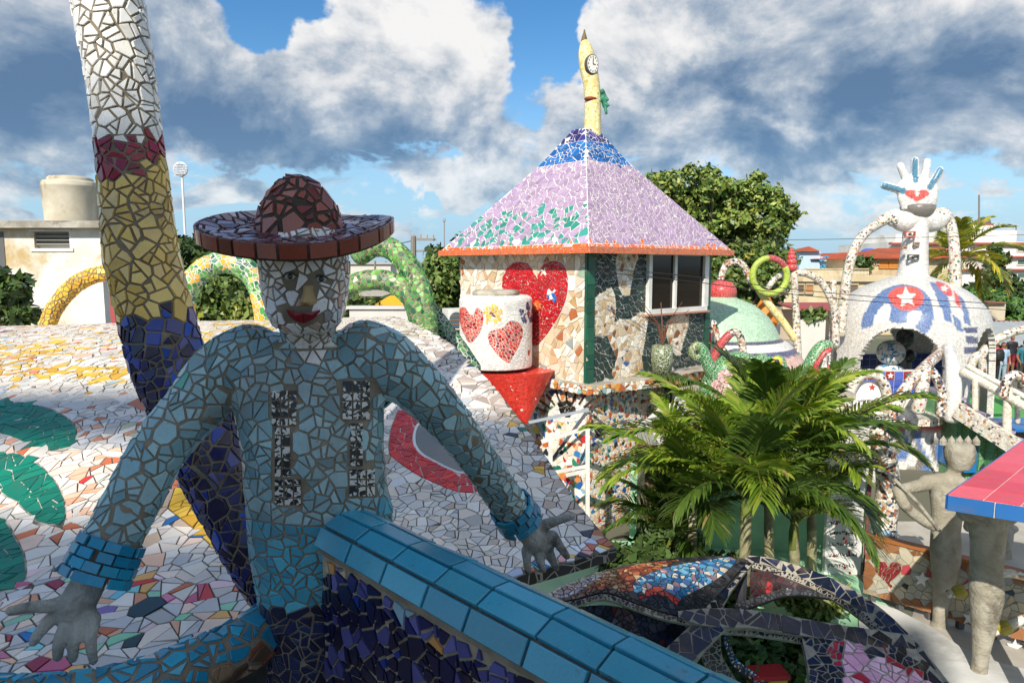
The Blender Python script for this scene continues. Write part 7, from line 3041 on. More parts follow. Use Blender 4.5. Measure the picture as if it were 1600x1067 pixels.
 for v in A:
  x, y = proj(v)
  c = lin('#ebe9e4')
  for pts, r, cc in fingers:
   if cc == 'b':
    for (p, q) in zip(pts[:-1], pts[1:]):
     L2 = (q[0] - p[0]) ** 2 + (q[1] - p[1]) ** 2
     u = max(0.35 if p is pts[0] else 0, min(1, ((x - p[0]) * (q[0] - p[0]) + (y - p[1]) * (q[1] - p[1])) / L2))
     if math.hypot(x - p[0] - u * (q[0] - p[0]), y - p[1] - u * (q[1] - p[1])) < 4.6 and v[1] < yh:
      c = lin('#2b7a9c')
  if v[1] < Y:
   if ph(x, y) < 0:
    c = lin('#d2342a')
   if st(x, y) < 0:
    c = lin('#f2efe8')
  cols_.append(c)
 hb.v, hb.f, hb.c = [tuple(v) for v in A], Fs, cols_
 hb.build('hand', 'attr_chip', t, smooth=True)
 # shoulders and long arms
 for sgn, path in ((-1, [(1420, 344, 20), (1400, 345, 22), (1390, 340, 20), (1372, 350, 15), (1350, 366, 14), (1334, 392, 14), (1324, 430, 14), (1318, 475, 15), (1312, 522, 16)]),
      (1, [(1445, 340, 24), (1464, 338, 26), (1476, 336, 20), (1486, 352, 15), (1491, 385, 15), (1493, 430, 16), (1494, 480, 16), (1493, 532, 16)])):
  sp = spline([(*P(x, y, Y - 0.6 if i > 3 else Y), w * k / 2) for i, (x, y, w) in enumerate(path)], 5)
  b = MB()
  b.tube([Vector(p[:3]) for p in sp], [p[3] for p in sp], 14, lin('#e4e2dd'))
  b.build('arm', 'speck_chip', t, smooth=True)
  V2, F2 = [], []
  limb(V2, F2, [P(1436, 338, Y), P(1436 + sgn * 22, 346, Y), P(1436 + sgn * 38, 338, Y)], [0.30, 0.32, 0.22], 14)
  A, Fs = fuse(V2, F2, 0.05, 2)
  b = MB()
  b.add(A.tolist(), Fs, lin('#dcdad5'))
  b.build('shoulder', 'attr_chip', t, smooth=True)
 # drawn eyes on the neck
 for (x, y, w, h_, c) in ((1422, 366, 14, 7, '#c06a5a'), (1432, 381, 7, 4, '#b0927a'), (1413, 387, 6, 4, '#b0927a'), (1427, 402, 15, 7, '#5a6660')):
  eb = MB()
  p = P(x, y, Y - 17.5 * k - 0.06)
  w_, hh = w * k, h_ * k
  for sx_, sz_, bw, bh in ((0, hh / 2, w_, 0.03), (0, -hh / 2, w_, 0.03), (-w_ / 2, 0, 0.03, hh), (w_ / 2, 0, 0.03, hh)):
   eb.box(p + Vector((sx_, 0.0, sz_)), (bw, 0.08, bh + 0.002), 0, lin(c))
  eb.ellipsoid(p, (0.05, 0.05, 0.04), 8, 6, (0.05, 0.05, 0.05))
  eb.build('tile_eye', 'painted', t)
 return ax
HT = hand_tower()
# platform that carries it
zp = 1.4
b = MB()
t = thing('mosaic_platform', 'raised white platform under the domed tower with striped front', 'platform', (P(1430, 700, 16.4).x, 18, 0))
xa, xb = P(1322, 655, 16.2).x, P(1499, 655, 16.2).x
b.prism([(xa, 16.4), (xb - 0.6, 16.2), (xb + 0.05, 16.6), (xb + 1.6, 18.5), (xb + 1.6, 24), (xa - 1.0, 24), (xa - 1.0, 17)], zp - 0.16, zp)
b.build('deck', 'speck_chip', t)
V, F, C = [], [], []
nx = 60
for j in range(9):
 for i in range(nx + 1):
  x = xa + 0.15 + (xb - 0.25 - xa) * i / nx
  z = (zp - 0.16) * j / 8
  V.append((x, 16.55 + 0.25 * math.sin(3 * i / nx), z))
  ph_ = (i / nx * 7.5 + 0.45 * math.sin(j * 0.8 + i * 0.2)) % 1.5
  if j > 6 and i % 20 > 6:
   c = lin('#c8302c')
  else:
   c = lin('#3f6fb4') if ph_ < 0.5 else (lin('#e8e6e0') if ph_ < 1.05 else lin('#6a6660'))
  C.append(c)
for j in range(8):
 for i in range(nx):
  a = j * (nx + 1) + i
  F.append((a, a + 1, a + nx + 2, a + nx + 1))
b = MB()
b.v, b.f, b.c = V, F, C
b.build('striped_front', 'attr_chip', t)
b = MB()
b.prism([(xa + 0.2, 17.0), (xb - 0.3, 17.0), (xb + 1.4, 19), (xb + 1.4, 23.8), (xa - 0.8, 23.8)], 0, zp - 0.17)
b.build('base', 'pale_concrete', t)
# blue tiled bench wall
def blue_wall():
 Y = 17.6
 p0, p1 = P(1328, 580, Y), P(1452, 620, Y)
 t = thing('blue_tiled_wall', 'low wall of blue square tiles with red star tiles in front of the domed tower', 'wall', ((p0.x + p1.x) / 2, Y, zp))
 nx, nz = 9, 3
 w, h_ = (p1.x - p0.x) / nx, (p0.z - p1.z) / nz
 b = MB()
 b.box(((p0.x + p1.x) / 2, Y + 0.16, (p0.z + zp) / 2), (p1.x - p0.x, 0.28, p0.z - zp), 0)
 b.build('wall', 'grout_light', t)
 for i in range(nx):
  for j in range(nz):
   c = Vector((p0.x + w * (i + 0.5), Y + 0.012, p0.z - h_ * (j + 0.5)))
   red = j == 0 and i in (1, 2, 4, 6)
   tb = MB()
   tb.box((0, 0, 0), (w - 0.02, 0.03, h_ - 0.02), 0, pick(H('#9a2430') if red else H('#4a62b8', '#5068c0', '#425aae'), 0.06))
   o = tb.build('tile', 'roof_tile', t)
   o.location = c
   if red:
    s_ = MB()
    q = star(0, 0, h_ * 0.40, 90, 0.45)
    s_.add([(c.x + x, Y - 0.022, c.z + z) for x, z in q] + [(c.x, Y - 0.024, c.z)], [(10, (k_ + 1) % 10, k_) for k_ in range(10)], lin('#e8e4da') if i != 6 else lin('#2f7f6a'))
    s_.build('star', 'painted', t)
 b = MB()
 d0, d1 = P(1340, 553, Y + 3.3), P(1470, 600, Y + 3.3)
 b.box(((d0.x + d1.x) / 2, Y + 3.4, (d0.z + zp) / 2), (d1.x - d0.x, 0.3, d0.z - zp), 0, lin('#141c4a'))
 b.build('back_wall', 'navy_tiles', t)
m, g, bs = new_mat('navy_tiles')
br_ = g.node('ShaderNodeTexBrick')
br_.inputs['Color1'].default_value = (*lin('#1a245c'), 1)
br_.inputs['Color2'].default_value = (*lin('#20307a'), 1)
br_.inputs['Mortar'].default_value = (*lin('#8a8fa8'), 1)
br_.inputs['Scale'].default_value = 4.0
br_.inputs['Mortar Size'].default_value = 0.012
br_.inputs['Brick Width'].default_value = 0.9
br_.inputs['Row Height'].default_value = 0.9
br_.offset = 0
tc_ = g.node('ShaderNodeTexCoord')
mp = g.node('ShaderNodeMapping')
mp.inputs['Rotation'].default_value = (math.radians(90), 0, 0)
g.l.new(tc_.outputs['Object'], mp.inputs[0])
g.l.new(mp.outputs[0], br_.inputs['Vector'])
g.l.new(br_.outputs[0], bs.inputs['Base Color'])
bs.inputs['Roughness'].default_value = 0.25
blue_wall()
def ball_figure():
 Y = 19.8
 t = thing('ball_figure', 'blue and white tiled ball shaped figure sitting inside the dome', 'sculpture', P(1392, 600, Y))
 k = Y / FPX
 for nm, c, r, cols in (('head', P(1392, 551, Y), (21 * k, 20 * k, 20 * k), H('#e8e8e4', '#1f6f9c', '#e8e8e4', '#2a7fae')), ('body', P(1390, 582, Y), (24 * k, 16 * k, 14 * k), H('#e8e8e4', '#2a7fae', '#1f6f9c'))):
  m_ = MB().ellipsoid(c, r, 20, 12)
  b = MB()
  b.v, b.f, b.c = m_.v, m_.f, m_.c
  o = b.build(nm, 'grout_light', t, smooth=True)
  S = Surf(m_.v, m_.f)
  if S.fn[0].dot(np.array(m_.v[m_.f[0][0]]) - np.array(c)) < 0:
   S = Surf(m_.v, [f[::-1] for f in m_.f])
  lay(mosaic(S, 0.15, 0.010, 0.008, lambda p, n: pick(cols, 0.08), None, split=0.3, fit=0.5, cull=0.0), o, 'roof_tile', 'tile', 20, 8)
 for x, y, r in ((1414, 528, 15), (1420, 556, 11)):
  d = thing('dark_ball', 'round black and grey spotted ball ' + ('high up' if y < 540 else 'low down') + ' behind the blue and white figure', 'sculpture', P(x, y + r, Y + 0.8))
  b = MB()
  b.ellipsoid(P(x, y, Y + 0.8), (r * k,) * 3, 16, 10, lin('#2a2d34'))
  b.build('ball', 'dark_chip', d, smooth=True)
  b = MB()
  b.tube([P(x, y + r - 1, Y + 0.8), Vector((P(x, y, Y + 0.8).x, Y + 0.8, zp))], 0.1, 8, (0.1, 0.1, 0.12))
  b.build('stem', 'painted', d)
ball_figure()
# speckled tubes and arches in front of the tower
gT = 'speckled white mosaic tubes in the park'
t, sp = tube_thing('mosaic_arch', 'white speckled arch framing a white plaque in front of the blue tiles', [(1322, 652, 15.6, 15), (1328, 615, 15.6, 15), (1342, 590, 15.6, 15), (1362, 584, 15.6, 15), (1380, 596, 15.6, 15), (1388, 625, 15.6, 15), (1390, 660, 15.6, 15)], 'speck_chip', 'arch', gT)
t = thing('white_plaque', 'white plaque with small dark lettering and a red star inside the speckled arch', 'plaque', P(1360, 655, 15.7))
b = MB()
a_, c_ = P(1334, 596, 15.75), P(1384, 655, 15.75)
b.box(((a_.x + c_.x) / 2, 15.75, (a_.z + c_.z) / 2), (c_.x - a_.x, 0.08, a_.z - c_.z), 0, (0.78, 0.77, 0.74))
pl = b.build('panel', 'painted', t)
b = MB()
s0 = P(1363, 605, 15.70)
b.add([(s0.x + x, s0.y, s0.z + z) for x, z in star(0, 0, 0.09, 90)] + [tuple(s0 + Vector((0, -0.01, 0)))], [(10, (k + 1) % 10, k) for k in range(10)], lin('#c03a30'))
b.build('star', 'painted', pl)
b = MB()
for r in range(3):
 x = a_.x + 0.1
 z = P(0, 626 + r * 8, 15.70).z
 while x < c_.x - 0.12:
  w_ = random.uniform(0.015, 0.035)
  b.box((x + w_ / 2, 15.705, z + random.uniform(-0.008, 0.008)), (w_, 0.006, random.uniform(0.03, 0.05)), 0, (0.05, 0.05, 0.05))
  x += w_ + 0.018
b.build('writing', 'painted', pl, kind='stuff')
b = MB()
b.box(((a_.x + c_.x) / 2, 15.85, (c_.z) / 2), (c_.x - a_.x, 0.2, c_.z), 0, (0.6, 0.58, 0.54))
b.build('stand', 'painted', t)
for lab, path, mt in (('thick dark and white speckled limb rising to the dome foot', [(1372, 690, 15.2, 18), (1392, 660, 15.2, 18), (1410, 615, 15.3, 18), (1436, 583, 15.6, 17), (1462, 558, 16.6, 16), (1492, 535, 19.0, 14)], 'dark_speck'),
      ('short speckled leg standing on the platform edge', [(1434, 642, 15.4, 20), (1440, 612, 15.4, 20), (1446, 580, 15.5, 16)], 'speck_chip'),
      ('orange flecked leg beside the dome foot', [(1470, 648, 15.6, 14), (1472, 615, 15.6, 14), (1462, 588, 15.6, 14), (1450, 575, 15.7, 14)], 'dark_speck'),
      ('white pillar foot at the platform corner by the stairs', [(1487, 655, 15.9, 22), (1490, 610, 15.9, 24), (1488, 570, 16.2, 20), (1482, 545, 17.0, 16)], 'attr_chip')):
 tube_thing('mosaic_tube', lab, path, mt, 'sculpture', gT, col=lin('#e6e4df'))
t, sp = tube_thing('mosaic_column', 'slanting speckled column with blue lower end beside the palms', [(1370, 900, 11.2, 38), (1378, 850, 11.2, 38), (1384, 800, 11.2, 36), (1388, 760, 11.2, 36), (1384, 720, 11.2, 34), (1376, 690, 11.2, 32), (1372, 670, 11.2, 24)], 'dark_speck', 'column')
b = MB()
b.tube([Vector(p[:3]) + Vector((0, -0.012, 0)) for p in sp[:10]], [p[3] * 1.03 for p in sp[:10]], 14)
b.build('foot', 'blue_chip', t, smooth=True)
# ------------------------------------------------------------------ loops left of the hand tower
YL = 18.5
tube_thing('mosaic_loop', 'looping speckled tube over the red knob of the green dome', [(1127, 470, YL, 11), (1126, 440, YL, 11), (1134, 416, YL, 11), (1148, 409, YL, 11), (1162, 416, YL, 11), (1174, 440, YL, 11), (1190, 456, YL, 11), (1212, 459, YL, 11), (1228, 452, YL, 11)], 'dark_speck', 'tube', gT)
# ring
t = thing('mosaic_ring', 'lime green ring with a red segment standing between the loops', 'sculpture', P(1203, 462, YL - 0.2))
for nm, a0, a1, c in (('ring', 35, 330, '#a8c02c'), ('ring', -30, -95, '#a8c02c'), ('red_segment', 330, 395, '#b02430')):
 pts = []
 for u in np.linspace(a0, a1, 22 if nm == 'ring' else 10):
  aa = math.radians(u) - math.radians(100)
  pts.append(P(1203 + 27 * math.cos(aa + 0.6), 431 + 28 * math.sin(aa + 0.6), YL - 0.2))
 if (a0, a1) == (-30, -95):
  continue
 b = MB()
 b.tube(pts, 0.085, 10, lin(c))
 b.build(nm, 'attr_chip', t, smooth=True)
tube_thing('mosaic_tube', 'yellowish tube slanting from the loop down to the pole foot', [(1186, 455, YL, 10), (1205, 480, YL, 12), (1225, 505, YL, 12), (1242, 530, YL, 11)], 'yellow_chip', 'tube', gT)
tube_thing('mosaic_tube', 'pale short tube joining the ring and the tall pole', [(1200, 450, YL + 0.1, 9), (1212, 435, YL + 0.1, 9), (1226, 428, YL + 0.1, 9), (1243, 426, YL + 0.1, 10)], 'speck_chip', 'tube', gT)
t, sp = tube_thing('mosaic_pole', 'tall speckled pole topped by a red cone of balls', [(1247, 560, YL, 12), (1244, 490, YL, 11), (1241, 425, YL, 10)], 'speck_chip', 'pole', gT)
for (y, r) in ((418, 9), (409, 8), (402, 7), (396, 5.5), (391, 4)):
 b = MB()
 b.ellipsoid(P(1237, y, YL), (r * YL / FPX, r * YL / FPX, r * 0.75 * YL / FPX), 12, 8, lin('#c8262c'))
 b.build('ball', 'attr_chip', t, smooth=True)
tube_thing('mosaic_arch', 'speckled arch bending down from the tall pole to a thin column', [(1241, 426, YL, 10), (1262, 428, YL, 11), (1282, 440, YL, 11), (1296, 462, YL, 11), (1305, 490, YL, 12), (1306, 540, YL, 12)], 'speck_chip', 'arch', gT)
tube_thing('mosaic_column', 'thin speckled column left of the domed tower', [(1303, 545, YL + 0.6, 11), (1302, 490, YL + 0.6, 10), (1302, 440, YL + 0.6, 10)], 'speck_chip', 'column', gT)
# ------------------------------------------------------------------ green dome with red knob
def green_dome():
 Y = 17.5
 cx = 1126
 k = Y / FPX
 ax = P(cx, 500, Y)
 t = thing('green_dome', 'pale green mosaic dome with a red knob and pink skirt', 'dome', (ax.x, Y, 0))
 pr = [(463, 18), (468, 30), (474, 45), (484, 60), (497, 73), (511, 82), (524, 88), (528, 92), (531, 98), (537, 106), (541, 110), (546, 114), (552, 119), (570, 132), (592, 141), (620, 148), (660, 150)]
 prof = spline([(r * k, P(cx, y, Y).z) for y, r in pr], 4)
 n = 64
 b = MB()
 V, C = [], []
 for r, z in prof:
  py = proj((ax.x, Y, z))[1]
  for i in range(n):
   a = 2 * math.pi * i / n
   V.append((ax.x + r * math.cos(a), Y + r * math.sin(a), z))
   if py < 525:
    c = lin('#a9cfae')
   elif py < 529:
    c = lin('#1c2050')
   elif py < 539:
    c = lin('#e6e2dc')
   elif py < 545 + 3 * (i % 2):
    c = lin('#26306e')
   else:
    c = lin('#dcb4a4') if (i * 7 + int(z * 9)) % 5 else lin('#cf9c8c')
   C.append(c)
 F = []
 for j in range(len(prof) - 1):
  for i in range(n):
   i2 = (i + 1) % n
   F.append((j * n + i, (j + 1) * n + i, (j + 1) * n + i2, j * n + i2))
 b.v, b.f, b.c = V, F, C
 b.build('dome', 'attr_chip', t, smooth=True)
 b = MB()
 kc = P(1128, 456, Y)
 b.ellipsoid(kc, (22.5 * k, 22.5 * k, 19 * k), 20, 12, lin('#c8242c'))
 b.build('knob', 'attr_chip', t, smooth=True)
green_dome()
for lab, path, col in (('short red and grey speckled arch in front of the green dome', [(1108, 575, 15.2, 13), (1122, 545, 15.2, 13), (1138, 524, 15.2, 13), (1150, 519, 15.2, 12), (1158, 530, 15.2, 12), (1162, 560, 15.2, 12), (1162, 590, 15.2, 12)], None),
      ('thin grey arch close to the tower corner', [(1104, 560, 15.4, 9), (1108, 525, 15.4, 9), (1114, 504, 15.4, 9), (1120, 520, 15.4, 9), (1122, 545, 15.4, 9)], None)):
 t, sp = tube_thing('mosaic_arch', lab, path, 'dark_speck', 'arch', gT)
 b = MB()
 h_ = sp[:14] if len(path) > 5 and path[0][0] == 1108 else sp[:8]
 b.tube([Vector(p[:3]) + Vector((0, -0.01, 0)) for p in h_], [p[3] * 1.05 for p in h_], 12, lin('#b3202a'))
 b.build('red_sleeve', 'attr_chip', t, smooth=True)
t = thing('orange_cone', 'small orange cone behind the green dome', 'sculpture', P(1198, 500, 20))
b = MB()
b.lathe([(0.001, 0.55), (0.12, 0.5), (0.28, 0.2), (0.36, -0.05), (0.36, -0.3)], P(1196, 492, 20), 16, lin('#d8801c'))
b.build('cone', 'painted', t, smooth=True)
b = MB()
p_ = P(1196, 505, 20)
b.box((p_.x, 20, p_.z / 2), (0.7, 0.5, p_.z), 0, (0.6, 0.6, 0.6))
b.build('base', 'painted', t)
# ------------------------------------------------------------------ green creatures on the lower wing
def wing():
 Yw = 13.0
 t = thing('lower_wing', 'low mosaic covered wing in front of the green dome, mostly behind palms', 'building', (P(1200, 700, 14).x, 14.5, 0))
 b = MB()
 x0, x1 = P(1062, 620, Yw).x, P(1330, 620, Yw).x
 z = P(1200, 622, Yw).z
 b.prism([(x0, Yw + 0.6), (x1, Yw), (x1 + 0.3, 16.4), (x0 + 0.6, 16.4)], 0, z)
 b.build('wall', 'speck_chip', t)
 b = MB()
 b.prism([(x0 - 0.05, Yw + 0.5), (x1 + 0.05, Yw - 0.1), (x1 + 0.35, 16.5), (x0 + 0.6, 16.5)], z + 0.002, z + 0.10)
 b.build('coping', 'pale_concrete', t)
wing()
def creature(name, label, parts, col, Y, blobs=(), paint=None, voxel=0.03):
 k = Y / FPX
 V, F = [], []
 for pts, w in parts:
  limb(V, F, [P(x, y, Y + d) for x, y, d in pts], [v * k / 2 for v in w], 12)
 for (x, y, d, rx, rz_) in blobs:
  ball(V, F, P(x, y, Y + d), (rx * k, rx * k * 0.8, rz_ * k))
 A, Fs = fuse(V, F, voxel, 4)
 cs = []
 for v in A:
  x, y = proj(v)
  c = lin(col)
  if paint:
   c = paint(x, y, v) or c
  cs.append(c)
 t = thing(name, label, 'sculpture', P(parts[0][0][0][0], parts[0][0][0][1], Y) if parts else P(blobs[0][0], blobs[0][1] + blobs[0][4], Y))
 b = MB()
 b.v, b.f, b.c = [tuple(v) for v in A], Fs, cs
 b.build('body', 'attr_chip_dark', t, smooth=True)
 return t
GC = '#2f7a34'
creature('snake_tail', 'curled green mosaic tail at the tower corner', [([(1088, 560, 0), (1080, 552, 0), (1084, 542, 0), (1092, 540, 0), (1100, 550, 0), (1106, 568, 0), (1114, 584, 0), (1128, 600, 0), (1145, 618, 0)], [10, 11, 12, 14, 17, 20, 22, 24, 26])], '#5a7a30', 13.2,
   paint=lambda x, y, v: lin('#6a7a34') if x < 1092 else lin('#2f7a3a'))
creature('flowered_creature', 'rounded green creature with a pink flecked belly behind the palm', [([(1105, 640, 0), (1112, 605, 0), (1130, 580, 0), (1150, 570, 0), (1172, 575, 0), (1186, 600, 0), (1195, 640, 0)], [34, 38, 42, 44, 40, 36, 34])], GC, 13.3, blobs=((1145, 606, 0.0, 34, 34),),
   paint=lambda x, y, v: (lin('#d9b4b0') if (x * 13 + y * 7) % 5 < 3.4 else lin('#a84a50')) if ((x - 1142) / 30) ** 2 + ((y - 604) / 28) ** 2 < 1 else None)
t = creature('frog_head', 'green mosaic frog head with yellow eyes peeping over the palm', [([(1178, 640, 0.1), (1180, 590, 0.1), (1190, 566, 0.1)], [40, 38, 30])], GC, 13.3, blobs=((1210, 585, -0.1, 24, 27), (1200, 572, -0.1, 14, 16), (1216, 568, -0.1, 13, 14)))
for (x, y, r, c) in ((1196, 578, 6.5, '#c8d4c8'), (1214, 566, 9.5, '#d8c83c')):
 b = MB()
 k = 13 / FPX
 b.ellipsoid(P(x, y, 12.93), (r * k, 0.06, r * k), 12, 8, lin(c))
 o = b.build('eye', 'painted', t, smooth=True)
 b = MB()
 b.ellipsoid(P(x, y, 12.87), (r * 0.45 * k, 0.03, r * 0.55 * k), 10, 6, lin('#2a3a4a'))
 b.build('pupil', 'painted', o, smooth=True)
t = creature('crocodile_head', 'green mosaic crocodile head with open red mouth', [([(1225, 620, 0), (1240, 608, 0), (1256, 596, 0), (1268, 572, 0), (1278, 552, 0), (1288, 541, 0), (1296, 540, 0)], [34, 34, 34, 28, 25, 22, 16]), ([(1245, 610, 0), (1270, 602, 0), (1295, 594, 0), (1312, 584, 0), (1318, 578, 0)], [34, 30, 28, 26, 20])], GC, 13.4)
b = MB()
m_ = [P(x, y, 13.12) for x, y in ((1297, 546), (1288, 552), (1278, 566), (1272, 577), (1276, 581), (1288, 579), (1298, 572))]
b.tube(m_, 0.055, 8, lin('#b8242a'))
b.build('mouth', 'attr_chip', t, smooth=True)
b = MB()
for x, y in ((1294, 553), (1288, 561), (1290, 572), (1297, 567)):
 b.lathe([(0.0, 0.07), (0.035, -0.02), (0.0, -0.04)], P(x, y, 13.1), 6, (0.75, 0.74, 0.7))
b.build('teeth', 'painted', t)
t = thing('dry_plant', 'bare brown stemmed plant in a mossy pot on the ledge', 'plant', P(1040, 560, 13.0))
b = MB()
c0 = P(1035, 540, 13.0)
for k in range(12):
 a = random.uniform(0, 6.28)
 b.tube([c0, c0 + Vector((0.10 * math.cos(a), 0.05 * math.sin(a), 0.4)), c0 + Vector((0.5 * math.cos(a), 0.15 * math.sin(a), random.uniform(0.55, 0.85)))], [0.018, 0.012, 0.005], 5, lin('#6a4430'))
b.build('stem', 'painted', t)
b = MB()
b.lathe([(0.0, -0.55), (0.17, -0.55), (0.21, -0.28), (0.20, 0.0), (0.14, 0.02), (0.0, 0.0)], c0, 16, lin('#5f6a3a'))
b.build('pot', 'attr_chip_dark', t, smooth=True)
# ------------------------------------------------------------------ stairs
def stairs():
 t = thing('mosaic_stairs', 'mosaic stairs with white tube handrails and teal edged side', 'stairs', P(1560, 700, 15))
 A, B = P(1500, 625, 16.0), P(1660, 735, 14.0)
 n = 8
 for i in range(n):
  f0, f1 = i / n, (i + 1) / n
  p = A.lerp(B, (f0 + f1) / 2)
  z = A.z + (B.z - A.z) * f0
  s_ = MB()
  s_.box((p.x, p.y + 0.9, z / 2 - 0.02), ((B.x - A.x) / n * 1.02, 1.5, z + 0.04), 0.0, lin('#3f8a4c'))
  st = s_.build('riser', 'attr_chip', t)
  e_ = MB()
  e_.box((p.x, p.y + 0.85, z + 0.03), ((B.x - A.x) / n * 1.0, 1.6, 0.06), 0.0, lin('#9a86a8'))
  e_.build('tread', 'attr_chip', t)
 sd = MB()
 a0, b0 = P(1496, 640, 15.7), P(1600, 706, 14.4)
 sd.bar(a0, b0, 0.16, 0.36, lin('#d8d2c0'))
 sd.build('stringer', 'speck_chip', t)
 e_ = MB()
 e_.bar(a0 - Vector((0, 0.1, 0.14)), b0 - Vector((0, 0.1, 0.14)), 0.05, 0.09, lin('#2a9a7c'))
 e_.build('teal_edge', 'painted', t)
 for pts in ([(1504, 580, 15.8, 13), (1530, 594, 15.5, 14), (1565, 614, 15.0, 14), (1600, 634, 14.6, 14), (1650, 662, 14.2, 14)], [(1512, 572, 16.4, 9), (1540, 588, 16.1, 9), (1575, 606, 15.7, 9), (1640, 640, 15.2, 9)]):
  sp = spline([(*P(x, y, Y), w * Y / FPX / 2) for x, y, Y, w in pts], 5)
  b = MB()
  b.tube([Vector(p[:3]) for p in sp], [p[3] for p in sp], 10, lin('#ddd6c4'))
  b.build('handrail', 'attr_chip', t, smooth=True)
 for pts in ([(1524, 640, 15.5, 9), (1524, 592, 15.5, 9)], [(1574, 690, 14.9, 13), (1574, 640, 14.9, 13), (1578, 600, 14.9, 12), (1584, 585, 14.9, 12)], [(1590, 660, 15.4, 8), (1590, 620, 15.4, 8)]):
  sp = spline([(*P(x, y, Y), w * Y / FPX / 2) for x, y, Y, w in pts], 5)
  b = MB()
  b.tube([Vector(p[:3]) for p in sp], [p[3] for p in sp], 10, lin('#e4ddca'))
  b.build('baluster', 'attr_chip', t, smooth=True)
stairs()
tube_thing('mosaic_arch', 'grey speckled arch at the head of the stairs', [(1568, 620, 14.6, 14), (1572, 598, 14.6, 14), (1582, 586, 14.6, 14), (1596, 590, 14.6, 14), (1612, 615, 14.6, 14)], 'dark_speck', 'arch', gT)
tube_thing('mosaic_arch', 'long white speckled arch curving over the market stall', [(1530, 560, 19, 14), (1545, 540, 19, 13), (1570, 524, 19, 13), (1600, 515, 19, 13), (1650, 512, 19, 13)], 'speck_chip', 'arch', gT)
tube_thing('mosaic_tube', 'stubby white tubes behind the stair handrail', [(1515, 590, 17, 12), (1520, 565, 17, 13), (1530, 555, 17, 13), (1536, 575, 17, 12), (1532, 600, 17, 12)], 'speck_chip', 'tube', gT)
b = MB()
b.prism([(P(1500, 620, 17.5).x, 17.2), (P(1700, 620, 17.5).x, 17.2), (P(1700, 600, 26).x, 27), (P(1505, 600, 26).x, 27)], 0.0, 0.03)
mat_plain('green_paint', '#4f9a4a', '#5aa653', 0.7, 1.0)
b.build('green_terrace', 'green_paint', kind='structure')
# blue vehicle under the stairs
t = thing('blue_car', 'blue car partly hidden under the mosaic stairs', 'car', P(1536, 705, 14.6))
b = MB()
c0 = P(1545, 690, 15.5)
b.prism([(c0.x - 0.45, 15.6), (c0.x + 2.6, 15.6), (c0.x + 2.6, 17.0), (c0.x - 0.45, 17.0)], 0.28, 0.85, lin('#1f6fb4'))
b.prism([(c0.x + 0.3, 15.7), (c0.x + 2.0, 15.7), (c0.x + 2.0, 16.9), (c0.x + 0.3, 16.9)], 0.85, 1.3, lin('#1f6fb4'))
b.build('body', 'car_paint', t)
for dx in (0.15, 2.1):
 w_ = MB()
 M = Matrix.Rotation(math.radians(90), 3, 'X')
 c1 = Vector((c0.x + dx, 15.6, 0.32))
 prof = [(0.0, -0.09), (0.2, -0.09), (0.3, -0.08), (0.32, -0.04), (0.32, 0.06), (0.3, 0.09), (0.0, 0.09)]
 V, F = lathe_arrays(prof, (0, 0, 0), 20)
 w_.add([M @ Vector(v) + c1 for v in V], F, (0.03, 0.03, 0.03))
 wo = w_.build('wheel', 'painted', t)
 r_ = MB()
 V, F = lathe_arrays([(0.0, 0.1), (0.15, 0.1), (0.18, 0.092), (0.19, 0.085)], (0, 0, 0), 16)
 r_.add([M @ Vector(v) + c1 for v in V], F, (0.4, 0.4, 0.42))
 r_.build('rim', 'painted', wo)
b = MB()
b.box((c0.x + 1.1, 15.69, 1.08), (1.3, 0.03, 0.3), 0)
b.build('side_window', 'dark_glass', t)
# ------------------------------------------------------------------ market stall and people
def market():
 Y = 30
 x0, x1 = P(1548, 560, Y).x, P(1680, 560, Y).x
 zt = P(0, 538, Y).z
 t = thing('market_stall', 'open market stall with corrugated roof and red goods hung inside', 'stall', ((x0 + x1) / 2, Y + 1.5, 0))
 b = MB()
 for k in range(4):
  x = x0 + 0.1 + (x1 - x0 - 0.2) * k / 3
  p_ = MB()
  p_.box((x, Y, zt / 2), (0.1, 0.1, zt), 0, (0.12, 0.1, 0.08))
  p_.build('post', 'painted', t)
 b.box(((x0 + x1) / 2, Y + 3.0, zt / 2), (x1 - x0, 0.1, zt), 0, (0.02, 0.02, 0.022))
 b.build('back_wall', 'painted', t)
 r = MB()
 nx = 60
 V = []
 for i in range(nx + 1):
  x = x0 - 0.3 + (x1 - x0 + 0.6) * i / nx
  dz = 0.05 * math.sin(i * 1.9)
  V += [(x, Y - 0.5, zt + dz), (x, Y + 3.2, zt + 0.75 + dz)]
 r.add(V, [(2 * i, 2 * i + 2, 2 * i + 3, 2 * i + 1) for i in range(nx)], lin('#9aa0a2'))
 r.build('roof', 'painted', t)
 for k in range(12):
  g_ = MB()
  x = x0 + 0.5 + (x1 - x0 - 0.8) * k / 12
  g_.box((x, Y + 0.6, zt - 0.35 - 0.3 * (k % 3)), (0.22, 0.08, 0.3), 0, pick(H('#a82030', '#d8d4cc', '#8a1c2c', '#c83a40')))
  g_.build('hung_goods', 'painted', t)
market()
t = thing('tin_roof', 'red brown sheet roof over brown beams behind the dome', 'roof', P(1545, 525, 34))
b = MB()
a_, c_ = P(1526, 508, 34), P(1585, 518, 34)
b.prism([(a_.x, 33), (c_.x + 3, 33), (c_.x + 3, 37), (a_.x, 37)], c_.z, a_.z, lin('#8a4a3c'))
b.build('sheet', 'painted', t)
b = MB()
p_ = P(1530, 535, 34)
b.box((c_.x, 35, c_.z / 2), (c_.x - a_.x + 3, 3.0, c_.z - 0.05), 0, lin('#a85a3c'))
b.build('wall', 'painted', t)
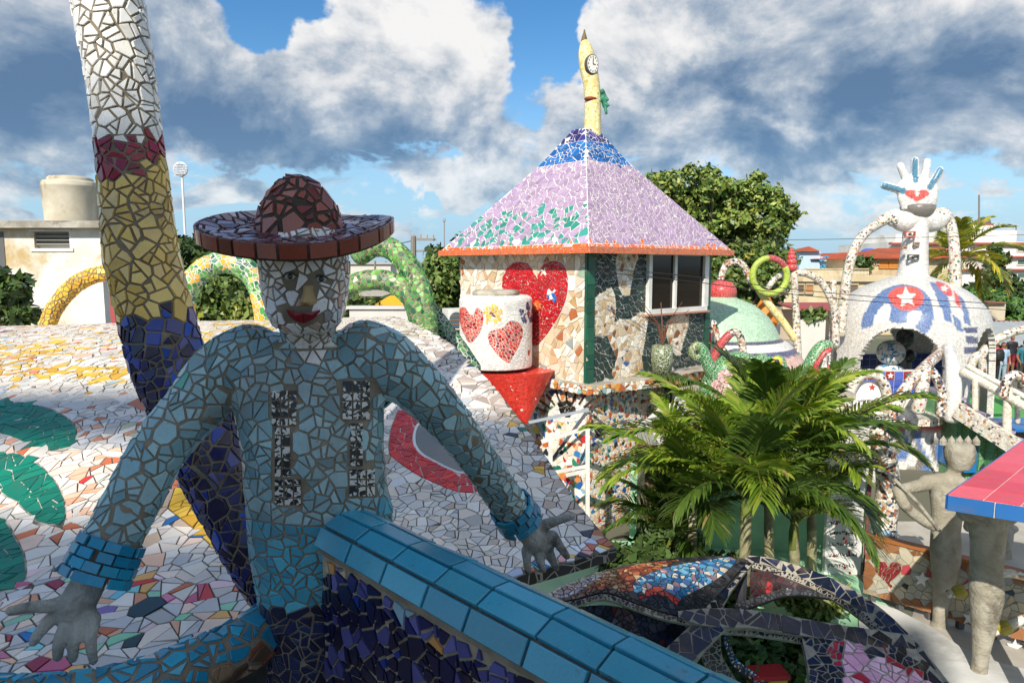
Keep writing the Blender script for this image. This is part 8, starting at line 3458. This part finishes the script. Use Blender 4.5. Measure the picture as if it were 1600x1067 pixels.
# flag
t = thing('cuban_flag', 'hanging flag with red triangle, white star and blue stripes by the stall', 'flag', P(1546, 590, 27))
b = MB()
a_, c_ = P(1533, 543, 27), P(1556, 592, 27)
def flg(u, v):
 return (a_.x + (c_.x - a_.x) * u, 27 + 0.05 * math.sin(u * 9 + v * 2), a_.z + (c_.z - a_.z) * v)
nx, nz = 20, 24
V = [flg(i / nx, j / nz) for j in range(nz + 1) for i in range(nx + 1)]
C = []
for j in range(nz + 1):
 for i in range(nx + 1):
  u, v = i / nx, j / nz
  c = lin('#2458a8') if int(u * 5) % 2 == 0 else lin('#e6e6e4')
  if v < 0.5 and abs(u - 0.5) < 0.5 * (1 - v / 0.5) + 0.02:
   c = lin('#c02830')
  C.append(c)
b.v, b.f, b.c = V, [(j * (nx + 1) + i, j * (nx + 1) + i + 1, (j + 1) * (nx + 1) + i + 1, (j + 1) * (nx + 1) + i) for j in range(nz) for i in range(nx)], C
b.build('cloth', 'painted', t)
b = MB()
s0 = Vector(flg(0.5, 0.16)) - Vector((0, 0.03, 0))
b.add([(s0.x + x, s0.y, s0.z + z) for x, z in star(0, 0, 0.10, 90)] + [tuple(s0 - Vector((0, 0.01, 0)))], [(10, (k + 1) % 10, k) for k in range(10)], (0.8, 0.8, 0.8))
b.build('star', 'painted', t)
b = MB()
b.tube([Vector(flg(-0.05, -0.01)), Vector(flg(1.05, -0.01))], 0.02, 6, (0.2, 0.15, 0.1))
b.build('pole', 'painted', t)
b = MB()
b.tube([(a_.x, 27.05, 0), (a_.x, 27.05, a_.z + 0.05)], 0.025, 6, (0.2, 0.15, 0.1))
b.build('post', 'painted', t)
def person(label, px, foot_py, Y, h=1.68, shirt='#8a1c24', legs='#26303a', pack=None, face_back=True, skin='#8a5a42', shorts=False):
 k = 1.0
 f = P(px, foot_py, Y)
 base = Vector((f.x, Y, max(f.z, 0.03)))
 t = thing('person', label, 'person', base)
 s_ = h / 1.7
 def q(x, y, z):
  return base + Vector((x * s_, y * s_, z * s_))
 V, F = [], []
 for sg in (-1, 1):
  limb(V, F, [q(0.09 * sg, 0, 0.9), q(0.10 * sg, 0, 0.48), q(0.10 * sg, 0.02, 0.08)], [0.085, 0.062, 0.042], 10)
  limb(V, F, [q(0.10 * sg, 0.02, 0.045), q(0.11 * sg, -0.14, 0.035)], [0.045, 0.038], 8)
  limb(V, F, [q(0.19 * sg, 0, 1.38), q(0.25 * sg, 0.0, 1.12), q(0.22 * sg, -0.12, 0.92)], [0.052, 0.042, 0.032], 8)
  for j in range(4):
   limb(V, F, [q(0.22 * sg, -0.13, 0.90), q(0.205 * sg + 0.015 * j * sg, -0.15, 0.83 - 0.006 * (j % 2))], [0.016, 0.010], 6)
 loft(V, F, [(q(0, 0, 0.86), 0.16, 0.11), (q(0, 0, 1.0), 0.155, 0.11), (q(0, 0, 1.15), 0.155, 0.10), (q(0, 0, 1.35), 0.19, 0.11), (q(0, 0, 1.43), 0.15, 0.09), (q(0, 0, 1.46), 0.06, 0.06)], 16)
 limb(V, F, [q(0, 0, 1.42), q(0, 0, 1.52)], [0.055, 0.055], 8)
 ball(V, F, q(0, -0.005, 1.60), (0.075, 0.092, 0.108))
 ball(V, F, q(0, -0.10, 1.585), (0.014, 0.02, 0.02))
 A, Fs = fuse(V, F, 0.018, 3)
 cs = []
 for v in A:
  z = (v[2] - base.z) / s_
  x = abs(v[0] - base.x) / s_
  if z > 1.66 or (z > 1.55 and v[1] > base.y - 0.02):
   c = lin('#1c1512')
  elif z > 1.44 or (x > 0.205 and z < 1.2):
   c = lin(skin)
  elif z > 0.9:
   c = lin(shirt)
  elif z > (0.52 if shorts else 0.08):
   c = lin(legs)
  elif z > 0.08:
   c = lin(skin)
  else:
   c = (0.05, 0.05, 0.05)
  cs.append(c)
 b = MB()
 b.v, b.f, b.c = [tuple(v) for v in A], Fs, cs
 b.build('body', 'painted', t, smooth=True)
 if pack:
  V, F = [], []
  loft(V, F, [(q(0, -0.20, 1.0), 0.13, 0.06), (q(0, -0.22, 1.1), 0.15, 0.09), (q(0, -0.21, 1.3), 0.15, 0.085), (q(0, -0.19, 1.42), 0.11, 0.05)], 14)
  b = MB()
  b.add(V, F, lin(pack))
  b.build('backpack', 'painted', t, smooth=True)
 return t
person('person in a red top with a black backpack near the flag', 1552, 606, 24, shirt='#b02430', legs='#1c1e24', pack='#1a1a20')
person('person in a pale blue top beside the red backpack', 1563, 606, 24.6, shirt='#9ab4cc', legs='#8fa0b0')
person('person in dark red shorts standing in the stall shade', 1578, 585, 29, shirt='#1c1c22', legs='#7a1c28', shorts=True)
person('person in teal with a blue backpack at the picture edge', 1597, 607, 23, shirt='#2a6a78', legs='#3a3430', pack='#1c4a78')
# ------------------------------------------------------------------ far houses on the right
mat_plain('tan_wall', '#d6c6a4', '#c2b08c', 0.9, 0.6, 6, c3='#a8967a')
mat_plain('white_wall', '#e4e2dc', '#d6d3ca', 0.85, 0.5, 6, c3='#bdb8ac')
mat_plain('roof_red', '#b8542e', '#a04626', 0.85, 1.0, 6, bump=0.4, bscale=6, bdist=0.05, c3='#8a5038')
def boxpx(mb, x0, y0, x1, y1, Y, depth, col=None, zmin=None):
 a, c = P(x0, y0, Y), P(x1, y1, Y)
 z0 = c.z if zmin is None else zmin
 mb.box(((a.x + c.x) / 2, Y + depth / 2, (a.z + z0) / 2), (c.x - a.x, depth, a.z - z0), 0, col)
def win_px(t, x0, y0, x1, y1, Y, col='#3a444c', frame='#e8e4da', name='window'):
 a, c = P(x0, y0, Y), P(x1, y1, Y)
 b = MB()
 w, h_ = c.x - a.x, a.z - c.z
 for sx, sz, bw, bh in ((0, h_ / 2, w, 0.12), (0, -h_ / 2, w, 0.12), (-w / 2, 0, 0.1, h_ - 0.13), (w / 2, 0, 0.1, h_ - 0.13)):
  b.box(((a.x + c.x) / 2 + sx, Y - 0.06, (a.z + c.z) / 2 + sz), (bw, 0.14, bh), 0, lin(frame))
 o = b.build(name, 'painted', t)
 g_ = MB()
 g_.box(((a.x + c.x) / 2, Y - 0.02, (a.z + c.z) / 2), (w - 0.05, 0.06, h_ - 0.05), 0, lin(col))
 g_.build('pane', 'painted', o)
def villa():
 Y = 75
 t = thing('blue_white_villa', 'white and pale blue villa with orange tiled roofs and a square turret', 'house', P(1290, 430, Y))
 b = MB()
 boxpx(b, 1250, 392, 1280, 440, Y, 4, lin('#b9cfe0'), 0)
 b.build('turret', 'painted', t)
 r = MB()
 a, c = P(1247, 393, Y - 0.5), P(1283, 393, Y - 0.5)
 ap = P(1264, 385, Y + 2)
 r.add([(a.x, Y - 0.5, a.z), (c.x, Y - 0.5, a.z), (c.x, Y + 4.5, a.z), (a.x, Y + 4.5, a.z), (ap.x, Y + 2, ap.z)], [(0, 1, 4), (1, 2, 4), (2, 3, 4), (3, 0, 4), (3, 2, 1, 0)])
 r.build('turret_roof', 'roof_red', t)
 b = MB()
 boxpx(b, 1281, 408, 1345, 440, Y + 0.2, 7, lin('#dfe6ea'), 0)
 b.build('wall', 'painted', t)
 b = MB()
 boxpx(b, 1268, 405.5, 1346, 408, Y - 0.1, 7.4, lin('#4f8fb8'))
 b.build('cornice', 'painted', t)
 r = MB()
 a, c = P(1268, 405.3, Y - 0.4), P(1346, 405.3, Y - 0.4)
 t0, t1 = P(1284, 396, Y + 4), P(1340, 394, Y + 4)
 r.add([(a.x, Y - 0.4, a.z), (c.x, Y - 0.4, c.z), (t1.x, Y + 4, t1.z), (t0.x, Y + 4, t0.z), (c.x, Y + 8, a.z), (a.x, Y + 8, a.z)], [(0, 1, 2, 3), (1, 4, 2), (4, 5, 3, 2), (5, 0, 3)])
 r.build('roof', 'roof_red', t)
 g_ = MB()
 q = [P(1281, 408, Y - 0.3), P(1291, 401, Y - 0.3), P(1301, 408, Y - 0.3)]
 g_.add(q + [p + Vector((0, 2, 0)) for p in q], [(0, 2, 1), (0, 1, 4, 3), (1, 2, 5, 4), (3, 4, 5)], lin('#dfe6ea'))
 g_.build('gable', 'painted', t)
 gt = MB()
 gt.bar(q[0], q[1], 0.25, 0.25, lin('#4f8fb8'))
 gt.bar(q[1], q[2], 0.25, 0.25, lin('#4f8fb8'))
 gt.build('gable_trim', 'painted', t)
 for k in range(4):
  x = 1277.5 + 5.6 * k
  win_px(t, x, 414, x + 3.6, 419, Y + 0.15, '#2a5a78', '#4f9ab8')
villa()
def tan_house():
 Y = 52
 t = thing('tan_terrace_house', 'tan house with red tile roof, wooden shutters and a balustrade terrace', 'house', P(1340, 500, Y))
 b = MB()
 boxpx(b, 1358, 404, 1480, 440, Y, 7, None, P(0, 440, Y).z)
 b.build('upper_wall', 'tan_wall', t)
 r = MB()
 a, c = P(1354, 404, Y - 0.6), P(1485, 404, Y - 0.6)
 t0, t1 = P(1372, 388, Y + 3.5), P(1478, 386, Y + 3.5)
 r.add([(a.x, Y - 0.6, a.z), (c.x, Y - 0.6, c.z), (t1.x, Y + 3.5, t1.z), (t0.x, Y + 3.5, t0.z), (c.x, Y + 7.5, a.z), (a.x, Y + 7.5, a.z)], [(0, 1, 2, 3), (1, 4, 2), (4, 5, 3, 2), (5, 0, 3), (0, 5, 4, 1)])
 r.build('roof', 'roof_red', t)
 for x0, x1 in ((1374, 1388), (1389, 1404)):
  sh = MB()
  boxpx(sh, x0, 408, x1, 420, Y - 0.08, 0.1, lin('#c07a2c'))
  so = sh.build('shutter', 'painted', t)
  for k in range(5):
   s_ = MB()
   boxpx(s_, x0 + 0.4, 408.5 + 2.3 * k, x1 - 0.4, 410.2 + 2.3 * k, Y - 0.13, 0.05, lin('#d08a38'))
   s_.build('slat', 'painted', so)
 for x in (1365, 1369, 1372):
  win_px(t, x - 1, 407, x + 1, 413, Y, '#5a5248', '#b8a888')
 # terrace storey
 b = MB()
 boxpx(b, 1225, 440, 1470, 470, Y - 1.2, 9, None, 0)
 b.build('lower_wall', 'tan_wall', t)
 b = MB()
 boxpx(b, 1225, 430, 1470, 440, Y - 1.5, 9.5)
 b.build('slab', 'tan_wall', t)
 b = MB()
 boxpx(b, 1260, 419.5, 1358, 421, Y - 1.5, 0.3)
 b.build('top_rail', 'tan_wall', t)
 for k in range(15):
  x = 1326 + 2.2 * k
  if x > 1357:
   break
  bb = MB()
  p, q = P(x, 430, Y - 1.35), P(x, 421, Y - 1.35)
  bb.tube([p, p.lerp(q, 0.35), p.lerp(q, 0.7), q], [0.03, 0.055, 0.03, 0.045], 6, lin('#d8c8a8'))
  bb.build('baluster', 'painted', t)
 b = MB()
 boxpx(b, 1258, 420.5, 1324, 430, Y - 1.45, 0.2)
 b.build('parapet', 'tan_wall', t)
 for x0, x1, col in ((1242, 1256, '#6a5a48'), (1292, 1300, '#4a3a30'), (1326, 1340, '#6f6254'), (1258, 1270, '#b07a48')):
  win_px(t, x0, 444, x1, 458, Y - 1.25, col, '#b8a888')
 # vine on the gate pergola
 leaf_cloud('ivy', t, [(tuple(P(1342, 408, Y - 0.5)), (0.9, 0.4, 0.35)), (tuple(P(1352, 411, Y - 0.5)), (0.5, 0.4, 0.4))], 300, 0.3, LEAF_D)
tan_house()
t = thing('blue_plastic_tank', 'bright blue plastic water tank beside the tan house roof', 'water tank', P(1356, 404, 60))
b = MB()
c0 = P(1357, 403, 60)
b.lathe([(0.55, 0), (0.62, 0.1), (0.60, 0.2), (0.63, 0.3), (0.60, 0.4), (0.63, 0.52), (0.58, 0.66), (0.3, 0.8), (0.0, 0.82)], c0, 20, lin('#1c63c8'))
b.build('drum', 'painted', t, smooth=True)
b = MB()
b.box((c0.x, 60, c0.z / 2 - 0.01), (1.4, 1.4, c0.z - 0.02), 0, (0.4, 0.36, 0.3))
b.build('stand', 'painted', t)
def apartments():
 Y = 85
 t = thing('white_apartment_block', 'white flat roofed apartment block with red brown ledges', 'building', P(1530, 470, Y))
 b = MB()
 boxpx(b, 1395, 378, 1900, 480, Y, 14, None, 0)
 b.build('wall', 'white_wall', t)
 b = MB()
 boxpx(b, 1400, 366, 1478, 378, Y + 2, 8)
 boxpx(b, 1478, 352, 1528, 378, Y + 1, 9)
 boxpx(b, 1528, 350.5, 1552, 378, Y + 1.2, 9)
 boxpx(b, 1552, 360, 1588, 378, Y + 1.5, 8)
 b.build('penthouse', 'white_wall', t)
 for y0, y1 in ((379, 382), (400, 402.5), (420, 422.5)):
  l_ = MB()
  boxpx(l_, 1393, y0, 1900, y1, Y - 0.6, 0.6, lin('#a8503c'))
  l_.build('ledge', 'painted', t)
 for y in (385, 406, 427):
  for x in (1589, 1612, 1640, 1675):
   win_px(t, x, y, x + 14, y + 8, Y, '#4a6a60', '#d8d4c8')
  for x in (1420, 1545):
   win_px(t, x, y + 1, x + 9, y + 8, Y, '#5a6a70', '#d8d4c8')
 b = MB()
 boxpx(b, 1528, 349, 1553, 351, Y + 1.1, 9.2, lin('#a8503c'))
 b.build('roof_trim', 'painted', t)
 for x, y0, r in ((1530, 305, 0.10), (1588, 352, 0.07)):
  m_ = MB()
  m_.tube([P(x, 362, Y + 3), P(x, y0, Y + 3)], r, 6, (0.2, 0.16, 0.14))
  m_.build('mast', 'painted', t)
 d = MB()
 d.ellipsoid(P(1536, 350, Y + 4), (0.9, 0.9, 0.9), 12, 8, (0.1, 0.1, 0.11))
 d.build('roof_tank', 'painted', t, smooth=True)
apartments()
t = thing('white_planter_wall', 'low white planter wall with plants beyond the mosaic poles', 'wall', P(1262, 520, 26))
b = MB()
boxpx(b, 1250, 500, 1290, 512, 26, 0.5, lin('#d8d4cc'), 0)
b.build('wall', 'painted', t)
leaf_cloud('foliage', t, [(tuple(P(1266, 494, 26.2)), (0.45, 0.3, 0.28)), (tuple(P(1278, 492, 26.2)), (0.35, 0.3, 0.3))], 260, 0.16, LEAF)
t = thing('red_awning', 'long faded red awning roof below the tan house', 'awning', P(1270, 490, 36))
b = MB()
a_, c_ = P(1222, 474, 36), P(1340, 482, 34)
b.add([(a_.x, 37, a_.z), (c_.x, 37, a_.z), (c_.x, 34, c_.z), (a_.x, 34, c_.z), (a_.x, 37, a_.z - 0.1), (c_.x, 37, a_.z - 0.1), (c_.x, 34, c_.z - 0.1), (a_.x, 34, c_.z - 0.1)], [(3, 2, 1, 0), (4, 5, 6, 7), (0, 1, 5, 4), (1, 2, 6, 5), (2, 3, 7, 6), (3, 0, 4, 7)], lin('#a04a44'))
b.build('sheet', 'painted', t)
b = MB()
b.box(((a_.x + c_.x) / 2, 36.5, c_.z / 2 - 0.1), (c_.x - a_.x, 0.3, c_.z - 0.2), 0, lin('#b8a890'))
b.build('wall', 'painted', t)
b = MB()
pp = [Pz(1225, 560, 1.2), Pz(1330, 560, 1.2), Pz(1330, 515, 1.2), Pz(1225, 515, 1.2)]
b.prism([(p.x, p.y) for p in pp], 0.0, 1.2)
b.build('grey_terrace', 'yard_concrete', kind='structure')
# ------------------------------------------------------------------ trees on the right
tree('large dense green tree behind the tower roof', (P(1120, 500, 27).x, 27, 0), P(1098, 352, 27), (3.7, 2.6, 2.35), 260, 0.36, 36000, 0.125, [tuple(v * 1.3 for v in c) for c in LEAF + LEAF_Y], trunk_r=0.28, limbs=16)
tree('lower leafy tree between tower and green dome', (P(1140, 500, 24).x, 24, 0), P(1165, 430, 24), (1.9, 1.5, 1.3), 90, 0.34, 10000, 0.13, LEAF, trunk_r=0.18, limbs=10)
shrub('round bright green tree beyond the hand tower', P(1560, 485, 45), (2.6, 2.0, 1.8), 40, 0.7, 8000, 0.22, [(0.07, 0.16, 0.03), (0.09, 0.19, 0.035), (0.055, 0.12, 0.025)], name='tree', cat='tree')
shrub('slim dark tree in front of the white apartments', P(1556, 425, 60), (1.0, 1.0, 3.0), 30, 0.6, 2000, 0.28, LEAF_D, name='tree', cat='tree')
shrub('bushy tree at the picture edge before the apartments', P(1590, 462, 55), (1.5, 1.2, 1.6), 26, 0.6, 2400, 0.26, LEAF_D, name='tree', cat='tree')
shrub('dark shrub left of the bright green tree', P(1520, 470, 50), (1.4, 1.2, 1.4), 20, 0.6, 1200, 0.34, LEAF_D, name='shrub')
t = thing('stone_chimney_shed', 'small weathered stone shed in front of the bright green tree', 'shed', P(1560, 500, 40))
b = MB()
boxpx(b, 1546, 475, 1570, 500, 40, 1.2, lin('#c8bca4'), 0)
b.build('wall', 'painted', t)
b = MB()
boxpx(b, 1544, 472, 1572, 475, 39.8, 1.5, lin('#8a5a44'))
b.build('roof', 'painted', t)
YP = [(0.24, 0.28, 0.035), (0.36, 0.33, 0.04), (0.17, 0.24, 0.03), (0.50, 0.40, 0.04)]
palm('coconut palm with yellowing fronds behind the hand tower', (P(1496, 520, 36).x, 36, 0), P(1497, 405, 36), 17, 3.0, YP, trunk_r=0.2, seed=71, ll=0.95, group='coconut palm', width=0.09, nl=38, min_rise=-30)
random.seed(8)
# ------------------------------------------------------------------ far tree line and city
def treeline():
 bl = []
 for k in range(260):
  a = random.uniform(-0.95, 0.95)
  Y = random.uniform(140, 420)
  h_ = random.uniform(1.6, 4.2)
  bl.append(((a * Y, Y, h_ * 0.6), (random.uniform(4, 10), 4, h_)))
 o = leaf_cloud('treeline', None, bl, 16000, 1.5, LEAF_D, kind='stuff')
 tag(o, kind='stuff')
 o['label'] = 'far line of dark trees along the horizon'
 o['category'] = 'trees'
treeline()
gH = 'far low city houses'
for k, (px, Y, w, h_, col) in enumerate(((575, 120, 9, 5.4, '#c8c4b8'), (240, 110, 10, 5.0, '#b8b0a4'), (172, 60, 4, 4.6, '#a8484a'), (200, 95, 8, 4.4, '#d0ccc4'), (628, 150, 12, 5.6, '#b0a8a0'))):
 p = P(px, 430, Y)
 t = thing('far_house', ('pale', 'grey', 'red', 'white', 'brownish')[k] + ' far house seen low between the nearer sculptures', 'house', (p.x, Y, 0), gH)
 b = MB()
 b.box((p.x, Y, h_ / 2), (w, 6, h_), 0, lin(col))
 b.build('wall', 'painted', t)
 r = MB()
 r.box((p.x, Y, h_ + 0.15), (w + 0.8, 6.8, 0.3), 0, (0.4, 0.38, 0.36))
 r.build('roof', 'painted', t)
 for j in range(2):
  win = MB()
  win.box((p.x - w / 4 + j * w / 2, Y - 3.03, h_ * 0.55), (w * 0.18, 0.1, h_ * 0.25), 0, (0.08, 0.09, 0.1))
  win.build('window', 'painted', t)
# ------------------------------------------------------------------ cables
gC = 'thin black cables across the park'
def cable(label, pts, r=0.008):
 sp = spline([tuple(P(*p)) for p in pts], 12)
 b = MB()
 b.tube([Vector(p) for p in sp], r, 5, (0.02, 0.02, 0.02))
 o = b.build('cable', 'painted', base=True)
 tag(o, label, 'cable', gC)
cable('upper thin cable sagging past the window and white dome', [(930, 418, 12.0), (1080, 432, 12.6), (1240, 452, 13.5), (1400, 466, 14.5), (1640, 478, 16)])
cable('lower thin cable sagging past the window and white dome', [(930, 424, 12.0), (1080, 440, 12.6), (1240, 460, 13.5), (1400, 474, 14.5), (1640, 488, 16)])
cable('faint high cable running off the tower eave', [(1105, 375, 14.5), (1300, 374, 15), (1640, 366, 17)], 0.006)
cable('long cable between the power pole and the hat', [(646, 376, 34), (560, 392, 40), (430, 400, 48)], 0.02)
